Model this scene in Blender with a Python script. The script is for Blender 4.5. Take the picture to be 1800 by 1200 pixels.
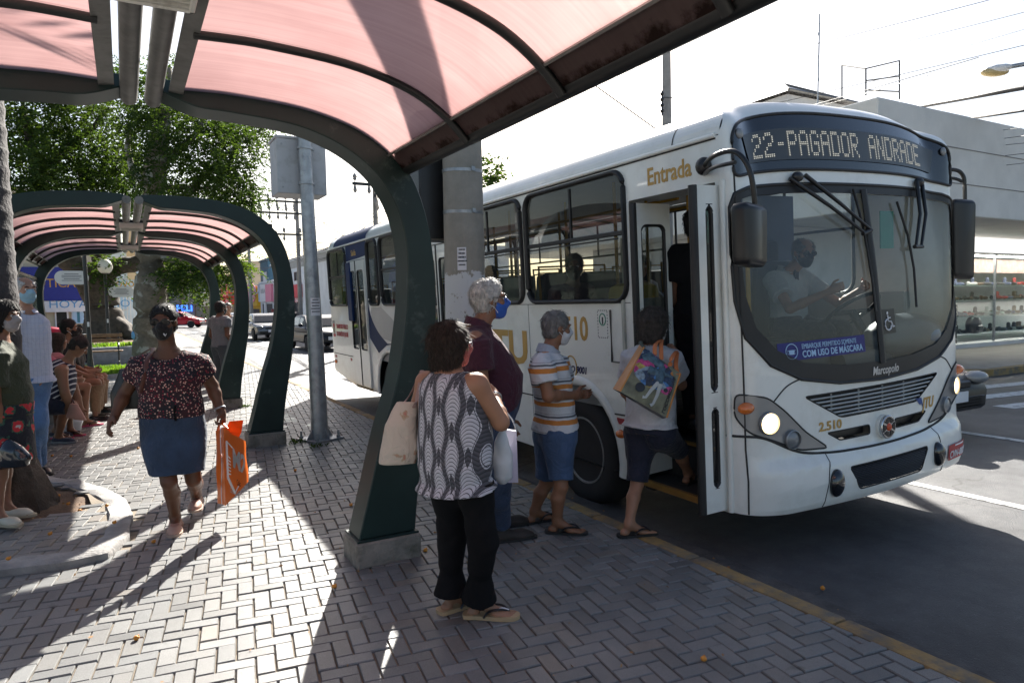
import bpy, bmesh, math, random
import numpy as np
import openvdb
from mathutils import Vector, Matrix
from mathutils.geometry import tessellate_polygon

for _o in list(bpy.data.objects):
    bpy.data.objects.remove(_o)
SC = bpy.context.scene
COL = SC.collection
V = Vector
rad = math.radians
random.seed(7)

# ------------------------------------------------------------------ camera
CAM_H = 1.62
_f = 1200.0
def _ray(x, y): return np.array([(x - 900) / _f, (y - 600) / _f, 1.0])
_Y = _ray(218, 543); _Y /= np.linalg.norm(_Y)
_dn = np.cross(_Y, _ray(1218, 525)); _dn /= np.linalg.norm(_dn)
if _dn[1] < 0: _dn = -_dn
_X = np.cross(_Y, -_dn)
if _X[0] < 0: _X = -_X
CR = np.array([_X, _Y, -_dn])
def at(x, y, Y):
    "point of the street on the plane that lies Y metres along the road, seen in direction x, y"
    r = CR @ _ray(x, y)
    return V((np.array([0, 0, CAM_H]) + r * (Y / r[1])).tolist())
def atx(x, y, X):
    r = CR @ _ray(x, y)
    return V((np.array([0, 0, CAM_H]) + r * (X / r[0])).tolist())
cam = bpy.data.cameras.new('camera')
cam.lens = 24.0; cam.sensor_width = 36.0; cam.clip_start = 0.05; cam.clip_end = 2000
camo = bpy.data.objects.new('camera', cam); COL.objects.link(camo)
camo.matrix_world = Matrix([[CR[i, 0], -CR[i, 1], -CR[i, 2], (0, 0, CAM_H)[i]] for i in range(3)] + [[0, 0, 0, 1]])
SC.camera = camo

# ------------------------------------------------------------------ sky, sun, exposure
SUN_AZ, SUN_EL = rad(31.7), rad(32.0)
w = bpy.data.worlds.new('World'); SC.world = w; w.use_nodes = True
_nt = w.node_tree; _nt.nodes.clear()
_sky = _nt.nodes.new('ShaderNodeTexSky'); _sky.sky_type = 'NISHITA'; _sky.sun_disc = False
_sky.sun_elevation = SUN_EL; _sky.sun_rotation = SUN_AZ
_sky.air_density = 1.0; _sky.dust_density = 2.0; _sky.ozone_density = 1.0
_bg = _nt.nodes.new('ShaderNodeBackground'); _bg.inputs['Strength'].default_value = 0.052
_ow = _nt.nodes.new('ShaderNodeOutputWorld')
_nt.links.new(_sky.outputs[0], _bg.inputs[0]); _nt.links.new(_bg.outputs[0], _ow.inputs[0])
SUN_DIR = V((math.sin(SUN_AZ) * math.cos(SUN_EL), math.cos(SUN_AZ) * math.cos(SUN_EL), math.sin(SUN_EL)))
sl = bpy.data.lights.new('sun', 'SUN'); sl.energy = 5.0; sl.angle = rad(0.5); sl.color = (1.0, 0.95, 0.87)
so = bpy.data.objects.new('sun', sl); COL.objects.link(so)
so.rotation_euler = SUN_DIR.to_track_quat('Z', 'Y').to_euler(); so.location = (20, 30, 40)
SC.view_settings.view_transform = 'Standard'; SC.view_settings.look = 'None'
SC.view_settings.exposure = 1.78; SC.view_settings.gamma = 1.0
SC.render.engine = 'CYCLES'
SC.cycles.max_bounces = 8; SC.cycles.transparent_max_bounces = 16; SC.cycles.glossy_bounces = 3
SC.cycles.transmission_bounces = 4; SC.cycles.diffuse_bounces = 3
SC.cycles.sample_clamp_indirect = 4.0; SC.cycles.use_denoising = True
SC.cycles.caustics_reflective = False; SC.cycles.caustics_refractive = False

# ------------------------------------------------------------------ materials
def newmat(name):
    m = bpy.data.materials.new(name); m.use_nodes = True
    nt = m.node_tree; nt.nodes.clear()
    out = nt.nodes.new('ShaderNodeOutputMaterial')
    return m, nt, out
def N(nt, typ, **kw):
    n = nt.nodes.new(typ)
    for k, v in kw.items():
        if k in n.inputs: n.inputs[k].default_value = v
        else: setattr(n, k, v)
    return n
def c4(c): return (c[0], c[1], c[2], 1.0)
def ramp(nt, stops, interp='LINEAR'):
    r = nt.nodes.new('ShaderNodeValToRGB'); r.color_ramp.interpolation = interp
    e = r.color_ramp.elements
    while len(e) < len(stops): e.new(0.5)
    for el, (p, c) in zip(e, stops): el.position = p; el.color = c4(c)
    return r
def coords(nt, scale=(1, 1, 1), rot=(0, 0, 0), loc=(0, 0, 0)):
    tc = nt.nodes.new('ShaderNodeTexCoord'); mp = nt.nodes.new('ShaderNodeMapping')
    mp.inputs['Scale'].default_value = scale; mp.inputs['Rotation'].default_value = rot; mp.inputs['Location'].default_value = loc
    nt.links.new(tc.outputs['Object'], mp.inputs[0]); return mp.outputs[0]
MATS = {}
def folds(nt, L, co, p, b=None, k=0.5):
    n = N(nt, 'ShaderNodeTexNoise', Scale=11.0, Detail=3.0, Distortion=1.6); L(co, n.inputs['Vector'])
    f = N(nt, 'ShaderNodeBump', Strength=k, Distance=0.035); L(n.outputs['Fac'], f.inputs['Height'])
    if b is not None: L(b.outputs[0], f.inputs['Normal'])
    L(f.outputs[0], p.inputs['Normal'])
def mat(name, col, rough=0.6, metal=0.0, var=0.12, vs=6.0, bump=0.0, bs=60.0, spec=0.5, dirt=None, coat=0.0, sheen=0.0, sub=0.0, alpha=None, dscale=2.5, dlim=(0.5, 0.72), fold=0.0):
    "principled surface with a soft colour variation, optional stains and fine bump"
    if name in MATS: return MATS[name]
    m, nt, out = newmat(name)
    L = nt.links.new
    p = N(nt, 'ShaderNodeBsdfPrincipled', Roughness=rough, Metallic=metal)
    p.inputs['Specular IOR Level'].default_value = spec
    p.inputs['Coat Weight'].default_value = coat
    if sheen: p.inputs['Sheen Weight'].default_value = sheen
    if sub:
        p.inputs['Subsurface Weight'].default_value = sub; p.inputs['Subsurface Radius'].default_value = (0.02, 0.008, 0.004)
    co = coords(nt)
    nz = N(nt, 'ShaderNodeTexNoise', Scale=vs, Detail=5.0); L(co, nz.inputs['Vector'])
    r = ramp(nt, [(0.3, [max(0, x * (1 - var)) for x in col]), (0.7, [min(1, x * (1 + var)) for x in col])]); L(nz.outputs['Fac'], r.inputs[0])
    c = r.outputs[0]
    if dirt:
        n2 = N(nt, 'ShaderNodeTexNoise', Scale=dscale, Detail=8.0, Roughness=0.7); L(co, n2.inputs['Vector'])
        r2 = ramp(nt, [(dlim[0], (0, 0, 0)), (dlim[1], (1, 1, 1))]); L(n2.outputs['Fac'], r2.inputs[0])
        mx = N(nt, 'ShaderNodeMix', data_type='RGBA'); L(r2.outputs[0], mx.inputs[0]); L(c, mx.inputs[6]); mx.inputs[7].default_value = c4(dirt)
        c = mx.outputs[2]
    L(c, p.inputs['Base Color'])
    if bump:
        n3 = N(nt, 'ShaderNodeTexNoise', Scale=bs, Detail=4.0); L(co, n3.inputs['Vector'])
        b = N(nt, 'ShaderNodeBump', Strength=bump, Distance=0.01); L(n3.outputs['Fac'], b.inputs['Height']); L(b.outputs[0], p.inputs['Normal'])
        if fold: folds(nt, L, co, p, b, fold)
    L(p.outputs[0], out.inputs[0]); MATS[name] = m
    return m
def emat(name, col, strength):
    if name in MATS: return MATS[name]
    m, nt, out = newmat(name)
    e = N(nt, 'ShaderNodeEmission', Strength=strength); e.inputs[0].default_value = c4(col)
    nt.links.new(e.outputs[0], out.inputs[0]); MATS[name] = m; return m
def glassmat(name, tint, ior=1.45, rough=0.02, body=None, bodyf=0.0):
    "thin pane: tinted see-through with mirror reflection that grows at grazing angles, optional milky body"
    if name in MATS: return MATS[name]
    m, nt, out = newmat(name); L = nt.links.new
    t = N(nt, 'ShaderNodeBsdfTransparent'); t.inputs[0].default_value = c4(tint)
    s = t.outputs[0]
    if body:
        d = N(nt, 'ShaderNodeBsdfDiffuse'); d.inputs[0].default_value = c4(body)
        ms = N(nt, 'ShaderNodeMixShader', Fac=bodyf); L(s, ms.inputs[1]); L(d.outputs[0], ms.inputs[2]); s = ms.outputs[0]
    g = N(nt, 'ShaderNodeBsdfGlossy', Roughness=rough)
    fr = N(nt, 'ShaderNodeFresnel'); ge = nt.nodes.new('ShaderNodeNewGeometry')
    mr = N(nt, 'ShaderNodeMapRange'); L(ge.outputs['Backfacing'], mr.inputs[0]); mr.inputs[3].default_value = ior; mr.inputs[4].default_value = 1 / ior; L(mr.outputs[0], fr.inputs['IOR'])
    mx = N(nt, 'ShaderNodeMixShader'); L(fr.outputs[0], mx.inputs[0]); L(s, mx.inputs[1]); L(g.outputs[0], mx.inputs[2])
    L(mx.outputs[0], out.inputs[0]); MATS[name] = m; return m

# ------------------------------------------------------------------ objects
ROOTS = {}
def tag(o, label=None, cat=None, group=None, kind=None):
    if label: o['label'] = label
    if cat: o['category'] = cat
    if group: o['group'] = group
    if kind: o['kind'] = kind
    return o
def thing(name, label, cat, loc=(0, 0, 0), group=None, M=None):
    o = bpy.data.objects.new(name, None); o.empty_display_size = 0.2
    COL.objects.link(o)
    mw = M if M is not None else Matrix.Translation(V(loc))
    o.matrix_world = mw; ROOTS[o.name] = mw.copy()
    return tag(o, label, cat, group)
def link(name, me, mats, parent=None, local=False):
    o = bpy.data.objects.new(name, me); COL.objects.link(o)
    for m in (mats if isinstance(mats, (list, tuple)) else [mats]): me.materials.append(m)
    if parent is not None:
        top = parent
        while top.parent is not None: top = top.parent
        if not local and top.name in ROOTS: me.transform(ROOTS[top.name].inverted())
        o.parent = parent
    return o
def copy_tree(o, parent=None):
    c = o.copy(); COL.objects.link(c); c.parent = parent
    for ch in list(o.children): copy_tree(ch, c)
    return c
def frame(d, up=(0, 0, 1)):
    d = V(d).normalized(); up = V(up)
    if abs(d.dot(up)) > 0.98: up = V((0, 1, 0))
    s = d.cross(up).normalized(); u = s.cross(d).normalized()
    return d, s, u
def catmull(pts, n=6, closed=False):
    P = [V(p) for p in pts]; out = []
    m = len(P)
    for i in range(m if closed else m - 1):
        if closed: a, b, c, d = P[(i - 1) % m], P[i], P[(i + 1) % m], P[(i + 2) % m]
        else: a, b, c, d = P[max(i - 1, 0)], P[i], P[i + 1], P[min(i + 2, m - 1)]
        for k in range(n):
            t = k / n
            out.append(0.5 * (2 * b + (c - a) * t + (2 * a - 5 * b + 4 * c - d) * t * t + (3 * b - a - 3 * c + d) * t ** 3))
    if not closed: out.append(P[-1])
    return out
class MB:
    "collects shapes into one mesh"
    def __init__(s): s.b = bmesh.new(); s.mi = 0
    def raw(s, vs, fs):
        w_ = [s.b.verts.new(v) for v in vs]
        out = []
        for f in fs:
            try:
                fc = s.b.faces.new([w_[i] for i in f]); fc.material_index = s.mi; out.append(fc)
            except ValueError: pass
        return w_, out
    def box(s, c, size, M=None, bev=0.0, seg=1):
        x, y, z = [k / 2 for k in size]; c = V(c)
        vs = [V((i, j, k)) for i in (-x, x) for j in (-y, y) for k in (-z, z)]
        t = bmesh.new()
        tv = [t.verts.new(v) for v in vs]
        for f in ((0, 1, 3, 2), (4, 6, 7, 5), (0, 4, 5, 1), (2, 3, 7, 6), (0, 2, 6, 4), (1, 5, 7, 3)): t.faces.new([tv[i] for i in f])
        if bev: bmesh.ops.bevel(t, geom=t.edges[:], offset=min(bev, 0.49 * min(size)), segments=seg, affect='EDGES', profile=0.5)
        s.take(t, Matrix.Translation(c) @ (M.to_4x4() if M is not None else Matrix()))
        return s
    def take(s, t, M=Matrix()):
        t.verts.index_update()
        w_ = [s.b.verts.new(M @ v.co) for v in t.verts]
        for f in t.faces:
            try:
                fc = s.b.faces.new([w_[v.index] for v in f.verts]); fc.material_index = s.mi
            except ValueError: pass
        t.free()
    def tube(s, pts, r, seg=8, cap=True, closed=False, flat=1.0, up=(0, 0, 1)):
        P = [V(p) for p in pts]; n = len(P)
        R = [float(x) for x in r] if isinstance(r, (list, tuple)) else [float(r)] * n
        rings = []; pu = V(up)
        for i in range(n):
            d = (P[(i + 1) % n] - P[i - 1]) if closed else (P[min(i + 1, n - 1)] - P[max(i - 1, 0)])
            if d.length < 1e-9: d = V((0, 0, 1))
            d.normalize()
            sd = d.cross(pu)
            if sd.length < 0.05: sd = d.cross(V((0, 1, 0)) if abs(d.y) < 0.9 else V((1, 0, 0)))
            sd.normalize(); u = sd.cross(d).normalized()
            rings.append([s.b.verts.new(P[i] + R[i] * (math.cos(a) * sd + math.sin(a) * u * flat)) for a in [2 * math.pi * k / seg for k in range(seg)]])
        for i in range(n if closed else n - 1):
            a, b = rings[i], rings[(i + 1) % n]
            for k in range(seg):
                f = s.b.faces.new((a[k], a[(k + 1) % seg], b[(k + 1) % seg], b[k])); f.material_index = s.mi
        if cap and not closed:
            for q in (rings[0][::-1], rings[-1]):
                f = s.b.faces.new(q); f.material_index = s.mi
        return s
    def cyl(s, a, b, r, seg=12, r2=None): return s.tube([a, b], [r, r if r2 is None else r2], seg)
    def lathe(s, prof, M=Matrix(), seg=24, a0=0.0, a1=2 * math.pi):
        full = abs(a1 - a0 - 2 * math.pi) < 1e-6
        n = seg if full else seg + 1
        rings = []
        for r, z in prof:
            rings.append([s.b.verts.new(M @ V((r * math.cos(a0 + (a1 - a0) * k / seg), r * math.sin(a0 + (a1 - a0) * k / seg), z))) for k in range(n)])
        for i in range(len(rings) - 1):
            for k in range(n if full else n - 1):
                try:
                    f = s.b.faces.new((rings[i][k], rings[i][(k + 1) % n], rings[i + 1][(k + 1) % n], rings[i + 1][k])); f.material_index = s.mi
                except ValueError: pass
        for j, q in ((0, rings[0][::-1]), (-1, rings[-1])):
            if full and prof[j][0] > 1e-5:
                f = s.b.faces.new(q); f.material_index = s.mi
        return s
    def ball(s, c, r, seg=16, ring=10, M=None):
        r = r if isinstance(r, (tuple, list)) else (r, r, r)
        T = Matrix.Translation(V(c)) @ (M.to_4x4() if M is not None else Matrix()) @ Matrix.Diagonal((r[0], r[1], r[2], 1))
        return s.lathe([(max(1e-4, math.sin(math.pi * i / ring)), -math.cos(math.pi * i / ring)) for i in range(ring + 1)], T, seg)
    def sheet(s, outline, holes=(), fn=None, du=0, dv=0, thick=0.0, flip=False):
        loops = [[V((p[0], p[1], 0)) for p in outline]] + [[V((p[0], p[1], 0)) for p in h] for h in holes]
        flat = [p for l in loops for p in l]
        t = bmesh.new()
        tv = [t.verts.new(p) for p in flat]
        for tri in tessellate_polygon(loops):
            try: t.faces.new([tv[i] for i in tri])
            except ValueError: pass
        us = [p.x for p in flat]; vs = [p.y for p in flat]
        for lo, hi, st, ax in ((min(us), max(us), du, 0), (min(vs), max(vs), dv, 1)):
            if st:
                n = max(1, int(round((hi - lo) / st)))
                for i in range(1, n):
                    co = V((0, 0, 0)); co[ax] = lo + (hi - lo) * i / n + 1e-5
                    no = V((0, 0, 0)); no[ax] = 1
                    bmesh.ops.bisect_plane(t, geom=t.verts[:] + t.edges[:] + t.faces[:], dist=1e-6, plane_co=co, plane_no=no)
        bmesh.ops.recalc_face_normals(t, faces=t.faces[:])
        t.normal_update()
        if t.faces and (sum(f.normal.z for f in t.faces) < 0) != flip: bmesh.ops.reverse_faces(t, faces=t.faces[:])
        if fn:
            for v in t.verts: v.co = V(fn(v.co.x, v.co.y))
        if thick:
            t.normal_update()
            bmesh.ops.solidify(t, geom=t.faces[:], thickness=thick)
        s.take(t); return s
    def prism(s, outline, depth, M=Matrix(), bev=0.0, holes=()):
        "outline in x,y extruded along z by depth"
        t = MB(); t.sheet(outline, holes)
        b = t.b
        r = bmesh.ops.extrude_face_region(b, geom=b.faces[:])
        bmesh.ops.translate(b, verts=[g for g in r['geom'] if isinstance(g, bmesh.types.BMVert)], vec=(0, 0, depth))
        bmesh.ops.recalc_face_normals(b, faces=b.faces[:])
        if bev:
            ed = [e for e in b.edges if len(e.link_faces) == 2 and e.calc_face_angle(0) > 0.6]
            bmesh.ops.bevel(b, geom=ed, offset=bev, segments=1, affect='EDGES')
        s.take(b, M); return s
    def build(s, name, mats, parent=None, smooth=35, local=False, recalc=False):
        if recalc: bmesh.ops.recalc_face_normals(s.b, faces=s.b.faces[:])
        me = bpy.data.meshes.new(name); s.b.to_mesh(me); s.b.free()
        if smooth:
            me.shade_smooth()
            if smooth < 180: me.set_sharp_from_angle(angle=rad(smooth))
        return link(name, me, mats, parent, local)
def rrect(x0, y0, x1, y1, r, n=5):
    out = []
    for cx, cy, a in ((x1 - r, y0 + r, -90), (x1 - r, y1 - r, 0), (x0 + r, y1 - r, 90), (x0 + r, y0 + r, 180)):
        for k in range(n + 1):
            t = rad(a + 90 * k / n); out.append((cx + r * math.cos(t), cy + r * math.sin(t)))
    return out
def rpoly(pts, r, n=4):
    "polygon with rounded corners"
    out = []; m = len(pts)
    for i in range(m):
        a, b, c = V(pts[i - 1]), V(pts[i]), V(pts[(i + 1) % m])
        d1, d2 = (a - b), (c - b)
        k = min(r, d1.length * 0.45, d2.length * 0.45)
        p, q = b + d1.normalized() * k, b + d2.normalized() * k
        for j in range(n + 1):
            t = j / n; v = p * (1 - t) ** 2 + b * 2 * t * (1 - t) + q * t * t
            out.append((v.x, v.y))
    return out
def text_mesh(body, size, fn=None, extrude=0.0015, align='LEFT', bold=0.0, shear=0.0, sx=1.0, spacing=1.0, res=3):
    "letters as a flat mesh; fn maps x, y, z to a place"
    cu = bpy.data.curves.new('t', 'FONT'); cu.body = body; cu.size = size; cu.align_x = align
    cu.extrude = extrude; cu.offset = bold; cu.shear = shear; cu.space_character = spacing; cu.resolution_u = res
    o = bpy.data.objects.new('t', cu); COL.objects.link(o)
    dg = bpy.context.evaluated_depsgraph_get(); dg.update()
    me = bpy.data.meshes.new_from_object(o.evaluated_get(dg))
    bpy.data.objects.remove(o)
    for v in me.vertices:
        v.co.x *= sx
        if fn: v.co = V(fn(v.co.x, v.co.y, v.co.z))
    return me
def text(name, body, size, m, parent, fn, local=False, **kw):
    return link(name, text_mesh(body, size, fn, **kw), m, parent, local)

# ------------------------------------------------------------------ soft solids (bodies, clothes, bags)
def _np(v): return np.array([v[0], v[1], v[2]], np.float32)
class Soft:
    "a solid grown from round limbs that melt into each other, meshed as one continuous skin"
    def __init__(s, vox=0.008): s.vox = vox; s.ops = []; s.lo = np.full(3, 1e9); s.hi = np.full(3, -1e9); s.nz = None
    def _grow(s, lo, hi): s.lo = np.minimum(s.lo, lo); s.hi = np.maximum(s.hi, hi)
    def cap(s, a, b, r1, r2=None, k=0.02, sub=False):
        r2 = r1 if r2 is None else r2
        a, b = _np(a), _np(b); R = max(r1, r2)
        lo, hi = np.minimum(a, b) - R, np.maximum(a, b) + R
        def f(P):
            ba = b - a; l2 = float(ba @ ba) + 1e-9
            h = np.clip(((P - a) @ ba) / l2, 0, 1)
            q = P - a - h[..., None] * ba
            return np.sqrt((q * q).sum(-1)) - (r1 + (r2 - r1) * h)
        s.ops.append((f, lo, hi, k, sub))
        if not sub: s._grow(lo, hi)
        return s
    def ell(s, c, r, A=None, k=0.02, sub=False):
        c = _np(c); A = np.eye(3, dtype=np.float32) if A is None else np.array([_np(x) for x in A], np.float32)
        r = np.array(r if isinstance(r, (tuple, list)) else (r, r, r), np.float32); R = float(r.max())
        def f(P):
            q = (P - c) @ A.T
            k0 = np.sqrt(((q / r) ** 2).sum(-1)); k1 = np.sqrt(((q / (r * r)) ** 2).sum(-1)) + 1e-6
            return k0 * (k0 - 1) / k1
        s.ops.append((f, c - R, c + R, k, sub))
        if not sub: s._grow(c - R, c + R)
        return s
    def loft(s, st, right, up, infl=0.0, k=0.03, ends=(0, 0)):
        "stations (centre, half width, half depth) stacked along up"
        right, up = V(right).normalized(), V(up).normalized()
        fw = up.cross(right).normalized(); right = fw.cross(up).normalized()
        r_, u_, f_ = _np(right), _np(up), _np(fw)
        C = np.array([_np(x[0]) for x in st]); H = C @ u_; o = np.argsort(H)
        H = H[o]; C = C[o]; W = np.array([x[1] for x in st])[o] + infl; D = np.array([x[2] for x in st])[o] + infl
        CX, CY = C @ r_, C @ f_
        h0, h1 = H[0] - ends[0], H[-1] + ends[1]
        R = max(W.max(), D.max()); lo = C.min(0) - R - max(ends); hi = C.max(0) + R + max(ends)
        def f(P):
            h = P @ u_
            x = P @ r_ - np.interp(h, H, CX); y = P @ f_ - np.interp(h, H, CY)
            wv, dv = np.interp(h, H, W), np.interp(h, H, D)
            q = np.sqrt((x / wv) ** 2 + (y / dv) ** 2)
            g = np.sqrt((x / wv ** 2) ** 2 + (y / dv ** 2) ** 2) + 1e-6
            d = q * (q - 1) / g
            return np.maximum(d, np.maximum(h0 - h, h - h1))
        s.ops.append((f, lo, hi, k, False)); s._grow(lo, hi); return s
    def cut(s, p, n):
        "removes everything on the side n points to"
        p, n = _np(p), _np(V(n).normalized())
        s.ops.append((lambda P: (P - p) @ n, None, None, 0, 'cut')); return s
    def noise(s, amp, freq, seed=0):
        s.nz = (amp, freq, seed); return s
    def mesh(s):
        vx = s.vox; pad = 3 * vx + 0.012
        lo = (s.lo - pad).astype(np.float32); n = np.ceil((s.hi + pad - lo) / vx).astype(int) + 1
        D = np.full(n, 0.5, np.float32)
        ax = [lo[i] + vx * np.arange(n[i], dtype=np.float32) for i in range(3)]
        def grid(sl): return np.stack(np.meshgrid(ax[0][sl[0]], ax[1][sl[1]], ax[2][sl[2]], indexing='ij'), -1)
        for f, a, b, k, sub in s.ops:
            if sub == 'cut':
                sl = (slice(None),) * 3
                D = np.maximum(D, f(grid(sl)).astype(np.float32)); continue
            m = k * 2 + 3 * vx
            i0 = np.clip(((a - m - lo) / vx).astype(int), 0, n); i1 = np.clip(((b + m - lo) / vx).astype(int) + 2, 0, n)
            if (i1 <= i0).any(): continue
            sl = tuple(slice(int(p), int(q)) for p, q in zip(i0, i1))
            d = f(grid(sl)).astype(np.float32); e = D[sl]
            if sub:
                h = np.maximum(k - np.abs(e + d), 0) / max(k, 1e-6)
                D[sl] = np.maximum(e, -d) + h * h * k * 0.25
            else:
                h = np.maximum(k - np.abs(e - d), 0) / max(k, 1e-6)
                D[sl] = np.minimum(e, d) - h * h * k * 0.25
        if s.nz:
            amp, fr, sd = s.nz; rs = np.random.RandomState(sd)
            P = grid((slice(None),) * 3); t = np.zeros(n, np.float32)
            for o in range(7):
                dv = rs.normal(size=3); dv *= fr * (0.6 + 0.35 * o) / np.linalg.norm(dv)
                t += np.sin(P @ dv.astype(np.float32) + 1.5 * np.sin(P @ (dv[::-1] * 0.7).astype(np.float32)) + rs.rand() * 6) / (1 + 0.3 * o)
            D += amp * t / 3
        lim = 3 * vx
        g = openvdb.FloatGrid(lim); g.copyFromArray(np.clip(D, -lim, lim).astype(np.float64))
        pts, quads = g.convertToQuads(isovalue=0.0)
        return pts * vx + lo, quads
    def build(s, name, m, parent=None, local=False):
        pts, quads = s.mesh()
        me = bpy.data.meshes.new(name)
        me.vertices.add(len(pts)); me.vertices.foreach_set('co', pts.astype(np.float32).ravel())
        q = quads[:, ::-1] if SOFT_FLIP else quads
        me.loops.add(q.size); me.loops.foreach_set('vertex_index', q.astype(np.int32).ravel())
        me.polygons.add(len(q)); me.polygons.foreach_set('loop_start', np.arange(0, q.size, 4, dtype=np.int32))
        me.update(calc_edges=True); me.validate(); me.shade_smooth()
        return link(name, me, m, parent, local)
SOFT_FLIP = False

# ================================================================== GROUND
def groundmat(name, stops, scale, bump, rough=0.85, extra=None, bs=150.0, spec=0.5):
    m, nt, out = newmat(name); L = nt.links.new
    p = N(nt, 'ShaderNodeBsdfPrincipled', Roughness=rough); p.inputs['Specular IOR Level'].default_value = spec
    co = coords(nt)
    a = N(nt, 'ShaderNodeTexNoise', Scale=scale, Detail=8.0, Roughness=0.65); L(co, a.inputs['Vector'])
    r = ramp(nt, stops); L(a.outputs['Fac'], r.inputs[0]); c = r.outputs[0]
    if extra: c = extra(nt, L, co, c)
    L(c, p.inputs['Base Color'])
    b = N(nt, 'ShaderNodeTexNoise', Scale=bs, Detail=3.0); L(co, b.inputs['Vector'])
    bp = N(nt, 'ShaderNodeBump', Strength=bump, Distance=0.01); L(b.outputs['Fac'], bp.inputs['Height']); L(bp.outputs[0], p.inputs['Normal'])
    L(p.outputs[0], out.inputs[0]); return m
def asphalt_extra(nt, L, co, c):
    # pale stone grains, meandering cracks and darker repair patches
    v = N(nt, 'ShaderNodeTexVoronoi', Scale=110.0); L(co, v.inputs['Vector'])
    r = ramp(nt, [(0.0, (0.55, 0.55, 0.56)), (0.26, (0, 0, 0))]); L(v.outputs['Distance'], r.inputs[0])
    g = N(nt, 'ShaderNodeTexNoise', Scale=45.0, Detail=2.0); L(co, g.inputs['Vector'])
    gr = ramp(nt, [(0.5, (0, 0, 0)), (0.6, (0.55, 0.55, 0.55))]); L(g.outputs['Fac'], gr.inputs[0])
    ml = N(nt, 'ShaderNodeMix', data_type='RGBA', blend_type='MULTIPLY'); ml.inputs[0].default_value = 1.0; L(r.outputs[0], ml.inputs[6]); L(gr.outputs[0], ml.inputs[7])
    ad = N(nt, 'ShaderNodeMix', data_type='RGBA', blend_type='ADD'); ad.inputs[0].default_value = 1.0; L(c, ad.inputs[6]); L(ml.outputs[2], ad.inputs[7])
    n = N(nt, 'ShaderNodeTexNoise', Scale=1.7, Detail=6.0); L(co, n.inputs['Vector'])
    va = N(nt, 'ShaderNodeVectorMath', operation='ADD'); L(co, va.inputs[0]); L(n.outputs['Color'], va.inputs[1])
    ck = N(nt, 'ShaderNodeTexVoronoi', Scale=0.55, feature='DISTANCE_TO_EDGE'); L(va.outputs[0], ck.inputs['Vector'])
    rk = ramp(nt, [(0.0, (0.25, 0.25, 0.25)), (0.012, (1, 1, 1))]); L(ck.outputs['Distance'], rk.inputs[0])
    pm = N(nt, 'ShaderNodeTexNoise', Scale=0.35, Detail=2.0); L(co, pm.inputs['Vector']); pr = ramp(nt, [(0.47, (0, 0, 0)), (0.56, (0.9, 0.9, 0.9))]); L(pm.outputs['Fac'], pr.inputs[0])
    mk = N(nt, 'ShaderNodeMix', data_type='RGBA', blend_type='MULTIPLY'); L(pr.outputs[0], mk.inputs[0]); L(ad.outputs[2], mk.inputs[6]); L(rk.outputs[0], mk.inputs[7])
    st = N(nt, 'ShaderNodeTexNoise', Scale=0.8, Detail=5.0, Roughness=0.7); L(co, st.inputs['Vector']); sr = ramp(nt, [(0.35, (0.62, 0.62, 0.63)), (0.5, (1, 1, 1)), (0.66, (1.35, 1.33, 1.28))]); L(st.outputs['Fac'], sr.inputs[0])
    ms = N(nt, 'ShaderNodeMix', data_type='RGBA', blend_type='MULTIPLY'); ms.inputs[0].default_value = 1.0; L(mk.outputs[2], ms.inputs[6]); L(sr.outputs[0], ms.inputs[7])
    return ms.outputs[2]
M_asph = groundmat('asphalt', [(0.3, (0.050, 0.052, 0.057)), (0.7, (0.095, 0.096, 0.099))], 3.0, 0.6, 0.62, asphalt_extra, 130.0)
M_side = groundmat('concrete_pavement', [(0.3, (0.27, 0.25, 0.22)), (0.7, (0.36, 0.335, 0.30))], 2.0, 0.3, 0.9)
M_mort = groundmat('sandy_joints', [(0.3, (0.19, 0.16, 0.125)), (0.7, (0.30, 0.25, 0.19))], 9.0, 0.6, 0.95)
M_soil = groundmat('bare_soil', [(0.3, (0.09, 0.055, 0.035)), (0.7, (0.19, 0.12, 0.075))], 12.0, 1.0, 0.95, None, 60.0)
M_paint = mat('road_paint', (0.62, 0.62, 0.6), 0.75, var=0.1, dirt=(0.16, 0.16, 0.16), dscale=9, dlim=(0.52, 0.66))
M_kerb = mat('yellow_kerb_paint', (0.36, 0.235, 0.085), 0.85, var=0.25, vs=4, bump=0.5, bs=70, dirt=(0.15, 0.135, 0.11), dscale=5, dlim=(0.40, 0.62))
M_kstone = mat('kerb_stone', (0.30, 0.29, 0.28), 0.9, var=0.25, vs=9, bump=0.8, bs=45)

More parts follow.
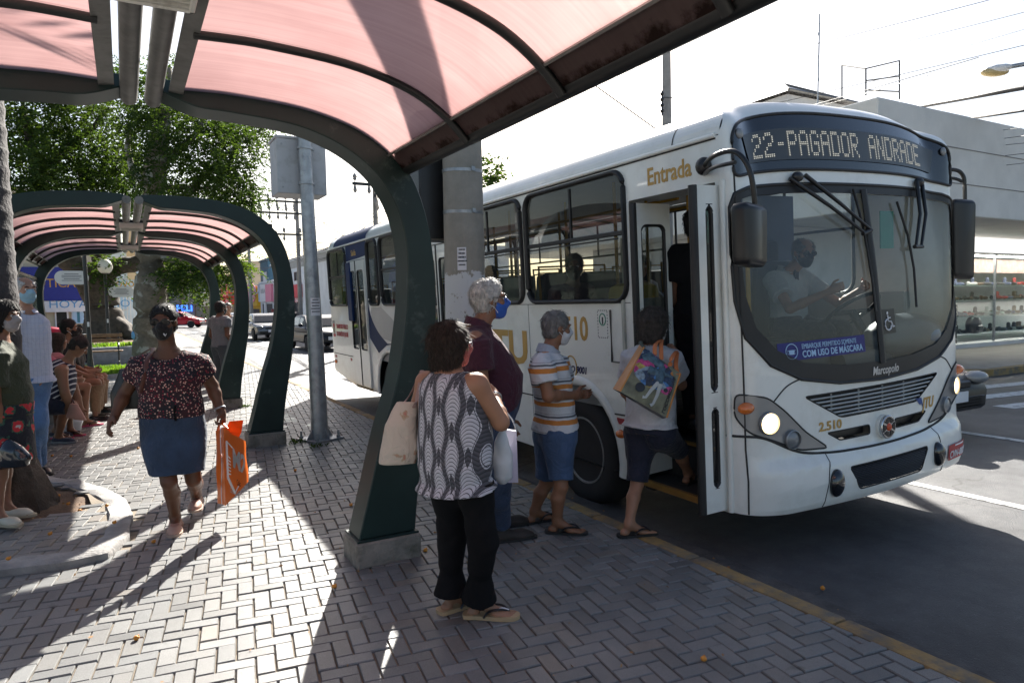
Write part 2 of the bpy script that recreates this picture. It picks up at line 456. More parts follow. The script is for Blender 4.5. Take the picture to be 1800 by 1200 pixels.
def paver_mat():
    m, nt, out = newmat('concrete_paver'); L = nt.links.new
    p = N(nt, 'ShaderNodeBsdfPrincipled', Roughness=0.44); p.inputs['Specular IOR Level'].default_value = 0.55
    at_ = N(nt, 'ShaderNodeAttribute', attribute_name='tone')
    co = coords(nt)
    a = N(nt, 'ShaderNodeTexNoise', Scale=2.2, Detail=7.0, Roughness=0.65); L(co, a.inputs['Vector'])
    r = ramp(nt, [(0.3, (0.78, 0.77, 0.75)), (0.7, (1.08, 1.06, 1.02))]); L(a.outputs['Fac'], r.inputs[0])
    mx = N(nt, 'ShaderNodeMix', data_type='RGBA', blend_type='MULTIPLY'); mx.inputs[0].default_value = 1.0; L(at_.outputs['Color'], mx.inputs[6]); L(r.outputs[0], mx.inputs[7])
    g = N(nt, 'ShaderNodeTexNoise', Scale=320.0, Detail=2.0); L(co, g.inputs['Vector'])
    gr = ramp(nt, [(0.35, (0.72, 0.72, 0.72)), (0.65, (1.15, 1.15, 1.15))]); L(g.outputs['Fac'], gr.inputs[0])
    m2 = N(nt, 'ShaderNodeMix', data_type='RGBA', blend_type='MULTIPLY'); m2.inputs[0].default_value = 1.0; L(mx.outputs[2], m2.inputs[6]); L(gr.outputs[0], m2.inputs[7])
    s = N(nt, 'ShaderNodeTexNoise', Scale=5.5, Detail=3.0); L(co, s.inputs['Vector'])
    sr = ramp(nt, [(0.68, (1, 1, 1)), (0.74, (0.55, 0.54, 0.53))]); L(s.outputs['Fac'], sr.inputs[0])
    m3 = N(nt, 'ShaderNodeMix', data_type='RGBA', blend_type='MULTIPLY'); m3.inputs[0].default_value = 1.0; L(m2.outputs[2], m3.inputs[6]); L(sr.outputs[0], m3.inputs[7])
    L(m3.outputs[2], p.inputs['Base Color'])
    b = N(nt, 'ShaderNodeBump', Strength=0.35, Distance=0.004); L(g.outputs['Fac'], b.inputs['Height']); L(b.outputs[0], p.inputs['Normal'])
    L(p.outputs[0], out.inputs[0]); return m
M_paver = paver_mat()
def herringbone(name, inside, xr, yr, z, clampx=None, kind='structure', seed=1, ang=-8.0):
    L_, W_, J, bev = 0.17, 0.085, 0.0028, 0.0045
    rs = np.random.RandomState(seed); c, s = math.cos(rad(ang)), math.sin(rad(ang))
    vs, fs, tones = [], [], []
    R = int((max(abs(xr[0]), abs(xr[1])) + max(abs(yr[0]), abs(yr[1]))) / W_) + 4
    for m_ in range(-R // 4 - 2, R // 4 + 3):
        for k in range(-R, R):
            for hv in (0, 1):
                ox, oy = (k + 4 * m_) * W_, k * W_
                if hv == 0: x0, y0, x1, y1 = ox, oy, ox + 2 * W_, oy + W_
                else: x0, y0, x1, y1 = ox + 2 * W_, oy - W_, ox + 3 * W_, oy + W_
                mx_, my_ = (x0 + x1) / 2, (y0 + y1) / 2
                cx, cy = mx_ * c - my_ * s, mx_ * s + my_ * c
                if not (xr[0] < cx < xr[1] and yr[0] < cy < yr[1]) or not inside(cx, cy): continue
                dz = z + rs.normal() * 0.0018; tx, ty = rs.normal(size=2) * 0.010
                jx, jy = rs.normal(size=2) * 0.0012
                b0 = len(vs)
                for inset, dd in ((J, -0.016), (J + 0.001, -0.005), (J + bev, 0.0)):
                    for (px, py) in ((x0 + inset, y0 + inset), (x1 - inset, y0 + inset), (x1 - inset, y1 - inset), (x0 + inset, y1 - inset)):
                        wx, wy = (px + jx) * c - (py + jy) * s, (px + jx) * s + (py + jy) * c
                        zz = dz + dd + (wx - cx) * tx + (wy - cy) * ty
                        if clampx is not None: wx = min(wx, clampx)
                        vs.append((wx, wy, zz))
                for r_ in (0, 4):
                    for q in range(4):
                        fs.append((b0 + r_ + q, b0 + r_ + (q + 1) % 4, b0 + r_ + 4 + (q + 1) % 4, b0 + r_ + 4 + q))
                fs.append((b0 + 8, b0 + 9, b0 + 10, b0 + 11))
                g = 0.205 * (1 + rs.normal() * 0.10)
                wm = 0.0 + rs.rand() * 0.04 + (0.09 if rs.rand() < 0.035 else 0)
                tones += [(g * (.95 + wm), g, g * (1.035 - wm), 1.0)] * 9
    me = bpy.data.meshes.new(name); me.from_pydata(vs, [], fs)
    a = me.attributes.new('tone', 'FLOAT_COLOR', 'FACE'); a.data.foreach_set('color', np.array(tones, np.float32).ravel())
    return tag(link(name, me, M_paver), kind=kind)

def slab(name, outline, z0, z1, m, kind='structure', holes=()):
    b = MB(); b.prism(outline, z1 - z0, Matrix.Translation((0, 0, z0)), holes=holes)
    return tag(b.build(name, m, smooth=0), kind=kind)
b = MB(); b.sheet([(-400, -60), (400, -60), (400, 500), (-400, 500)], fn=lambda x, y: (x, y, -0.30), du=100, dv=100)
tag(b.build('ground', M_side), kind='structure')
b = MB(); b.sheet([(3.1, -15), (60, -15), (60, 7.6), (16.0, 7.6), (13, 9.2), (12, 12), (8.75, 15), (8.75, 62), (8.0, 80), (-60, 80), (-60, 60), (-4, 60), (1, 58), (3.1, 52)], fn=lambda x, y: (x, y, -0.15), du=2, dv=2)
tag(b.build('road', M_asph), kind='structure')
slab('pavement_bed', [(-14, -8), (2.985, -8), (2.985, 52), (0.8, 57.5), (-4, 59.6), (-14, 59.6)], -0.29, -0.0125, M_mort)

ISL = [(-6, 5.42), (-0.9, 5.16), (-0.42, 5.06), (-0.16, 5.10), (-0.04, 5.45), (-0.01, 5.95), (-0.06, 6.5), (-0.2, 6.95), (-0.42, 7.4), (-0.75, 7.8), (-1.3, 8.08), (-2.2, 8.15), (-6, 8.15)]
def inpoly(poly):
    P = poly
    def f(x, y):
        ins = False; j = len(P) - 1
        for i in range(len(P)):
            if (P[i][1] > y) != (P[j][1] > y) and x < (P[j][0] - P[i][0]) * (y - P[i][1]) / (P[j][1] - P[i][1]) + P[i][0]: ins = not ins
            j = i
        return ins
    return f
_isl = inpoly(ISL)
def inset_poly(poly, d):
    out = []; n = len(poly)
    for i in range(n):
        a, b_, c_ = V(poly[i - 1]), V(poly[i]), V(poly[(i + 1) % n])
        t = ((c_ - a).normalized()); nn = V((-t.y, t.x))
        p = b_ + nn * d; out.append((p.x, p.y))
    return out
ISL_IN = inset_poly(ISL, 0.15); _in2 = inpoly(ISL_IN)
SOIL = [(-2.2, 6.15), (-0.36, 6.24), (-0.3, 6.45), (-0.34, 6.8), (-0.5, 7.15), (-0.72, 7.4), (-1.1, 7.6), (-1.7, 7.65), (-2.2, 7.5)]
_soil = inpoly(SOIL)
GRASS = [(-9, 18.6), (-0.35, 18.6), (0.25, 19.2), (0.3, 20.7), (-0.2, 21.1), (-9, 21.1)]
_gr = inpoly(GRASS)
herringbone('pavement', lambda x, y: not _isl(x, y), (-4.2, 3.03), (0.6, 26), 0.0, clampx=2.978)
herringbone('planter_pavement', lambda x, y: _in2(x, y) and not _soil(x, y), (-4.2, 0), (5, 8.2), 0.052, seed=5, ang=-12)
b = MB()
b.sheet([(-14, -8), (2.98, -8), (2.98, 0.62), (-4.2, 0.62), (-4.2, 26), (2.98, 26), (2.98, 52), (0.8, 57.5), (-4, 59.6), (-14, 59.6)], fn=lambda x, y: (x, y, -0.004))
tag(b.build('plaza_floor', mat('plaza_floor', (0.30, 0.285, 0.26), 0.8, var=0.2, vs=8, bump=0.3), smooth=0), kind='structure')
# planter island: rough granite kerb in lengths, earth bed
slab('planter_bed', ISL_IN, -0.012, 0.044, M_mort, holes=[SOIL])
b = MB()
P_ = ISL + []
seg = []
for i in range(len(P_) - 1):
    a, c_ = V(P_[i]), V(P_[i + 1]); n = max(1, int((c_ - a).length / 0.12))
    seg += [a.lerp(c_, k / n) for k in range(n)]
rs = np.random.RandomState(3)
seg = seg[1:]; NN = []; JJ = rs.normal(size=(len(seg), 3)) * 0.005
for i in range(len(seg)):
    t = (seg[min(i + 1, len(seg) - 1)] - seg[max(i - 1, 0)]).normalized(); NN.append(V((-t.y, t.x)))
def krow(i, lip): 
    p, n_, j = seg[i], NN[i], JJ[i]; d = 0.012 if lip else 0
    return [(*(p + n_ * (j[0] + d)), -0.013), (*(p + n_ * (j[0] + d)), 0.04 - d), (*(p + n_ * (0.018 + d)), 0.054 + j[1] - d), (*(p + n_ * 0.15), 0.056 + j[2] - d), (*(p + n_ * 0.17), 0.03)]
rows = []
for i in range(len(seg)):
    cut_ = i in (6, 12, 18, 24, 30, 36, 52)
    rows.append(krow(i, cut_))
for i in range(len(rows) - 1): b.raw(rows[i] + rows[i + 1], [(k, k + 5, k + 6, k + 1) for k in range(4)])
bmesh.ops.remove_doubles(b.b, verts=b.b.verts[:], dist=1e-5); bmesh.ops.recalc_face_normals(b.b, faces=b.b.faces[:])
tag(b.build('planter_kerb', M_kstone, smooth=50), kind='structure')
b = MB(); b.sheet(SOIL, fn=lambda x, y: (x, y, 0.012 + 0.03 * math.exp(-((x + 1.0) ** 2 + (y - 6.8) ** 2) / 0.3) + 0.012 * math.sin(9 * x + 4 * y) * math.sin(7 * y)), du=0.07, dv=0.07)
tag(b.build('planter_soil', M_soil, smooth=180), kind='structure')
# road kerb, painted yellow, in lengths with chips
b = MB(); y = -8.0
rs = np.random.RandomState(8)
while y < 52:
    l = 0.98 + rs.rand() * 0.06; j = rs.normal() * 0.004
    b.box((3.045 + j, y + l / 2, -0.085), (0.12, l - 0.008, 0.175 + rs.normal() * 0.004), bev=0.018, seg=2); y += l
tag(b.build('road_kerb', M_kerb, smooth=40), kind='structure')
b = MB(); b.sheet([(3.0, -8), (3.45, -8), (3.42, 1.5), (3.5, 2.4), (3.4, 6), (3.36, 40), (3.0, 40)], fn=lambda x, y: (x + 0.03 * math.sin(y * 2.3), y, -0.146), du=0.2, dv=0.5)
tag(b.build('road_gutter', groundmat('gutter_grit', [(0.3, (0.05, 0.05, 0.05)), (0.7, (0.13, 0.125, 0.12))], 6.0, 0.9, 0.9, None, 70.0), smooth=0), kind='structure')
# far pavements
slab('far_pavement', [(16.2, 7.75), (60, 7.75), (60, 11.05), (20, 11.05), (20, 60), (8.8, 60), (8.8, 15.2), (12.2, 12.1), (13.2, 9.4)], -0.28, 0.0, M_side)
slab('far_kerb', [(16.1, 7.58), (60, 7.58), (60, 7.745), (16.2, 7.745), (13.2, 9.395), (12.2, 12.09), (8.795, 15.195), (8.795, 60), (8.64, 60), (8.64, 15.1), (12.05, 12.0), (13.08, 9.28)], -0.28, -0.006, M_kerb)
slab('end_pavement', [(-60, 80.05), (9, 80.05), (9, 84), (-60, 84)], -0.28, 0.0, M_side)
# painted marks
b = MB()
b.sheet([(6.32, -12), (6.44, -12), (6.44, 9), (6.32, 9)], fn=lambda x, y: (x, y, -0.145))
for k in range(5): b.sheet([(9.2, 3.0 - k * 5), (9.34, 3.0 - k * 5), (9.34, 5.6 - k * 5), (9.2, 5.6 - k * 5)], fn=lambda x, y: (x, y, -0.145))
for k in range(4):
    y0 = 6.78 - k * .82; b.sheet([(12.2 - k * .2, y0 + .42), (12.2 - k * .2, y0 + .1), (18.5, y0 - .72), (18.5, y0 - .4)], fn=lambda x, y: (x, y, -0.145))
for k in range(7): b.sheet([(5.9, 16 + k * 6), (6.02, 16 + k * 6), (6.02, 19 + k * 6), (5.9, 19 + k * 6)], fn=lambda x, y: (x, y, -0.145))
for k in range(8): b.sheet([(3.6 + k * 0.65, 53), (3.95 + k * 0.65, 53), (3.95 + k * 0.65, 56), (3.6 + k * 0.65, 56)], fn=lambda x, y: (x, y, -0.145))
tag(b.build('road_marking', M_paint, smooth=0), kind='structure')
# lawn strip on the plaza
slab('lawn_kerb', inset_poly(GRASS, -0.12), -0.012, 0.09, M_kstone, holes=[GRASS])
b = MB(); b.sheet(GRASS, fn=lambda x, y: (x, y, 0.05), du=1, dv=1); tag(b.build('lawn_soil', M_soil), kind='structure')
def leafmat(name, c1, c2, trans=0.45, tint=(1.5, 1.5, 0.5), rough=0.5):
    m, nt, out = newmat(name); L = nt.links.new
    at_ = N(nt, 'ShaderNodeAttribute', attribute_name='tone')
    r = ramp(nt, [(0.0, c1), (1.0, c2)]); L(at_.outputs['Fac'], r.inputs[0])
    p = N(nt, 'ShaderNodeBsdfPrincipled', Roughness=.8); p.inputs['Specular IOR Level'].default_value = .2; L(r.outputs[0], p.inputs['Base Color'])
    t = N(nt, 'ShaderNodeBsdfTranslucent')
    mm = N(nt, 'ShaderNodeMix', data_type='RGBA', blend_type='MULTIPLY'); mm.inputs[0].default_value = 1.0; L(r.outputs[0], mm.inputs[6]); mm.inputs[7].default_value = c4(tint); L(mm.outputs[2], t.inputs[0])
    mx = N(nt, 'ShaderNodeMixShader', Fac=trans); L(p.outputs[0], mx.inputs[1]); L(t.outputs[0], mx.inputs[2]); L(mx.outputs[0], out.inputs[0]); return m
M_leaf = leafmat('leaf_green', (0.014, 0.033, 0.011), (0.058, 0.10, 0.024), 0.38, (2.4, 2.2, 0.7))
M_grass = leafmat('grass_blade', (0.07, 0.15, 0.02), (0.19, 0.30, 0.05), 0.4, (1.6, 1.6, 0.6))
def leafcloud(name, P, D, size, m, parent=None, asp=0.24, seed=0, kind=None, droop=0.0):
    "one small folded leaf per point, laid along D"
    rs = np.random.RandomState(seed); n = len(P)
    D = D / (np.linalg.norm(D, axis=1, keepdims=True) + 1e-9)
    rnd = rs.normal(size=(n, 3)); S = np.cross(D, rnd); S /= (np.linalg.norm(S, axis=1, keepdims=True) + 1e-9)
    sz = size * (0.6 + 0.8 * rs.rand(n, 1)); wd = sz * asp
    a = P; c = P + D * sz; c[:, 2] -= droop * sz[:, 0]; mid = P + D * sz * 0.5
    vs = np.stack([a, mid + S * wd, c, mid - S * wd], 1).reshape(-1, 3)
    me = bpy.data.meshes.new(name)
    me.vertices.add(4 * n); me.vertices.foreach_set('co', vs.astype(np.float32).ravel())
    me.loops.add(4 * n); me.loops.foreach_set('vertex_index', np.arange(4 * n, dtype=np.int32))
    me.polygons.add(n); me.polygons.foreach_set('loop_start', np.arange(0, 4 * n, 4, dtype=np.int32))
    me.update(calc_edges=True)
    t = me.attributes.new('tone', 'FLOAT', 'FACE'); t.data.foreach_set('value', np.clip(.5 * rs.rand(n) + .35 * (np.sin(P[:, 0] * 2.1 + 1.3 * np.sin(P[:, 2] * 1.7)) * np.sin(P[:, 1] * 1.3 + P[:, 2] * 2.3)) + .22, 0, 1).astype(np.float32))
    o = link(name, me, m, parent)
    return tag(o, kind=kind)
rs = np.random.RandomState(2); n = 16000
P = np.stack([rs.uniform(-4.5, 0.3, n), rs.uniform(18.62, 21.08, n), np.full(n, 0.05)], 1); P = P[[_gr(p[0], p[1]) for p in P]]
D = np.stack([rs.normal(size=len(P)) * 0.5, rs.normal(size=len(P)) * 0.5, np.ones(len(P))], 1)
leafcloud('grass', P, D, 0.10, M_grass, asp=0.12, kind='stuff')
# little orange palm fruits that dropped on the pavers
M_fruit = mat('palm_fruit', (0.62, 0.25, 0.03), 0.5, var=0.3, vs=40, bump=0.3, bs=90)
for i, (px, py, z) in enumerate([(240, 1124, 0), (588, 1033, 0), (270, 954, 0), (88, 940, .075), (15, 984, .075), (201, 920, .08), (188, 890, .08), (120, 887, .03), (140, 899, .03), (103, 873, .03), (1237, 1161, 0), (125, 803, 0), (519, 828, 0), (1446, 1036, -0.14), (617, 889, 0), (748, 969, 0), (92, 802, 0), (243, 789, 0)]):
    r = CR @ _ray(px, py); t = (z - CAM_H) / r[2]; p = V((r[0] * t, r[1] * t, z))
    b = MB(); b.ball(p + V((0, 0, 0.011)), (0.015, 0.015, 0.012), 8, 6, Matrix.Rotation(i, 3, 'Z')); b.ball(p + V((0.008, 0.004, 0.019)), 0.006, 6, 4)
    w_ = ('in the earth bed round the trunk' if 0.02 < z < 0.04 else 'on the raised planter edge' if z > 0.04 else 'in the road gutter' if z < 0 else 'on the grey pavers')
    tag(b.build('palm_fruit', M_fruit, smooth=180), 'small orange palm fruit lying ' + w_, 'fruit', 'orange palm fruits lying ' + w_)
# small weeds at the feet of the post and the footings
rs = np.random.RandomState(31); P, D = [], []
for cx, cy, n in ((1.72, 8.25, 60), (1.86, 7.9, 40), (1.62, 11.7, 60), (1.0, 8.3, 40), (2.2, 4.95, 40), (2.9, 7.2, 30), (2.95, 5.6, 20)):
    for _ in range(n): P.append((cx + rs.normal() * .05, cy + rs.normal() * .05, 0)); D.append((rs.normal() * .6, rs.normal() * .6, 1))
leafcloud('weeds', np.array(P), np.array(D), 0.045, M_leaf, asp=0.16, kind='stuff')
# twigs and dry leaves
M_dry = mat('dry_leaf', (0.34, 0.19, 0.08), 0.8, var=0.3)
rs = np.random.RandomState(12); P = []
for _ in range(150): P.append((rs.uniform(-0.6, 2.9), rs.uniform(1.2, 11), 0.004))
for _ in range(70): P.append((3.25 + abs(rs.normal()) * 0.1, rs.uniform(0.8, 10), -0.142))
for _ in range(40): P.append((rs.uniform(-0.9, -0.35), rs.uniform(6.2, 7.2), 0.045))
P = np.array(P); leafcloud('leaf_litter', P, np.stack([rs.normal(size=len(P)), rs.normal(size=len(P)), 0.1 * rs.rand(len(P))], 1), 0.022, M_dry, asp=0.3, kind='stuff')

# ================================================================== SHELTERS
M_green = mat('shelter_green_paint', (0.010, 0.026, 0.024), 0.42, var=0.25, vs=3, dirt=(0.10, 0.13, 0.12), dscale=3.5, dlim=(0.60, 0.78), spec=0.35)
M_dark = mat('shelter_dark_metal', (0.007, 0.008, 0.008), 0.45, var=0.3, dirt=(0.03, 0.028, 0.025), dscale=5, dlim=(0.62, 0.8))
M_alu = mat('weathered_aluminium', (0.17, 0.165, 0.155), 0.5, 0.3, var=0.25, vs=14, dirt=(0.07, 0.065, 0.06), dscale=7, dlim=(0.5, 0.7))
M_conc = mat('rough_concrete', (0.22, 0.20, 0.175), 0.9, var=0.3, vs=7, bump=0.9, bs=40, dirt=(0.08, 0.08, 0.055), dscale=6)
M_white = mat('white_plastic', (0.72, 0.70, 0.64), 0.5, var=0.08, dirt=(0.35, 0.32, 0.27), dscale=6)
def polycarb():
    m, nt, out = newmat('pink_polycarbonate'); L = nt.links.new
    co = coords(nt)
    a = N(nt, 'ShaderNodeTexNoise', Scale=1.4, Detail=6.0); L(co, a.inputs['Vector'])
    st = coords(nt, scale=(1, 40, 1)); a2 = N(nt, 'ShaderNodeTexNoise', Scale=2.0, Detail=2.0); L(st, a2.inputs['Vector'])
    ad = N(nt, 'ShaderNodeMath', operation='ADD'); L(a.outputs['Fac'], ad.inputs[0]); q2 = N(nt, 'ShaderNodeMath', operation='MULTIPLY_ADD'); L(a2.outputs['Fac'], q2.inputs[0]); q2.inputs[1].default_value = .45; q2.inputs[2].default_value = .275; L(q2.outputs[0], ad.inputs[1])
    hf = N(nt, 'ShaderNodeMath', operation='MULTIPLY'); L(ad.outputs[0], hf.inputs[0]); hf.inputs[1].default_value = 0.5; a2.inputs['Scale'].default_value = 1.2
    r = ramp(nt, [(0.32, (0.44, 0.315, 0.31)), (0.68, (0.67, 0.525, 0.51))]); L(hf.outputs[0], r.inputs[0])
    sx = nt.nodes.new('ShaderNodeSeparateXYZ'); L(co, sx.inputs[0]); d1 = N(nt, 'ShaderNodeTexNoise', Scale=7.0, Detail=8.0, Roughness=.7); L(co, d1.inputs['Vector'])
    mz = N(nt, 'ShaderNodeMapRange'); L(sx.outputs['Z'], mz.inputs[0]); mz.inputs[1].default_value = 2.60; mz.inputs[2].default_value = 2.46; mz.inputs[3].default_value = -.5; mz.inputs[4].default_value = .22
    da = N(nt, 'ShaderNodeMath', operation='ADD'); L(d1.outputs['Fac'], da.inputs[0]); L(mz.outputs[0], da.inputs[1]); dr = ramp(nt, [(.56, (0, 0, 0)), (.72, (1, 1, 1))]); L(da.outputs[0], dr.inputs[0])
    dm = N(nt, 'ShaderNodeMix', data_type='RGBA'); L(dr.outputs[0], dm.inputs[0]); L(r.outputs[0], dm.inputs[6]); dm.inputs[7].default_value = (.16, .10, .085, 1); r = dm
    class _O: outputs = [dm.outputs[2]]
    r = _O
    tl = N(nt, 'ShaderNodeBsdfTranslucent'); L(r.outputs[0], tl.inputs[0])
    tp = N(nt, 'ShaderNodeBsdfTransparent'); tp.inputs[0].default_value = (0.97, 0.84, 0.84, 1)
    df = N(nt, 'ShaderNodeBsdfPrincipled', Roughness=0.25); L(r.outputs[0], df.inputs['Base Color'])
    m1 = N(nt, 'ShaderNodeMixShader', Fac=0.12); L(tl.outputs[0], m1.inputs[1]); L(tp.outputs[0], m1.inputs[2])
    m2 = N(nt, 'ShaderNodeMixShader', Fac=0.10); L(m1.outputs[0], m2.inputs[1]); L(df.outputs[0], m2.inputs[2])
    L(m2.outputs[0], out.inputs[0]); return m
M_poly = polycarb()
RX = 0.13
OUT_ = [(0.205, 2.822), (0.42, 2.832), (0.6, 2.832), (0.93, 2.808), (1.19, 2.75), (1.364, 2.672), (1.52, 2.548), (1.63, 2.385), (1.70, 2.19), (1.742, 1.95), (1.757, 1.7), (1.745, 1.38), (1.705, 1.04), (1.65, 0.72), (1.60, 0.42), (1.572, 0.165)]
INN_ = [(0.205, 2.765), (0.385, 2.70), (0.56, 2.69), (0.87, 2.665), (1.066, 2.615), (1.236, 2.535), (1.377, 2.425), (1.475, 2.29), (1.535, 2.14), (1.567, 1.95), (1.565, 1.72), (1.545, 1.50), (1.48, 1.15), (1.365, 0.78), (1.28, 0.46), (1.20, 0.165)]
def archpts():
    o = [V((x, 0, z)) for x, z in OUT_]; i = [V((x, 0, z)) for x, z in INN_]
    o = catmull(o, 4); i = catmull(i, 4); return [(p.x, p.z) for p in o], [(p.x, p.z) for p in i]
AO, AI = archpts()
SURF = [(x, z - 0.045) for x, z in AO if x < 1.66 and z > 2.3 and x > 0.26]
SURF = [p for p in SURF if p[0] < 1.57]
def mir(pts, s): return pts if s > 0 else [(2 * RX - x, z) for x, z in pts]
def XZ(Y): return Matrix([(1, 0, 0, 0), (0, 0, -1, Y), (0, 1, 0, 0), (0, 0, 0, 1)])
def arch(root, Y, depth=0.23):
    for s in (1, -1):
        o, i = mir(AO, s), mir(AI, s)
        b = MB(); b.prism(o + i[::-1], depth, XZ(Y + depth / 2), bev=0.006)
        leg = b.build('arched_post', M_green, root, smooth=30)
        cx = RX + s * (1.386 - RX)
        b = MB(); b.box((cx, Y, 0.158), (0.405, 0.275, 0.014), bev=0.003)
        for dx in (-0.17, 0.17):
            for dy in (-0.11, 0.11): b.cyl((cx + dx, Y + dy, 0.165), (cx + dx, Y + dy, 0.182), 0.011, 6); b.cyl((cx + dx, Y + dy, 0.18), (cx + dx, Y + dy, 0.2), 0.005, 6)
        b.build('base_plate', M_green, root, smooth=30)
        f = MB(); f.box((cx, Y, 0.068), (0.425, 0.30, 0.165), bev=0.012); f.build('concrete_footing', M_conc, root, smooth=30)
def surf_strip(b, pts, y0, y1, th=0.0, n=1):
    for k in range(len(pts) - 1):
        (x0, z0), (x1, z1) = pts[k], pts[k + 1]
        b.raw([(x0, y0, z0), (x1, y0, z1), (x1, y1, z1), (x0, y1, z0)], [(0, 1, 2, 3)])
def fixture(root, Y, X=RX, z=2.70):
    b = MB(); b.box((X, Y, z + 0.05), (0.27, 0.30, 0.05), bev=0.004)
    b.build('lamp_housing', M_dark, root, smooth=30)
    b = MB()
    for s in (-1, 1): b.box((X + s * 0.125, Y, z - 0.005), (0.02, 0.42, 0.07), bev=0.004); b.box((X, Y + s * 0.2, z - 0.005), (0.27, 0.018, 0.07), bev=0.004)
    for k in range(9): b.box((X, Y - 0.17 + k * 0.0425, z - 0.012), (0.24, 0.004, 0.05))
    b.box((X, Y, z + 0.02), (0.25, 0.40, 0.006))
    b.build('lamp_grille', M_white, root, smooth=30)
def shelter(name, label, arches, ribs, lights, glass=False):
    root = thing(name, label, 'bus shelter', (RX, arches[0], 0))
    for Y in arches: arch(root, Y)
    y0, y1 = arches[0], arches[-1]
    cuts = sorted(list(arches) + list(ribs))
    for s in (1, -1):
        pts = mir(SURF, s)
        for a, c in zip(cuts[:-1], cuts[1:]):
            b = MB(); surf_strip(b, pts, a + 0.002, c - 0.002)
            t = b.b; bmesh.ops.remove_doubles(t, verts=t.verts[:], dist=1e-4); bmesh.ops.recalc_face_normals(t, faces=t.faces[:]); bmesh.ops.solidify(t, geom=t.faces[:], thickness=0.006)
            b.build('roof_panel', M_poly, root, smooth=60)
        for Y in ribs:
            b = MB(); b.tube([(x, Y, z - 0.03) for x, z in pts], 0.024, 8, flat=0.8); b.build('roof_rib', M_dark, root, smooth=60)
        ex, ez = RX + s * (1.558 - RX), 2.478
        b = MB(); b.cyl((ex + s * 0.03, y0 + .1, ez), (ex + s * 0.03, y1 - .1, ez), 0.046, 12); b.box((ex - s * 0.012, (y0 + y1) / 2, ez + 0.07), (0.06, y1 - y0 - 0.2, 0.10), bev=0.006)
        b.build('eave_beam', M_dark, root, smooth=40)
        b = MB(); Mx = Matrix.Rotation(s * rad(-48), 3, 'Y'); b.box((ex - s * 0.075, (y0 + y1) / 2, ez + 0.085), (0.09, y1 - y0 - 0.22, 0.012), Mx)
        b.build('eave_channel', M_alu, root, smooth=40)
        rx = RX + s * 0.058
        b = MB(); b.cyl((rx, y0 - 0.13, 2.765), (rx, y1 + 0.1, 2.765), 0.043, 14); b.build('ridge_tube', M_alu, root, smooth=60)
        b = MB(); b.box((RX + s * 0.16, (y0 + y1) / 2, 2.762), (0.07, y1 - y0 - 0.24, 0.012), Matrix.Rotation(s * rad(8), 3, 'Y')); b.build('ridge_flashing', M_alu, root, smooth=40)
    for Y in lights: fixture(root, Y)
    if glass:
        for a, c in zip(arches[:-1], arches[1:]):
            b = MB(); b.box((RX - 1.53, (a + c) / 2, 1.3), (0.012, c - a - 0.34, 1.75)); b.build('side_glass', glassmat('shelter_glass', (0.72, 0.83, 0.78), body=(0.55, 0.68, 0.62), bodyf=0.3), root, smooth=0)
            b = MB(); b.box((RX - 1.53, (a + c) / 2, 2.21), (0.05, c - a - 0.26, 0.05), bev=0.006); b.build('glass_rail', M_alu, root, smooth=30)
            b = MB(); b.box((RX - 1.53, (a + c) / 2, 0.40), (0.05, c - a - 0.26, 0.05), bev=0.006); b.build('glass_rail', M_alu, root, smooth=30)
    return root
sh1 = shelter('bus_shelter', 'near bus shelter with pink roof and green post beside the woman with floral tote', [-0.1, 4.2], [0.58, 1.44, 2.3, 3.17], [0.9, 2.51])
sh2 = shelter('bus_shelter', 'far green arched bus shelter with side glass over the people seated on a bench', [8.4, 11.8, 15.5], [9.25, 10.1, 10.95, 12.72, 13.65, 14.57], [10.35, 13.9], glass=True)
# slab bench along the glass of the far shelter
t = thing('shelter_bench', 'long dark slab bench under the far green shelter, people sitting on it', 'bench', (-1.05, 12.2, 0))
b = MB(); b.box((-1.08, 12.1, 0.425), (0.42, 6.6, 0.05), bev=0.01); b.build('seat', mat('bench_dark', (0.03, 0.03, 0.03), 0.5), t, smooth=30)
for y in (9.1, 10.9, 12.7, 14.6):
    b = MB(); b.box((-1.08, y, 0.2), (0.09, 0.09, 0.40), bev=0.01); b.build('leg', M_dark, t, smooth=30)

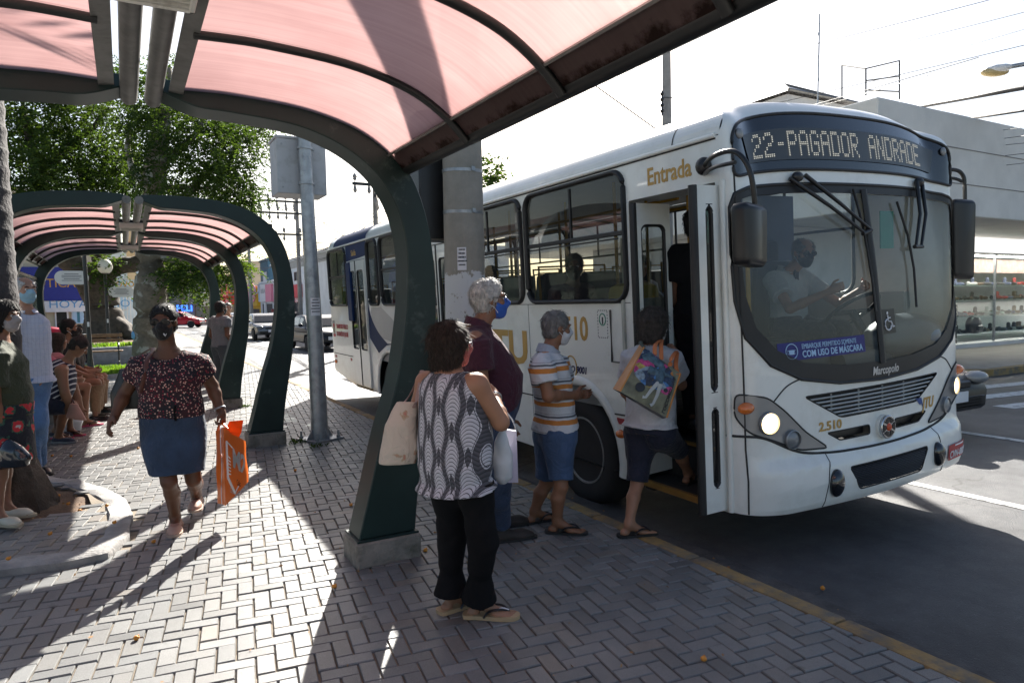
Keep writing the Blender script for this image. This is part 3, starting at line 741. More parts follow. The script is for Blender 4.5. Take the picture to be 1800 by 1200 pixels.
# ================================================================== POLES AND PLANTS ON THE PAVEMENT
M_galv = mat('galvanised_steel', (0.36, 0.38, 0.40), 0.42, 0.75, var=0.18, vs=10, dirt=(0.22, 0.23, 0.24), dscale=8)
M_greybox = mat('grey_enamel', (0.42, 0.44, 0.47), 0.45, var=0.06, dirt=(0.3, 0.31, 0.32), dscale=5)
M_black = mat('black_plastic', (0.012, 0.012, 0.013), 0.35, var=0.2)
M_rub = mat('black_rubber', (0.014, 0.014, 0.015), 0.5, var=0.2)
M_paper = mat('paper', (0.72, 0.70, 0.72), 0.8, var=0.04)
M_ink = mat('dark_ink', (0.05, 0.05, 0.06), 0.7)
M_iron = mat('black_iron', (0.012, 0.013, 0.014), 0.4, var=0.2)
def notice(parent_pos, r, z0, z1, ang0, ang1, lines, name, label):
    "a sheet of paper glued round a pole"
    t = thing(name, label, 'notice', parent_pos)
    cx, cy = parent_pos[0], parent_pos[1]
    fn = lambda a, z, o=0.0: (cx + (r + o) * math.sin(a), cy - (r + o) * math.cos(a), z)
    b = MB(); b.sheet([(ang0, z0), (ang1, z0), (ang1, z1), (ang0, z1)], fn=lambda a, z: fn(a, z, 0.002), du=0.1); b.build('paper', M_paper, t)
    b = MB(); n = len(lines); h = (z1 - z0) / (n + 1)
    for i, wd in enumerate(lines):
        zc = z1 - h * (i + 0.8); mid = (ang0 + ang1) / 2; w_ = (ang1 - ang0) * wd / 2; k = 0
        a = mid - w_
        while a < mid + w_:
            l = 0.018 + 0.02 * ((k * 7) % 3); b.sheet([(a, zc), (a + l, zc), (a + l, zc + h * 0.4), (a, zc + h * 0.4)], fn=lambda q, z: fn(q, z, 0.0035)); a += l + 0.012; k += 1
    b.build('print', M_ink, t)
# galvanised post with a grey control box
gp = thing('steel_post', 'galvanised steel post bolted to the pavers, carrying the grey cabinet', 'post', (2.0, 8.3, 0))
b = MB(); b.tube([(2.0, 8.3, 0.02), (1.985, 8.3, 1.2), (1.955, 8.3, 2.5), (1.915, 8.3, 4.6)], [0.102, 0.092, 0.08, 0.072], 20); b.build('post', M_galv, gp, smooth=60)
b = MB(); b.box((2.0, 8.3, 0.012), (0.40, 0.40, 0.022), Matrix.Rotation(0.4, 3, 'Z'), bev=0.003); b.build('base_plate', M_galv, gp)
for k in range(4):
    a = 0.4 + math.pi / 4 + k * math.pi / 2; p = V((2.0 + 0.22 * math.cos(a), 8.3 + 0.22 * math.sin(a), 0))
    b = MB(); b.cyl(p + V((0, 0, .02)), p + V((0, 0, 0.11)), 0.014, 8); b.cyl(p + V((0, 0, .02)), p + V((0, 0, 0.05)), 0.026, 6); b.build('anchor_bolt', M_galv, gp, smooth=30)
    a += math.pi / 4; q = V((2.0 + 0.13 * math.cos(a), 8.3 + 0.13 * math.sin(a), 0.08))
    b = MB(); d = V((math.cos(a), math.sin(a), 0)); sd = V((-d.y, d.x, 0)) * 0.005; o = V((2.0, 8.3, 0.022))
    tri = [o + d * 0.08, o + d * 0.19, o + d * 0.09 + V((0, 0, 0.14))]
    b.raw([p_ + sd for p_ in tri] + [p_ - sd for p_ in tri], [(0, 1, 2), (5, 4, 3), (0, 3, 4, 1), (1, 4, 5, 2), (2, 5, 3, 0)]); b.build('gusset', M_galv, gp, smooth=0)
cb = thing('control_cabinet', 'grey metal cabinet strapped high on the galvanised post', 'cabinet', (1.92, 8.6, 2.95))
b = MB(); b.box((1.92, 8.60, 3.27), (0.575, 0.42, 0.64), bev=0.008); b.build('body', M_greybox, cb, smooth=30)
b = MB(); b.box((1.92, 8.605, 3.605), (0.60, 0.45, 0.03), bev=0.006); b.build('lid', M_greybox, cb, smooth=30)
for z in (3.06, 3.47):
    b = MB(); b.lathe([(0.088, -0.012), (0.092, -0.012), (0.092, 0.012), (0.088, 0.012)], Matrix.Translation((1.945 - 0.02 * (z - 3), 8.3, z)), 18); b.box((2.03, 8.33, z), (0.05, 0.03, 0.02)); b.build('strap', M_galv, cb)
for x in (1.69, 2.16):
    for z in (3.02, 3.52): b = MB(); b.cyl((x, 8.388, z), (x, 8.38, z), 0.012, 8); b.build('screw', M_galv, cb)
notice((1.98, 8.3, 1.5), 0.093, 1.50, 1.71, -0.62, 0.62, [0.6, 0.8, 0.7, 0.9, 0.8], 'paper_notice', 'white paper notice with lines of print taped on the galvanised post')
# concrete lamp pole, whitewashed at the foot
def conc_pole_mat():
    m, nt, out = newmat('concrete_pole'); L = nt.links.new
    p = N(nt, 'ShaderNodeBsdfPrincipled', Roughness=0.85); co = coords(nt)
    a = N(nt, 'ShaderNodeTexNoise', Scale=5.0, Detail=8.0, Roughness=0.7); L(co, a.inputs['Vector'])
    r = ramp(nt, [(0.3, (0.24, 0.225, 0.19)), (0.7, (0.35, 0.32, 0.275))]); L(a.outputs['Fac'], r.inputs[0])
    tc = nt.nodes.new('ShaderNodeTexCoord'); sp = nt.nodes.new('ShaderNodeSeparateXYZ'); L(tc.outputs['Object'], sp.inputs[0])
    b = N(nt, 'ShaderNodeTexNoise', Scale=11.0, Detail=9.0, Roughness=0.75); L(co, b.inputs['Vector'])
    mr = N(nt, 'ShaderNodeMapRange'); L(sp.outputs['Z'], mr.inputs[0]); mr.inputs[1].default_value = 1.80; mr.inputs[2].default_value = 2.02; mr.inputs[3].default_value = 0.31; mr.inputs[4].default_value = -0.25
    ad = N(nt, 'ShaderNodeMath', operation='ADD'); L(b.outputs['Fac'], ad.inputs[0]); L(mr.outputs[0], ad.inputs[1])
    th = ramp(nt, [(0.70, (0, 0, 0)), (0.715, (1, 1, 1))]); L(ad.outputs[0], th.inputs[0])
    mx = N(nt, 'ShaderNodeMix', data_type='RGBA'); L(th.outputs[0], mx.inputs[0]); L(r.outputs[0], mx.inputs[6]); mx.inputs[7].default_value = (0.60, 0.60, 0.60, 1)
    L(mx.outputs[2], p.inputs['Base Color'])
    c = N(nt, 'ShaderNodeTexNoise', Scale=120.0, Detail=3.0); L(co, c.inputs['Vector'])
    bp = N(nt, 'ShaderNodeBump', Strength=0.5, Distance=0.006); L(c.outputs['Fac'], bp.inputs['Height']); L(bp.outputs[0], p.inputs['Normal'])
    L(p.outputs[0], out.inputs[0]); return m
cp = thing('concrete_pole', 'round concrete pole with whitewashed foot and steel bands beside the green shelter post', 'pole', (2.30, 4.78, 0))
b = MB(); b.tube([(2.30, 4.78, -0.02), (2.30, 4.78, 3.0), (2.285, 4.78, 9.5)], [0.165, 0.150, 0.11], 32); b.build('shaft', conc_pole_mat(), cp, smooth=60)
for z in (2.31, 2.62):
    b = MB(); rr = 0.1555 + 0.0 * z; b.lathe([(rr - .004, -0.012), (rr, -0.012), (rr, 0.012), (rr - .004, 0.012)], Matrix.Translation((2.298, 4.78, z)) @ Matrix.Rotation(0.05, 4, 'X'), 32); b.box((2.31, 4.78 - rr - 0.004, z), (0.03, 0.012, 0.03)); b.build('steel_band', M_galv, cp, smooth=40)
notice((2.30, 4.78, 1.8), 0.1545, 1.865, 2.035, -0.80, -0.36, [0.6, 0.7, 0.8, 0.9, 0.7], 'paper_notice', 'white paper notice glued on the concrete pole above the whitewash')
tl = thing('traffic_signal', 'black rounded traffic signal housing seen from behind, fixed to the concrete pole', 'traffic light', (2.2, 5.05, 2.1))
b = MB(); b.prism(rrect(2.0, 2.11, 2.34, 3.1, 0.06), 0.22, XZ(5.14), bev=0.012); b.build('housing', M_black, tl, smooth=40)
for z in (2.3, 2.62, 2.94):
    b = MB(); b.lathe([(0.115, 0), (0.115, 0.02), (0.12, 0.2), (0.125, 0.2), (0.12, 0.0)], Matrix.Translation((2.17, 5.13, z)) @ Matrix.Rotation(rad(-90), 4, 'X'), 18); b.build('visor', M_black, tl, smooth=50)
for z in (2.17, 3.0):
    b = MB(); b.box((2.25, 4.94, z), (0.05, 0.08, 0.04), bev=0.006); b.build('bracket', M_galv, tl)

# ---- trees
def barkmat(name, c1, c2, sc, blotch=None):
    def ex(nt, L, co, c):
        if not blotch: return c
        v = N(nt, 'ShaderNodeTexNoise', Scale=3.4, Detail=5.0); L(co, v.inputs['Vector'])
        r = ramp(nt, [(0.56, (0, 0, 0)), (0.62, (1, 1, 1))]); L(v.outputs['Fac'], r.inputs[0])
        mx = N(nt, 'ShaderNodeMix', data_type='RGBA'); L(r.outputs[0], mx.inputs[0]); L(c, mx.inputs[6]); mx.inputs[7].default_value = c4(blotch); return mx.outputs[2]
    return groundmat(name, [(0.3, c1), (0.7, c2)], sc, 1.0, 0.9, ex, sc * 6)
M_bark1 = barkmat('dark_bark', (0.035, 0.028, 0.022), (0.10, 0.08, 0.06), 7)
M_bark2 = barkmat('lichen_bark', (0.10, 0.085, 0.06), (0.20, 0.175, 0.13), 9, (0.33, 0.33, 0.28))
M_palm = barkmat('palm_bark', (0.030, 0.027, 0.028), (0.070, 0.063, 0.062), 6)
M_palm2 = barkmat('palm_roots', (0.045, 0.035, 0.027), (0.11, 0.085, 0.065), 10)
def blob_leaves(blobs, rs, per, twig, nleaf, down=0.5):
    P, D = [], []
    for c, R, dens in blobs:
        c = np.array(c)
        for _ in range(int(per * dens)):
            v = rs.normal(size=3); v /= np.linalg.norm(v)
            p0 = c + v * R * (0.25 + 0.75 * rs.rand() ** 0.5) * np.array([1, 1, 0.75])
            d = v * 0.7 + rs.normal(size=3) * 0.45; d[2] -= down * rs.rand(); d /= np.linalg.norm(d)
            side = np.cross(d, [0, 0, 1]); side /= np.linalg.norm(side) + 1e-6
            L_ = twig * (0.6 + 0.8 * rs.rand())
            for k in range(nleaf):
                t = (k + rs.rand()) / nleaf
                q = p0 + d * L_ * t; q[2] -= 0.35 * L_ * t * t
                s = 1 if k % 2 else -1
                P.append(q); D.append(side * s + d * 0.5 + rs.normal(size=3) * 0.25 - np.array([0, 0, 0.25]))
    return np.array(P), np.array(D)
def tree(name, label, trunk, radii, limbs, blobs, bark, leaf, seed, per=60, twig=0.6, nleaf=12, size=0.16):
    t = thing(name, label, 'tree', (trunk[0][0], trunk[0][1], 0))
    tp = catmull(trunk, 5); n = len(tp); ra = [np.interp(i / (n - 1), np.linspace(0, 1, len(radii)), radii) for i in range(n)]
    rs = np.random.RandomState(seed)
    b = MB(); b.tube([p + V(rs.normal(size=3) * 0.006) for p in tp], [r * (1 + 0.012 * rs.normal()) for r in ra], 18)
    for lp, r0, r1 in limbs:
        q = catmull(lp, 5); m = len(q)
        b.tube([p + V(rs.normal(size=3) * 0.02) for p in q], [r0 + (r1 - r0) * i / (m - 1) for i in range(m)], 8)
    b.build('trunk', bark, t, smooth=180)
    P, D = blob_leaves(blobs, rs, per, twig, nleaf)
    if len(P): leafcloud('crown', P, D, size, leaf, t, seed=seed)
    return t
A = lambda x, y, Y: tuple(at(x, y, Y))
# lichen-trunked tree on the lawn
tb = A(264, 655, 20.0)
crownA = [(A(x, y, Y), r, d) for x, y, Y, r, d in [(290, 205, 19, .95, 1), (345, 190, 21, 1.0, 1), (370, 240, 19, .95, 1.1), (405, 265, 20, .75, 1), (425, 225, 21, .55, .8), (400, 320, 19.5, .8, 1), (345, 300, 20.5, .95, 1), (290, 300, 19, .8, .9), (425, 345, 20, .4, .7), (255, 240, 21, .9, .9), (360, 350, 21, .9, .8),
                                                       (480, 215, 22, .45, .16), (465, 235, 22, .4, .14), (230, 170, 20, .9, 1), (310, 150, 22, 1.0, 1), (400, 190, 22, .7, .9),
                                                       (330, 478, 19, .42, .8), (368, 480, 18.5, .36, .7), (300, 470, 20, .35, .6), (425, 466, 18.5, .14, .4)]]
tree('lawn_tree', 'leafy tree with a straight lichen spotted trunk rising from the lawn behind the walking woman', [tb, A(264, 560, 20), A(266, 470, 20), A(270, 380, 20), A(272, 300, 20), A(285, 220, 20), A(295, 120, 20)], [.43, .40, .37, .34, .28, .2, .1],
     [([A(268, 400, 20), A(310, 360, 20), A(360, 310, 20), A(400, 270, 20)], .16, .04), ([A(270, 340, 20), A(230, 290, 20.5), A(225, 220, 21)], .14, .04), ([A(272, 300, 20), A(330, 250, 20), A(370, 200, 20)], .13, .04), ([A(266, 450, 20), A(300, 458, 19.5), A(340, 470, 19), A(390, 478, 18.6)], .09, .02), ([A(400, 270, 20), A(440, 240, 21), A(480, 215, 22)], .05, .015), ([A(285, 330, 20), A(340, 330, 20), A(400, 330, 19.5)], .08, .02)],
     crownA, M_bark2, M_leaf, 21, per=190, twig=0.55, nleaf=18, size=0.085)
# big spreading tree in the raised bed
crownB = [(A(x, y, Y), r, d) for x, y, Y, r, d in [(55, 215, 25, 1.2, 1), (110, 190, 26, 1.3, 1), (175, 205, 25, 1.2, 1), (95, 260, 27, 1.2, .8), (150, 290, 25, 1.2, 1), (205, 275, 26, 1.1, .9), (50, 300, 24, .9, .9), (130, 335, 25, 1.0, .9), (195, 330, 25, .9, .8), (45, 345, 25, .8, .7), (30, 160, 26, 1.3, 1), (-60, 220, 26, 1.5, 1), (-80, 320, 26, 1.2, .8), (150, 140, 27, 1.4, .9), (225, 325, 24, .7, .7), (20, 250, 27, 1.2, .9), (185, 468, 26, .3, .3)]]
tree('spreading_tree', 'big dark tree with forked trunk and buttress root in the raised earth bed', [A(190, 592, 27), A(183, 560, 27), A(178, 520, 27), A(176, 480, 27)], [1.0, .60, .5, .46],
     [([A(178, 540, 27), A(150, 490, 26.6), A(118, 450, 26.4), A(88, 390, 26), A(72, 330, 26), A(66, 280, 26)], .42, .22), ([A(66, 300, 26), A(50, 240, 26), A(40, 180, 26)], .18, .06), ([A(70, 320, 26), A(110, 270, 26), A(160, 225, 25.5), A(190, 190, 25)], .17, .04), ([A(176, 490, 27), A(200, 468, 26.5), A(240, 462, 26), A(262, 440, 26)], .36, .2), ([A(176, 490, 27), A(172, 430, 27), A(150, 350, 26.5), A(140, 280, 26)], .30, .08), ([A(140, 330, 26.5), A(190, 290, 26), A(215, 250, 26)], .12, .03),
      ([A(186, 580, 27), A(205, 570, 26.6), A(225, 588, 26.3), A(243, 598, 26)], .34, .10), ([A(178, 585, 27), A(160, 592, 26.6), A(140, 600, 26.4)], .4, .1)],
     crownB, M_bark1, M_leaf, 22, per=170, twig=0.7, nleaf=18, size=0.115)
# tree tops behind the bus
tree('street_tree', 'treetop with fine leaves showing over the bus roof beside the concrete pole', [(9.6, 19, 0), (9.6, 19, 2.5), A(864, 310, 17.5)], [.2, .16, .06], [], [(A(866, 300, 17.5), .45, 1), (A(858, 330, 17.5), .5, 1), (A(850, 310, 17.8), .45, 1)], M_bark1, M_leaf, 23, per=45, twig=0.4, nleaf=10, size=0.12)
# palm stem in the paved island
pt = thing('palm_tree', 'grey ringed palm stem with rough root foot in the paved island', 'tree', (-1.0, 6.75, 0))
rs = np.random.RandomState(5); prof = []
z = 0.42
while z < 5.6:
    r = 0.278 - 0.012 * (z - 0.5); prof += [(r + 0.008, z), (r + 0.002, z + 0.02), (r, z + 0.10), (r + 0.006 + 0.004 * rs.normal(), z + 0.14)]; z += 0.15 + 0.03 * rs.rand()
b = MB(); b.lathe(prof, Matrix.Translation((-1.0, 6.75, 0)), 28)
for v in b.b.verts: v.co += V(rs.normal(size=3) * 0.002)
b.build('trunk', M_palm, pt, smooth=80)
b = MB(); b.lathe([(0.47, 0.0), (0.43, 0.06), (0.40, 0.16), (0.37, 0.28), (0.325, 0.38), (0.29, 0.46)], Matrix.Translation((-1.0, 6.75, 0)), 60)
for v in b.b.verts:
    a = math.atan2(v.co.y - 6.75, v.co.x + 1.0); k = 1 + 0.05 * math.sin(a * 31) + 0.04 * math.sin(a * 17 + v.co.z * 9) + 0.03 * rs.normal()
    v.co.x = -1.0 + (v.co.x + 1.0) * k; v.co.y = 6.75 + (v.co.y - 6.75) * k
b.build('root_foot', M_palm2, pt, smooth=70)
P, D = [], []
for k in range(13):
    a = k * 2 * math.pi / 13 + 0.2; e = 0.55 + 0.35 * (k % 3)
    for i in range(46):
        t = i / 46; x = 2.6 * t; zz = 5.7 + e * 2.0 * t - 2.4 * t * t
        for s in (-1, 1): P.append((-1.0 + x * math.cos(a), 6.75 + x * math.sin(a), zz)); D.append((-s * math.sin(a) + 0.5 * math.cos(a), s * math.cos(a) + 0.5 * math.sin(a), -0.5))
leafcloud('crown', np.array(P), np.array(D), 0.5, M_leaf, pt, asp=0.035, seed=4)

# ---- plaza furniture
t = thing('planter_wall', 'low grey wall holding the raised earth bed of the big tree', 'wall', (-4, 23.6, 0))
b = MB(); b.box((-4.7, 23.7, 0.24), (11.2, 0.22, 0.50), bev=0.02); b.box((0.85, 26.5, 0.24), (0.22, 5.8, 0.50), bev=0.02); b.build('wall', mat('planter_grey', (0.24, 0.26, 0.29), 0.85, var=0.2, bump=0.4), t)
b = MB(); b.sheet([(-10, 23.8), (0.74, 23.8), (0.74, 30), (-10, 30)], fn=lambda x, y: (x, y, 0.44 + 0.25 * math.exp(-((x + 0.7) ** 2 + (y - 27) ** 2) / 4)), du=0.4, dv=0.4)
tag(b.build('earth_bed', M_soil, smooth=180), kind='structure')
n = 2500; rs = np.random.RandomState(6); xs = rs.uniform(-3.2, 0.7, n); ys = rs.uniform(23.9, 25.3, n)
leafcloud('bed_grass', np.stack([xs, ys, np.full(n, 0.45)], 1), np.stack([rs.normal(size=n) * .5, rs.normal(size=n) * .5, np.ones(n)], 1), 0.13, M_grass, asp=0.12, kind='stuff')
M_wood = mat('bench_wood', (0.17, 0.10, 0.055), 0.6, var=0.3, vs=12)
t = thing('park_bench', 'wooden park bench with black iron ends beside the lawn', 'bench', (-0.9, 22.3, 0))
b = MB(); b.box((-0.95, 22.55, 0.74), (1.75, 0.035, 0.10), bev=0.008); b.box((-0.95, 22.57, 0.88), (1.75, 0.035, 0.10), bev=0.008); b.build('backrest', M_wood, t)
b = MB()
for k in range(4): b.box((-0.95, 22.12 + k * 0.115, 0.445), (1.75, 0.095, 0.035), bev=0.008)
b.build('seat', M_wood, t)
for x in (-1.72, -0.18):
    b = MB(); b.tube(catmull([(x, 22.05, 0.0), (x, 22.12, 0.2), (x, 22.05, 0.42), (x, 22.08, 0.6), (x, 22.25, 0.66), (x, 22.5, 0.64)], 5), 0.024, 8); b.tube(catmull([(x, 22.66, 0.0), (x, 22.52, 0.25), (x, 22.5, 0.45), (x, 22.6, 0.95)], 5), 0.024, 8); b.cyl((x, 22.06, 0.42), (x, 22.52, 0.42), 0.02, 8); b.build('iron_end', M_iron, t, smooth=60)
def lamppost(x, y, top, label, sgn, signz, signx, arm):
    t = thing('lamp_post', label, 'lamp post', (x, y, 0))
    b = MB(); b.tube([(x, y, 0), (x, y, 0.5), (x - 0.01, y, top)], [0.075, 0.055, 0.045], 12); b.lathe([(0.11, 0), (0.11, 0.06), (0.085, 0.12), (0.07, 0.3)], Matrix.Translation((x, y, 0)), 12); b.build('post', M_iron, t, smooth=50)
    b = MB(); b.ball((x, y, top + 0.2), (0.22, 0.22, 0.24), 18, 12); b.build('globe', mat('milk_globe', (0.80, 0.76, 0.66), 0.25, var=0.03), t, smooth=180)
    b = MB(); b.lathe([(0.10, -0.03), (0.13, 0.02), (0.11, 0.05)], Matrix.Translation((x, y, top)), 14); b.build('collar', M_iron, t)
    b = MB(); b.box((x + arm / 2, y, signz + 0.24), (abs(arm), 0.025, 0.025)); b.build('sign_arm', M_iron, t)
    b = MB(); b.prism(rrect(signx - 0.36, signz - 0.17, signx + 0.36, signz + 0.17, 0.16, 8), 0.03, XZ(y + 0.015), bev=0.004); sg = b.build('sign_plate', mat('sign_white', (0.62, 0.61, 0.58), 0.6, var=0.05), t, smooth=30)
    b = MB()
    for k in range(5): b.box((signx, y - 0.0165, signz + 0.09 - k * 0.04), (0.42 - 0.09 * (k == 3) - 0.12 * (k == 0), 0.002, 0.013))
    b.build('sign_text', M_ink, sg)
    b = MB(); b.box((x, y - 0.052, 1.25), (0.05, 0.004, 0.12)); b.build('sticker', M_paper, t)
pa, pb = at(160, 655, 20.3), at(193, 632, 25.5)
s1, s2 = at(126, 488, 20.3), at(213, 513, 25.5)
lamppost(pa.x, 20.3, 3.35, 'black lamp post with an oval white board on its left', 1, s1.z, s1.x, s1.x - pa.x)
lamppost(pb.x, 25.5, 2.78, 'black lamp post with white globe and an oval board on its right', 1, s2.z, s2.x, s2.x - pb.x)

# ================================================================== BUILDINGS
M_glassdk = glassmat('window_dark', (0.10, 0.11, 0.12), 1.5, 0.03, (0.03, 0.03, 0.035), 0.75)
WALLS = {}
def wallm(name, col, dirt=None): return mat('wall_' + name, col, 0.85, var=0.08, vs=1.5, bump=0.25, bs=25, dirt=dirt or tuple(c * 0.6 for c in col), dscale=1.1, dlim=(0.55, 0.85))
class Front:
    "a facade plane: axis 'y' faces the camera (u runs along x), axis 'x' faces the street from the right (u runs along y)"
    def __init__(s, axis, pos): s.axis, s.pos = axis, pos
    def w(s, u, z, o): return (u, s.pos - o, z) if s.axis == 'y' else (s.pos - o, u, z)
    def box(s, b, u0, z0, u1, z1, o0, o1, bev=0.0):
        c = s.w((u0 + u1) / 2, (z0 + z1) / 2, (o0 + o1) / 2)
        sz = (abs(u1 - u0), abs(o1 - o0), abs(z1 - z0)) if s.axis == 'y' else (abs(o1 - o0), abs(u1 - u0), abs(z1 - z0))
        b.box(c, sz, bev=bev)
    def put(s, name, m, root, rects, bev=0.0):
        b = MB()
        for r in rects: s.box(b, *r, bev=bev)
        return b.build(name, m, root, smooth=0)
    def window(s, root, u0, z0, u1, z1, m=None, fr=None, bars=1):
        f = s.put('window', fr or wallm('frame', (0.55, 0.55, 0.55)), root, [(u0 - .05, z0 - .05, u0, z1 + .05, -.02, .05), (u1, z0 - .05, u1 + .05, z1 + .05, -.02, .05), (u0, z1, u1, z1 + .05, -.02, .05), (u0, z0 - .05, u1, z0, -.02, .07)] + [(u0 + (u1 - u0) * k / (bars + 1) - .02, z0, u0 + (u1 - u0) * k / (bars + 1) + .02, z1, -.02, .035) for k in range(1, bars + 1)])
        s.put('pane', m or M_glassdk, f, [(u0, z0, u1, z1, -.02, .012)])
    def text(s, root, body, size, u, z, m, o, sx=1.0, align='LEFT', bold=0.0):
        fl = -1 if s.axis == 'x' else 1
        return text('lettering', body, size, m, root, lambda x, y, q: s.w(u + fl * x, z + y, o + q), sx=sx, align=align, bold=bold)
def U(x, F_, y=560):
    p = at(x, y, F_.pos) if F_.axis == 'y' else atx(x, y, F_.pos); return p.x if F_.axis == 'y' else p.y
def Z(x, y, F_):
    p = at(x, y, F_.pos) if F_.axis == 'y' else atx(x, y, F_.pos); return p.z
def bldg(name, label, F_, u0, u1, h, depth, m, cat='building', group=None):
    c = F_.w((u0 + u1) / 2, 0, 0); r = thing(name, label, cat, (c[0], c[1], 0), group)
    F_.put('wall', m, r, [(u0, -0.2, u1, h, -depth, 0)])
    F_.put('cornice', m, r, [(u0 - .05, h + .002, u1 + .05, h + .18, -.4, .12)])
    return r
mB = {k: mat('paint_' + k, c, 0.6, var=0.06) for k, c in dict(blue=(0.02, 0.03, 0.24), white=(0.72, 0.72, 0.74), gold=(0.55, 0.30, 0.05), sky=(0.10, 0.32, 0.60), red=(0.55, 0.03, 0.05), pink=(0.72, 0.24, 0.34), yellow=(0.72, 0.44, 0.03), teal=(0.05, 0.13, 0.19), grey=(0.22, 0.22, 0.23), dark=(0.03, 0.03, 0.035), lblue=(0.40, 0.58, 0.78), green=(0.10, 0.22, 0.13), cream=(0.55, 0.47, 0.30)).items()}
# shop with the blue fascia on the far side of the plaza
F = Front('y', 40.0)
u0, u1 = U(40, F), U(166, F)
r = bldg('eyewear_shop', 'shop with a deep blue fascia and gold letters behind the forked tree', F, -9.5, u1 + 0.1, 7.2, 8, wallm('cream', (0.52, 0.46, 0.33)))
F.put('fascia', mB['blue'], r, [(-9.4, Z(120, 528, F), u1, Z(120, 470, F), 0.002, .25)])
F.put('sign_band', mB['white'], r, [(-9.4, Z(120, 548, F), u1, Z(120, 529, F), 0.002, .30)])
F.text(r, 'OTICAS  do  Povo', 0.6, U(92, F) - 0.6, Z(110, 505, F), mB['gold'], .262, 0.9)
F.text(r, 'Leve', 0.5, U(158, F) - 0.1, Z(160, 523, F), mB['gold'], .262)
F.text(r, 'HOYA      HOYA', 0.52, U(94, F) - 0.15, Z(110, 541, F), mB['sky'], .312, 1.1)
F.put('door', mB['white'], r, [(U(97, F), 0, U(99.5, F), 2.9, .002, .08), (U(118, F), 0, U(121, F), 2.9, .002, .08), (U(126, F), 0, U(128, F), 2.9, .002, .08)])
F.put('pane', M_glassdk, r, [(U(99.5, F), 0, U(118, F), 2.85, .002, .03)])
t = thing('wall_poster', 'pale blue banner with a round red mark hung by the shop door', 'banner', F.w(U(138, F), 1.2, .2))
F.put('sheet', mB['lblue'], t, [(U(128, F), .95, U(149, F), 2.9, .12, .14)]); F.put('stripe', mat('paint_petrol', (0.05, 0.2, 0.28), 0.6), t, [(U(136, F), 1.0, U(141, F), 2.1, .142, .15)])
b = MB(); b.prism([(0.2 * math.cos(a), 0.2 * math.sin(a)) for a in np.linspace(0, 6.2, 20)], 0.01, Matrix.Translation(F.w(U(138, F), 2.55, .142)) @ Matrix.Rotation(rad(90), 4, 'X')); b.build('mark', mB['red'], t)
# pale house with white fence
F = Front('y', 48.0)
r = bldg('pale_house', 'pale blue and cream house with a red tiled roof behind the white fence', F, U(170, F), U(250, F), 5.2, 8, wallm('paleblue', (0.55, 0.66, 0.76)))
F.window(r, U(212, F), 1.6, U(225, F), 3.4, mB['lblue'])
F.put('gable', wallm('sand', (0.62, 0.50, 0.33)), r, [(U(228, F), 3.4, U(243, F), 6.6, .003, .12)])
b = MB(); b.raw([F.w(U(224, F), 5.5, .6), F.w(U(262, F), 5.5, .6), F.w(U(262, F), 7.4, -4), F.w(U(224, F), 7.4, -4)], [(0, 1, 2, 3)]); b.raw([F.w(U(224, F), 5.3, .6), F.w(U(262, F), 5.3, .6), F.w(U(262, F), 5.5, .6), F.w(U(224, F), 5.5, .6)], [(0, 1, 2, 3)]); b.build('roof', mat('red_tiles', (0.36, 0.11, 0.06), 0.8, var=0.3, vs=6), r, smooth=0)
F = Front('y', 45.5)
t = thing('picket_fence', 'tall white bar fence in front of the pale house', 'fence', F.w(U(215, F), 0, 0))
F.put('rails', mB['white'], t, [(U(194, F), 2.75, U(256, F), 2.85, 0, .06), (U(194, F), .2, U(256, F), .3, 0, .06)])
F.put('bars', mB['white'], t, [(U(194, F) + k * .17, 0, U(194, F) + k * .17 + .035, 2.8, .062, .085) for k in range(int((U(256, F) - U(194, F)) / .17))])
# row at the far end of the street, facing the camera
F = Front('y', 84.0)
r = bldg('shuttered_shop', 'dark brick shop with grey shutters and lit blue sign far down the street', F, U(245, F), U(345, F), Z(310, 455, F), 10, wallm('brick', (0.20, 0.13, 0.13)))
F.put('shutter', mB['grey'], r, [(U(300, F), 0, U(318, F), 3.6, .003, .06), (U(326, F), 0, U(343, F), 3.9, .003, .06)])
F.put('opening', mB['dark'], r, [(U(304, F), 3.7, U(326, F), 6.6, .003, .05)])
t_ = text('lit_sign', 'PELI', .95, emat('blue_neon', (0.05, 0.18, 1.0), 1.0), r, lambda x, y, q: F.w(U(310, F) + x, Z(312, 547, F) + y, .35 + q), bold=0.03)
F.put('sign_box', mB['dark'], r, [(U(308, F), Z(312, 549, F), U(326, F), Z(312, 536, F), .07, .33)])
r = bldg('green_yellow_house', 'two storey house with a yellow and a green half above grey shutters', F, U(345.3, F), U(372, F), Z(360, 468, F), 10, wallm('ochre', (0.52, 0.48, 0.26)))
F.put('green_half', mB['green'], r, [(U(361, F), 5.2, U(372, F), Z(360, 470, F), .003, .05)]); F.put('shutter', mB['grey'], r, [(U(346, F), 0, U(371, F), 5.0, .003, .06)])
F.window(r, U(349, F), 5.8, U(357, F), 7.6); F.window(r, U(363.5, F), 5.8, U(370, F), 7.6)
r = bldg('billboard_shop', 'white fronted store under a wide white and pink hoarding', F, U(372.3, F), U(432, F), Z(400, 485, F), 10, wallm('rose', (0.40, 0.28, 0.27)))
F.put('shutter', mB['grey'], r, [(U(374, F), 0, U(392, F), 4.6, .003, .06), (U(394, F), 0, U(412, F), 4.6, .003, .06), (U(415, F), 0, U(430, F), 4.6, .003, .06)])
F.put('hoarding', mB['white'], r, [(U(354, F), Z(380, 538, F), U(388, F), Z(380, 508, F), .3, .45)]); F.put('hoarding', mB['pink'], r, [(U(389, F), Z(400, 538, F), U(402, F), Z(400, 500, F), .3, .45)])
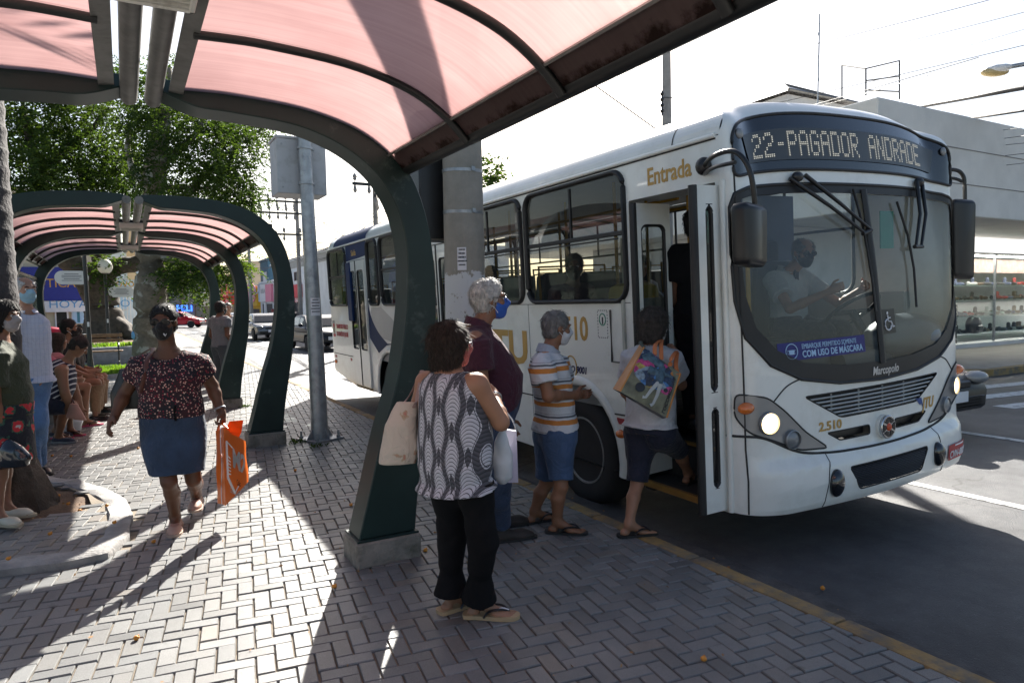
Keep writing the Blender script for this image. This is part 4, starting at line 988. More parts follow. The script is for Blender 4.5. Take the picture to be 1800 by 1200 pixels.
F.text(r, 'Dra', 1.9, U(367, F), Z(375, 535, F), mB['red'], .46, bold=.04); F.text(r, 'CLARE', 1.0, U(390, F), Z(395, 516, F), mB['red'], .46, bold=.03); F.text(r, 'odonto', .7, U(390, F), Z(395, 525, F), mB['red'], .46)
r = bldg('grey_block', 'plain pale block at the end of the street behind the wires', F, U(432.5, F), U(500, F), Z(450, 462, F), 10, wallm('mist', (0.50, 0.50, 0.50)))
# right hand row, facing the street
F = Front('x', 11.2)
Yv = lambda x: atx(x, 560, 11.2).y
def zz(x, y): return atx(x, y, 11.2).z
r = bldg('yellow_store', 'yellow store front with a round pink sign on the right side of the street', F, Yv(459), Yv(432), zz(450, 505), 9, wallm('yellow', (0.66, 0.44, 0.06)))
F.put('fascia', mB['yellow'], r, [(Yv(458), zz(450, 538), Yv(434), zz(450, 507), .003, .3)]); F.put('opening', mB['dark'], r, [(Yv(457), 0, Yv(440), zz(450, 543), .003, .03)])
b = MB(); c = F.w(Yv(449), zz(449, 515), .31); b.prism([(3.0 * math.cos(a), 1.0 * math.sin(a)) for a in np.linspace(0, 6.28, 32)[:-1]], .05, Matrix.Translation(c) @ Matrix([(0, 0, -1, 0), (1, 0, 0, 0), (0, 1, 0, 0), (0, 0, 0, 1)])); b.build('round_sign', mB['pink'], r)
F.text(r, 'ORO', 1.3, Yv(445.5), zz(449, 517.5), mB['white'], .375, 2.0)
r = bldg('teal_building', 'dark teal upper storey with white windows above the shop signs', Front('x', 11.5), Yv(470) + 0.5, Yv(455), zz(462, 458), 9, wallm('teal', (0.06, 0.13, 0.18)))
Front('x', 11.5).window(r, Yv(466), zz(465, 497), Yv(460), zz(465, 478), mB['white'])
r = bldg('pastel_store', 'store with pale blue, white and pink panels beside the yellow front', F, Yv(483), Yv(459.3), zz(470, 497), 9, wallm('pastel', (0.62, 0.64, 0.68)))
F.put('panel', mB['lblue'], r, [(Yv(462), zz(465, 530), Yv(459.6), zz(465, 499), .003, .2)]); F.put('panel', mB['white'], r, [(Yv(472), zz(470, 530), Yv(462.1), zz(470, 499), .003, .2)]); F.put('panel', mB['pink'], r, [(Yv(482.5), zz(478, 530), Yv(472.1), zz(478, 499), .003, .2)])
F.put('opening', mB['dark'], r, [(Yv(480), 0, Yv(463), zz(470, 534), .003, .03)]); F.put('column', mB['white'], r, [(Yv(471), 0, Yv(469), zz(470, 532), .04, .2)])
F.text(r, 'BIBA', .55, Yv(464.2), zz(468, 515), mB['grey'], .205, 2.0)
r = bldg('white_store', 'white two storey store with a red fascia and a ramp rail behind the galvanised post', F, Yv(640), Yv(483.5), zz(540, 452), 9, wallm('white', (0.66, 0.68, 0.72)))
F.put('fascia', mB['red'], r, [(Yv(533.5), zz(520, 523), Yv(498), zz(520, 501), .003, .35)]); F.put('fascia', mB['red'], r, [(Yv(533), zz(528, 531), Yv(522), zz(528, 523.5), .003, .3)])
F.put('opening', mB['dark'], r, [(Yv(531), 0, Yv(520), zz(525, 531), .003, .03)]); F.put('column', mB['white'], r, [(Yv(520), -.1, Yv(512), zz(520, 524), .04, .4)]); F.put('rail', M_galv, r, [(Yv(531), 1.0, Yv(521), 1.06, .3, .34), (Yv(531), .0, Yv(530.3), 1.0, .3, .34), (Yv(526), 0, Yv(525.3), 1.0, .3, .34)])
F.text(r, 'E', .8, Yv(517.5), zz(518, 515), mB['white'], .355, 1.6); F.text(r, 'loja', .5, Yv(526), zz(528, 530), mB['white'], .305, 1.6)
for k in range(4): F.window(r, Yv(486) - 2.2 - k * 3.4, zz(540, 490), Yv(486) - .8 - k * 3.4, zz(540, 474), bars=1)
F.put('door', mB['grey'], r, [(Yv(560), 0, Yv(550), 2.9, .003, .05)])
F.put('cornice_band', wallm('stain', (0.38, 0.37, 0.36)), r, [(Yv(639), zz(540, 466), Yv(484), zz(540, 453), .003, .06)])
b = MB(); c0, c1 = Yv(640), Yv(483.5)
for k in range(60):
    y_ = c0 + (c1 - c0) * k / 60; dy = (c1 - c0) / 60; zt = zz(540, 450)
    b.raw([F.w(y_, zt, .3), F.w(y_ + dy / 2, zt + .07, .3), F.w(y_ + dy / 2, zt + .9, -5), F.w(y_, zt + .83, -5), F.w(y_ + dy, zt, .3), F.w(y_ + dy, zt + .83, -5)], [(0, 1, 2, 3), (1, 4, 5, 2)])
b.build('roof', mat('tin_roof', (0.42, 0.43, 0.45), 0.5, 0.3, var=0.2), r, smooth=0)
# concrete store on the corner, its upper slab reaching over the pavement
M_beton = wallm('beton', (0.74, 0.72, 0.67), (0.62, 0.60, 0.55))
F = Front('y', 11.0)
r = thing('concrete_store', 'concrete shoe store with a heavy grey upper slab overhanging its lit glass window', 'building', (20, 11, 0))
b = MB(); b.box((31.9, 15.7, 4.395), (38, 15, 2.15), bev=0.02); b.build('upper_slab', M_beton, r, smooth=20)
b = MB()
for z in (4.0, 4.75): b.box((31.9, 8.195, z), (38, 0.012, 0.018))
b.build('board_joint', mat('joint_grey', (0.23, 0.22, 0.21), 0.9), r, smooth=0)
F.put('wall', wallm('offwhite', (0.6, 0.6, 0.6)), r, [(14.0, -.2, 18.4, 3.31, -8, 0), (14, 2.85, 45, 3.31, -8, -.02), (14, -.2, 45, .12, -2.5, -.02), (18.4, .12, 45, 2.85, -2.6, -2.2)])
F.put('white_band', emat('lit_fascia', (1, .98, .93), .42), r, [(18.4, 2.86, 45, 3.30, -.015, .06)])
b = MB()
for x in np.arange(18.5, 40, 2.45): b.box((x, 11.02, 1.5), (.05, .06, 2.7))
b.box((29, 11.02, 2.83), (22, .07, .05)); b.build('window_frame', M_galv, r, smooth=0)
F.put('pane', glassmat('shop_glass', (0.9, 0.93, 0.92), 1.45, 0.02), r, [(18.4, .12, 45, 2.82, -.06, -.05)])
F.put('header_reflection', mat('reflection_rose', (0.55, 0.36, 0.32), 0.6, var=0.2), r, [(18.4, 2.3, 45, 2.74, -1.0, -.9)])  # rose panel paints in the reddish reflections of the upper glass
gl = glassmat('shelf_glass', (0.85, 0.95, 0.92), 1.5, 0.05, (0.6, 0.7, 0.67), 0.35)
SH = [.36, .92, 1.42, 1.88]
for z in SH: F.put('shelf', gl if z > .5 else mB['white'], r, [(20.0, z - .02, 30, z, -1.3, -.55)])
b = MB(); b.box((29, 11.35, 2.78), (20, .16, .03)); b.build('strip_lamp', emat('shop_lamp', (1, .97, .9), 11.0), r)
# one low shoe, copied along the shelves in several colours
def shoe_mesh(kind):
    s = Soft(0.016)
    s.ell((0.06, 0, .05), (.10, .045, .045), k=.03); s.ell((-.07, 0, .06), (.06, .042, .06), k=.03)
    if kind: s.cap((-.08, 0, .06), (-.07, 0, .19), .045, .05, k=.03)
    s.cut((0, 0, 0.0), (0, 0, -1))
    return s
cols = [(0.03, 0.03, 0.035), (0.12, 0.07, 0.04), (0.45, 0.05, 0.05), (0.55, 0.54, 0.52), (0.30, 0.20, 0.13), (0.10, 0.12, 0.2)]
nm = ['black', 'brown', 'red', 'white', 'tan', 'navy']
protos = {}
rs = np.random.RandomState(9)
for si, z in enumerate(SH):
    x = 20.6
    while x < 29.5:
        ci = [0, 1, 0, 4, 2, 3, 5, 0][rs.randint(8)]; kd = int(rs.rand() < .35)
        key = (ci, kd)
        lab = '%s %s on the %s of the store window' % (nm[ci], 'ankle boot' if kd else 'low shoe', ['floor tier', 'lowest glass shelf', 'middle glass shelf', 'top glass shelf'][si])
        if key not in protos:
            o = shoe_mesh(kd).build('shoe', mat('shoe_' + nm[ci], cols[ci], 0.45)); protos[key] = o
        else:
            o = protos[key].copy(); COL.objects.link(o)
        o.location = (x, 11.85 + rs.rand() * .2, z + .001); o.rotation_euler = (0, 0, rs.uniform(-2.4, -0.6)); o.scale = (1.15,) * 3
        tag(o, lab, 'shoe', lab + 's'); x += .20 + rs.rand() * .22
t = thing('round_backpack', 'black domed backpack standing on the floor of the shoe store window', 'backpack', (23.6, 11.7, .36)); s = Soft(.03); s.ell((23.6, 11.7, .62), (.3, .2, .32)); s.cut((0, 0, .37), (0, 0, -1)); s.build('body', M_black, t); b = MB(); b.box((23.6, 11.5, .52), (.3, .06, .2), bev=.03); b.build('pocket', M_black, t)
t = thing('display_column', 'dark column with white scribbles in the corner of the shoe store window', 'display stand', (21.75, 11.5, .1)); b = MB(); b.box((21.75, 11.5, .7), (.45, .3, 1.2), bev=.01); b.build('column', M_black, t)
b = MB()
rs = np.random.RandomState(4)
for k in range(12):
    c = V((21.6 + rs.rand() * .3, 11.345, .2 + rs.rand() * 1.0)); rr = .05 + rs.rand() * .05
    b.tube([c + V((rr * math.cos(a), 0, rr * math.sin(a))) for a in np.linspace(0, 5.2, 12)], .008, 5)
b.build('scribble', mB['white'], t)
# roof frame, mast, hipped tin roof, seen above the bus
t = thing('roof_frame', 'empty rusty hoarding frame of thin bars on the roof of the concrete store', 'frame', (14, 11, 5.47))
g = lambda x, y, Y: at(x, y, Y)
b = MB()
p1, p2, p3 = at(1480, 175, 10.5), at(1522, 168, 9.6), at(1581, 175, 9.9)
q1, q2, q3 = at(1480, 115, 10.5), at(1522, 121, 9.6), at(1581, 107, 9.9)
for a_, c_ in ((p1, q1), (p2, q2), (p3, q3), (q1, q2), (q2, q3), (p2.lerp(q2, .55), p3.lerp(q3, .6)), (p2.lerp(q2, .2), p3.lerp(q3, .2))): b.cyl(a_, c_, .017, 6)
b.build('bars', M_iron, t)
t = thing('antenna_mast', 'tall thin antenna mast above the bus roof', 'antenna', at(1437, 175, 14)); b = MB(); b.cyl(at(1437, 190, 14), at(1441, 25, 14), .022, 6)
for k in (60, 100, 140): b.box(at(1439, k, 14), (.03, .03, .09))
b.build('mast', M_galv, t)
t = thing('hip_roof_house', 'house with a pale corrugated hip roof rising behind the bus', 'house', at(1380, 300, 24))
b = MB(); ap = at(1377, 150, 24); e = ap.z - 1.25; corners = [V((ap.x - 2.6, 21.6, e)), V((ap.x + 3.2, 21.6, e)), V((ap.x + 3.2, 27, e)), V((ap.x - 2.6, 27, e))]
b.raw([*corners, ap, ap + V((0.6, 0.5, 0))], [(0, 1, 4), (1, 2, 5, 4), (2, 3, 5), (3, 0, 4, 5)])
b.build('roof', mat('old_tin', (0.72, 0.72, 0.73), 0.5, 0.0, var=0.35, vs=9, dirt=(0.3, 0.2, 0.15), dscale=3), t, smooth=0)
b = MB()
for a_, c_ in ((corners[0], ap), (corners[1], ap), (corners[1], corners[0])): b.cyl(a_ + V((0, 0, .04)), c_ + V((0, 0, .04)), .07, 6)
b.build('ridge_cap', M_alu, t)
b = MB(); b.box((ap.x + .3, 24.3, e / 2 - .05), (5.2, 4.8, e)); b.build('wall', wallm('plain', (0.5, 0.5, 0.5)), t, smooth=0)

# ================================================================== STREET POLES AND WIRES
M_pole = mat('pole_concrete', (0.27, 0.26, 0.25), 0.9, var=0.15)
M_wire = mat('wire_black', (0.015, 0.015, 0.018), 0.6)
def upole(label, x, y, h, arms, r=.15, extras=()):
    t = thing('utility_pole', label, 'pole', (x, y, 0))
    b = MB(); b.tube([(x, y, -.1), (x, y, h)], [r, r * .62], 12); b.build('shaft', M_pole, t, smooth=60)
    for z, w_, dx, ang, ins in arms:
        M3 = Matrix.Rotation(ang, 3, 'Z')
        b = MB(); b.box((x + dx * math.cos(ang), y - .16 + dx * math.sin(ang), z), (w_, .09, .11), M3); ca = b.build('crossarm', M_iron, t, smooth=0)
        for k in range(ins):
            b = MB(); o = M3 @ V((-w_ / 2 + .1 + (w_ - .2) * k / max(1, ins - 1) + dx, 0, 0)); p = V((x, y - .16, z)) + o
            b.lathe([(.02, .0), (.02, .12), (.09, .16), (.06, .22), (.10, .27), (.05, .36), (.02, .40)], Matrix.Translation(p), 8)
            b.lathe([(.02, -.0), (.07, -.18), (.08, -.28), (.03, -.36)], Matrix.Translation(p), 8)
            b.build('insulator', M_pole, ca, smooth=40)
    for e in extras: e(t, x, y)
    return t
def brace(t, x, y):
    b = MB(); b.cyl((x - .9, y - .16, 6.1), (x, y - .16, 5.2), .03, 6); b.build('brace', M_iron, t)
pA = atx(660, 380, 8.95)
upole('concrete utility pole with timber crossarm seen above the rear of the bus', 8.95, pA.y, atx(655, 322, 8.95).z, [(atx(655, 328, 8.95).z, 1.9, 0, 0, 4), (atx(655, 352, 8.95).z, 1.7, 0, 1.2, 3)], .14, ())
pT = at(545, 420, 41)
upole('utility pole with stacked insulator arms hidden partly by the galvanised post', 9.0, 41, atx(510, 352, 9.0).z, [(atx(515, 360, 9.0).z, 2.6, -.9, 0, 6), (atx(512, 382, 9.0).z, 3.0, -1.1, 0, 7), (atx(512, 418, 9.0).z, 2.0, -.8, 0, 3)], .15)
upole('grey utility pole carrying many wires in front of the yellow store', 9.1, atx(440, 500, 9.1).y, 8.5, [(8.0, 2, 0, 0, 4), (7.2, 1.6, 0, 0, 3)], .17)
pB = (11.6, 12.9)
hB = at(1170, 70, 12.9).z
upole('concrete utility pole rising behind the bus roof near the shelter beam', at(1172, 150, 12.9).x, 12.9, hB, [], .16)
t = thing('pole_isolator', 'string of small insulators hanging on the utility pole behind the bus roof', 'insulator', at(1165, 180, 12.8)); b = MB()
for y_ in (165, 175, 185, 195): b.ball(at(1164, y_, 12.75), .05, 8, 6)
b.cyl(at(1164, 160, 12.75), at(1164, 203, 12.75), .02, 6); b.cyl(at(1164, 172, 12.75), at(1182, 172, 12.75), .015, 5); b.build('string', M_black, t)
def cable(label, p, q, r=.012, sag=.25, ext=0.0, n=14, group='thin overhead wires'):
    p, q = V(p), V(q); d = q - p; p2, q2 = p - d * ext, q + d * ext
    pts = [p2.lerp(q2, k / n) - V((0, 0, sag * 4 * (k / n) * (1 - k / n))) for k in range(n + 1)]
    b = MB(); b.tube(pts, r, 6); return tag(b.build('overhead_cable', M_wire, smooth=60), label, 'cable', group)
thick = 'thick black overhead cables on the right'
cable('thickest black cable bundle crossing above the bus front to the right edge', at(1545, 199, 11.5), at(1805, 152, 6.8), .05, .02, .6, group=None)
cable('second thick black cable just under the thickest bundle, right of the bus', at(1625, 219, 11.0), at(1805, 192, 6.8), .034, .02, .6, group=None)
wires = [((1640, 217), (1800, 205)), ((1650, 256), (1800, 237)), ((1660, 262), (1800, 250)), ((1655, 285), (1800, 268)), ((1665, 300), (1800, 285)), ((1400, 172), (1800, 78)), ((1560, 80), (1800, 20)), ((1590, 110), (1800, 50)), ((1500, 60), (1790, -15)), ((1420, 190), (1530, 160)), ((1330, 210), (1545, 150)), ((1640, 243), (1800, 222))]
for (a, c_) in wires: cable('thin black wire strung over the street at the right', at(a[0], a[1], 11.5), at(c_[0], c_[1], 7.5), .007, .03, .5, group='thin wires over the street at the right')
cable('thin stay wire sloping down behind the bus roof', at(1048, 152, 11), at(1150, 225, 11), .012, 0, .1, group=None)
cable('thin stay wire from the insulator arms down to the bus roof', at(555, 383, 30), at(615, 420, 30), .015, .02, .1, group=None)
yP = [pA.y, 41, atx(440, 500, 9.1).y, 92]
for i in range(3):
    for k in range(8):
        x_ = 8.3 + .16 * k; z0 = [5.9, 4.4, 4.6, 4.9, 5.2, 5.5, 5.0, 5.4][k]
        cable('black wire running along the right side of the street', (x_, yP[i], z0), (x_ + .1, yP[i + 1], z0 + .7 * i), .014, .45 + .1 * (k % 3), group='wires along the right side of the street')
for k in range(5): cable('black wire crossing high between the far shop fronts', (-3, 66, 6.5 + .5 * k), (9.1, 50 + 3 * k, 6.0 + .4 * k), .016, .5, group='wires crossing between the far shops')
# street lamp at the right edge
t = thing('street_lamp', 'white street lamp head on a long arm at the upper right edge', 'street lamp', (17.4, 8.0, 0))
lp = at(1752, 122, 8.0); lq = at(1785, 116, 7.7); 
b = MB(); d = (lq - lp); b.tube([lp - d * .75, lp - d * .5, lp, lp + d * .5, lp + d * .8], [.05, .13, .16, .13, .07], 12, flat=.6); b.build('lamp_head', mat('lamp_white', (0.7, 0.7, 0.7), 0.4), t, smooth=60)
b = MB(); b.ball(lp - d * .1 - V((0, 0, .055)), (.30, .12, .10), 14, 8, Matrix.Rotation(-.6, 3, 'Z')); b.build('lens', mat('lamp_lens', (0.55, 0.42, 0.2), 0.3), t, smooth=180)
b = MB(); b.tube([lp + d * .7, lp + d * 2.5, lp + d * 4.5 - V((0, 0, .3)), V((lp.x + 3.6, 7.9, 4)), V((lp.x + 3.6, 7.9, 0))], .05, 8); b.build('arm', M_galv, t, smooth=60)

# ================================================================== CARS
M_tyre = mat('tyre', (0.02, 0.02, 0.021), 0.85, var=0.2)
M_rim = mat('wheel_silver', (0.45, 0.46, 0.47), 0.35, 0.7)
M_carglass = glassmat('car_glass', (0.16, 0.19, 0.21), 1.35, 0.02, (0.02, 0.024, 0.03), 0.5)
M_lampc = mat('lamp_clear', (0.22, 0.23, 0.24), 0.3, 0.1, coat=.3)
M_lampr = mat('lamp_red', (0.45, 0.02, 0.02), 0.2, coat=1.0)
def car(label, col, loc, rz, van=0.0, hl=False, front_h=0.95, name='parked_car'):
    "nose along local -y"
    root = thing(name, label, 'car', M=Matrix.Translation(V(loc)) @ Matrix.Rotation(rz, 4, 'Z'))
    m = mat('carpaint_%d_%d_%d' % tuple(int(c * 100) for c in col), col, 0.25 if min(col) > .1 else .4, 0.35 if min(col) > .1 else 0.0, var=0.03, coat=0.6 if min(col) > .1 else .15, spec=.3)
    W = .84; Lh = 2.05
    prof = [(-2.05, .30), (-2.07, .55), (-1.98, .72), (-1.2, .90), (-1.05, .93), (1.75, .97), (2.02, .92), (2.07, .6), (2.03, .30)]
    def archp(c): return [(c + .36 * math.cos(a), .30 + .36 * math.sin(a)) for a in np.linspace(0, math.pi, 10)]
    out = prof + archp(1.35) + archp(-1.3)
    YZ = Matrix([(0, 0, 1, -W), (1, 0, 0, 0), (0, 1, 0, 0), (0, 0, 0, 1)])
    b = MB(); b.prism(out, 2 * W, YZ, bev=.05)
    for v in b.b.verts:
        t = abs(v.co.y) / 2.05; v.co.x *= 1 - .14 * max(0, t - .55) / .45 - .04 * max(0, v.co.z - .7)
    b.build('body', m, root, smooth=38, local=True)
    h = 1.44 + van; zt = h - .05
    cab = [(-1.15, .91), (-.35, zt), (.2, h), (1.0 + van, zt), (1.78, .95)]
    b = MB(); b.prism(cab, 1.56, Matrix([(0, 0, 1, -.78), (1, 0, 0, 0), (0, 1, 0, 0), (0, 0, 0, 1)]), bev=.04)
    def tp(v):
        k = 1 - .2 * (v.z - .9) / .55; return V((v.x * k, v.y, v.z))
    for v in b.b.verts: v.co = tp(v.co)
    b.build('cabin', m, root, smooth=38, local=True)
    def pane(pts, nm='window'):
        b = MB(); b.raw(pts, [tuple(range(len(pts)))]); b.build(nm, M_carglass, root, smooth=0, local=True)
    def k_(z): return 1 - .2 * (z - .9) / .55
    zf = zt - .06
    pane([(x * k_(z), y - .012, z + .012) for x, y, z in [(-.70, -1.08, .965), (.70, -1.08, .965), (.68, -.42, zf), (-.68, -.42, zf)]], 'windscreen')
    pane([(x * k_(z), y + .012, z + .012) for x, y, z in [(.66, 1.70, 1.02), (-.66, 1.70, 1.02), (-.64, 1.06 + van, zf), (.64, 1.06 + van, zf)]], 'rear_window')
    for s in (-1, 1):
        for quad in ([(-.92, .98), (.05, .98), (.05, zf), (-.33, zf)], [(.13, .98), (1.0, .98), (1.0, zf), (.13, zf)], [(1.07, 1.0), (1.55, 1.0), (1.03 + van, zf), (1.07, zf)]):
            p = [(s * (.78 * k_(z) + .006), y, z) for y, z in quad]; pane(p if s > 0 else p[::-1])
        b = MB(); b.ball((s * .92, -.82, 1.0), (.10, .06, .07), 10, 8); b.build('mirror', m, root, smooth=180, local=True)
        b = MB(); b.ball((s * .6, -1.97, .70), (.19, .13, .085), 14, 8); b.build('headlight', M_lampc, root, smooth=180, local=True)
        b = MB(); b.ball((s * .62, 2.0, .80), (.12, .08, .12), 12, 8); b.build('tail_light', M_lampr, root, smooth=180, local=True)
        for yw in (-1.3, 1.35):
            Mw = Matrix.Translation((s * .74, yw, .30)) @ Matrix.Rotation(rad(90) * s, 4, 'Y')
            b = MB(); b.lathe([(.19, -.09), (.29, -.09), (.30, -.06), (.30, .06), (.29, .09), (.20, .09)], Mw, 20); wh = b.build('wheel', M_tyre, root, smooth=40, local=True)
            b = MB(); b.lathe([(.0, .07), (.06, .075), (.10, .05), (.17, .06), (.20, .088), (.20, -.08)], Mw, 20); b.build('rim', M_rim, wh, smooth=30, local=True)
    b = MB(); b.box((0, -2.05, .42), (1.3, .05, .16), bev=.03); b.box((0, -2.035, .64), (.66, .05, .10), bev=.02)
    for k in range(4): b.box((0, -2.065, .37 + .035 * k), (1.1, .02, .012))
    b.build('grille', M_black, root, smooth=30, local=True)
    b = MB(); b.box((0, -2.085, .50), (.40, .015, .13)); b.build('number_plate', mB['white'], root, smooth=0, local=True)
    return root
zR = -.146
car('silver grey people carrier driving towards the camera left of the galvanised post', (0.15, 0.155, 0.16), (6.6, 39.0, zR), 0.02, -.04)
car('pale blue hatchback queueing behind the silver people carrier', (0.22, 0.27, 0.32), (5.9, 48.0, zR), 0.0, -.04)
car('dark hatchback passing behind the shelter post nose beside the silver car', (0.02, 0.022, 0.03), (7.95, 40.0, zR), 0.05, 0)
car('black hatchback following the bus at its rear left corner', (0.012, 0.014, 0.022), (6.9, 28.3, zR), 0.03, -.05)
car('bright red hatchback crossing the far junction', (0.50, 0.015, 0.03), (4.3, 68.0, zR), rad(62), 0)
car('red saloon parked by the shop, seen through the shelter glass', (0.42, 0.02, 0.05), (-4.2, 37.0, 0.0), rad(90), 0)
car('black car whose nose shows past the far side of the bus front', (0.010, 0.011, 0.013), (8.85, 6.62, zR), 0.0, .25)

# ================================================================== THE BUS (built in its own frame: x to the far side, y to the rear, z up from the road)
_c, _s = math.cos(.04), math.sin(.04); _cp, _sp = math.cos(-.008), math.sin(-.008)
BM = Matrix.Translation((4.745, 3.0, -.15)) @ (Matrix([(_cp, -_sp, 0), (_sp, _cp, 0), (0, 0, 1)]) @ Matrix([(_c, 0, -_s), (0, 1, 0), (_s, 0, _c)])).to_4x4()
bus = thing('city_bus', 'white city bus standing at the kerb with its front door open and headlights lit', 'bus', M=BM)
M_bus = mat('bus_white', (0.80, 0.81, 0.765), 0.28, var=0.04, vs=1.2, coat=0.5, dirt=(0.62, 0.61, 0.54), dscale=2.6, dlim=(0.50, 0.85), bump=0.05, bs=2.2)
M_busblue = mat('bus_navy', (0.010, 0.028, 0.095), 0.5, var=0.08, spec=0.12)
M_busgrey = mat('bus_grey_band', (0.44, 0.45, 0.44), 0.3, var=0.04, coat=0.3)
M_ochre = mat('ochre_vinyl', (0.50, 0.30, 0.08), 0.5, var=0.05)
M_seam = mat('seam_dark', (0.03, 0.03, 0.03), 0.8)
M_bglass = glassmat('bus_window_glass', (0.42, 0.45, 0.45), 1.5, 0.01, (0.5, 0.52, 0.5), 0.03)
M_wglass = glassmat('windscreen_glass', (0.66, 0.71, 0.70), 1.5, 0.01, (0.55, 0.60, 0.60), 0.07)
M_gloss = mat('gloss_black', (0.008, 0.009, 0.012), 0.08, var=0.1, coat=1.0)
M_clus = mat('lamp_cluster_grey', (0.28, 0.285, 0.29), 0.3, 0.5, var=0.05)
M_in = mat('bus_inside_grey', (0.32, 0.33, 0.32), 0.6, var=0.05)
M_infl = mat('bus_floor_dark', (0.05, 0.05, 0.055), 0.7)
M_seat = mat('seat_dark', (0.025, 0.028, 0.036), 0.7, var=0.15)
M_yel = mat('handrail_yellow', (0.42, 0.23, 0.015), 0.4)
M_lamp_on = emat('headlight_on', (1.0, 0.72, 0.36), 2.2)
M_led = emat('led_dots', (0.95, 0.94, 0.84), 0.2)
M_amber = mat('amber_lens', (0.72, 0.17, 0.02), 0.2, coat=1.0)
M_redref = mat('red_reflector', (0.35, 0.02, 0.03), 0.4)
BW = 1.27
def _plan():
    P = []
    for k in range(40): x = .98 * k / 40; P.append((x, -.07 * (1 - (x / .98) ** 2)))
    for k in range(41):
        t = k / 40; a, b_, c_, d = (.98, 0), (1.14, .022), (1.262, .05), (1.27, .20)
        P.append(tuple(a[i] * (1 - t) ** 3 + 3 * b_[i] * t * (1 - t) ** 2 + 3 * c_[i] * t * t * (1 - t) + d[i] * t ** 3 for i in (0, 1)))
    return P
_PL = np.array(_plan()); _SL = np.concatenate([[0], np.cumsum(np.hypot(*np.diff(_PL, axis=0).T))]); SEND = float(_SL[-1])
def crown(x):
    x = min(abs(x), 1.2699)
    return 2.87 + .345 * (1 - (x / 1.27) ** 3.2) ** .4545
_RZ = [.2, .34, .42, .55, .68, .74, .9, 1.3, 2.0, 2.6, 2.95, 3.05, 3.12, 3.18, 3.215]
_RY = [.03, -.03, -.07, -.085, -.07, -.01, 0, 0, .065, .14, .185, .215, .265, .36, .54]
def Fm(s, z, off=0.0):
    a = abs(s); sg = 1 if s >= 0 else -1
    if a > SEND: x, y = 1.27, .20 + a - SEND
    else: x, y = float(np.interp(a, _SL, _PL[:, 0])), float(np.interp(a, _SL, _PL[:, 1]))
    a1 = min(a + .01, SEND); a0 = max(a1 - .02, 0)
    tx, ty = np.interp(a1, _SL, _PL[:, 0]) - np.interp(a0, _SL, _PL[:, 0]), np.interp(a1, _SL, _PL[:, 1]) - np.interp(a0, _SL, _PL[:, 1])
    l = math.hypot(tx, ty); nx, ny = ty / l, -tx / l
    if a < .02: nx, ny = 0, -1
    t = min(max((a - .95) / (SEND - .95), 0), 1); wgt = 1 - t * t * (3 - 2 * t)
    y += float(np.interp(z, _RZ, _RY)) * wgt
    zc = crown(x); za = z if z < 2.3 else 2.3 + (z - 2.3) * (zc - 2.3) / .915
    return V((sg * (x + nx * off), y + ny * off, za))
def S_(y, z, off=0.0): return V((-BW - off, y, z))
def fsheet(name, m, outline, parent=bus, holes=(), off=0.0, thick=0.0, step=.06, smooth=50):
    b = MB(); b.sheet(outline, holes, fn=lambda s, z: Fm(s, z, off), du=step, dv=step * 1.3, thick=thick, flip=False)
    return b.build(name, m, parent, smooth=smooth, local=True)
def ssheet(name, m, outline, parent=bus, holes=(), off=0.0, thick=0.0, smooth=30):
    b = MB(); b.sheet(outline, holes, fn=lambda y, z: S_(y, z, off), thick=thick, flip=True)
    return b.build(name, m, parent, smooth=smooth, local=True)
def sm(pts, n=5, closed=True): return [(p.x, p.y) for p in catmull([V((a, b_, 0)) for a, b_ in pts], n, closed)]
def ring_tube(name, m, pts, fn, r, parent=bus, closed=True, flat=1.0):
    pts = [(a[0] + (c[0] - a[0]) * k / n, a[1] + (c[1] - a[1]) * k / n) for a, c in zip(pts, list(pts[1:]) + [pts[0]]) for n in [max(1, int(math.hypot(c[0] - a[0], c[1] - a[1]) / .07)) if closed else 1] for k in range(n)]
    b = MB(); b.tube([fn(*p) for p in pts], r, 7, closed=closed, cap=not closed, flat=flat); return b.build(name, m, parent, smooth=70, local=True)
# ---- front mask
sym = lambda h: [(-a, z) for a, z in h] + [(a, z) for a, z in h[::-1]]
WS_O = sym([(0.02, 1.18), (.5, 1.20), (.86, 1.27), (1.13, 1.42), (1.27, 1.66), (1.30, 1.9), (1.31, 2.3)][::1])
half = [(.02, 1.175), (.45, 1.195), (.80, 1.255), (1.05, 1.37), (1.22, 1.56), (1.28, 1.80), (1.295, 2.1), (1.295, 2.44), (1.25, 2.545), (1.1, 2.565), (.02, 2.565)]
WS_O = [(a, z) for a, z in half] + [(-a, z) for a, z in half[::-1]]
halfi = [(.02, 1.305), (.40, 1.315), (.76, 1.36), (.98, 1.46), (1.14, 1.62), (1.205, 1.83), (1.225, 2.1), (1.225, 2.42), (1.19, 2.485), (1.08, 2.50), (.02, 2.50)]
WS_I = [(a, z) for a, z in halfi] + [(-a, z) for a, z in halfi[::-1]]
GR = rpoly([(-.78, 1.135), (-.62, 1.05), (-.44, .955), (.44, .955), (.62, 1.05), (.78, 1.135)], .035)
SLOT = [rpoly([(-.58, .865), (-.15, .865), (-.15, .80), (-.46, .80)], .02), rpoly([(.15, .865), (.58, .865), (.46, .80), (.15, .80)], .02)]
LG = rpoly([(-.46, .625), (.46, .625), (.36, .455), (-.36, .455)], .03)
E_ = SEND - .004
MASK = [(-E_, .40), (-1.0, .385), (0, .375), (1.0, .385), (E_, .40), (E_, 3.214), (-E_, 3.214)]
DP = rpoly([(-1.245, 2.665), (1.245, 2.665), (1.245, 3.06), (-1.245, 3.06)], .09, 6)
DP = [(s, z + (.02 * (1 - (s / 1.245) ** 2) if z > 2.8 else 0)) for s, z in DP]
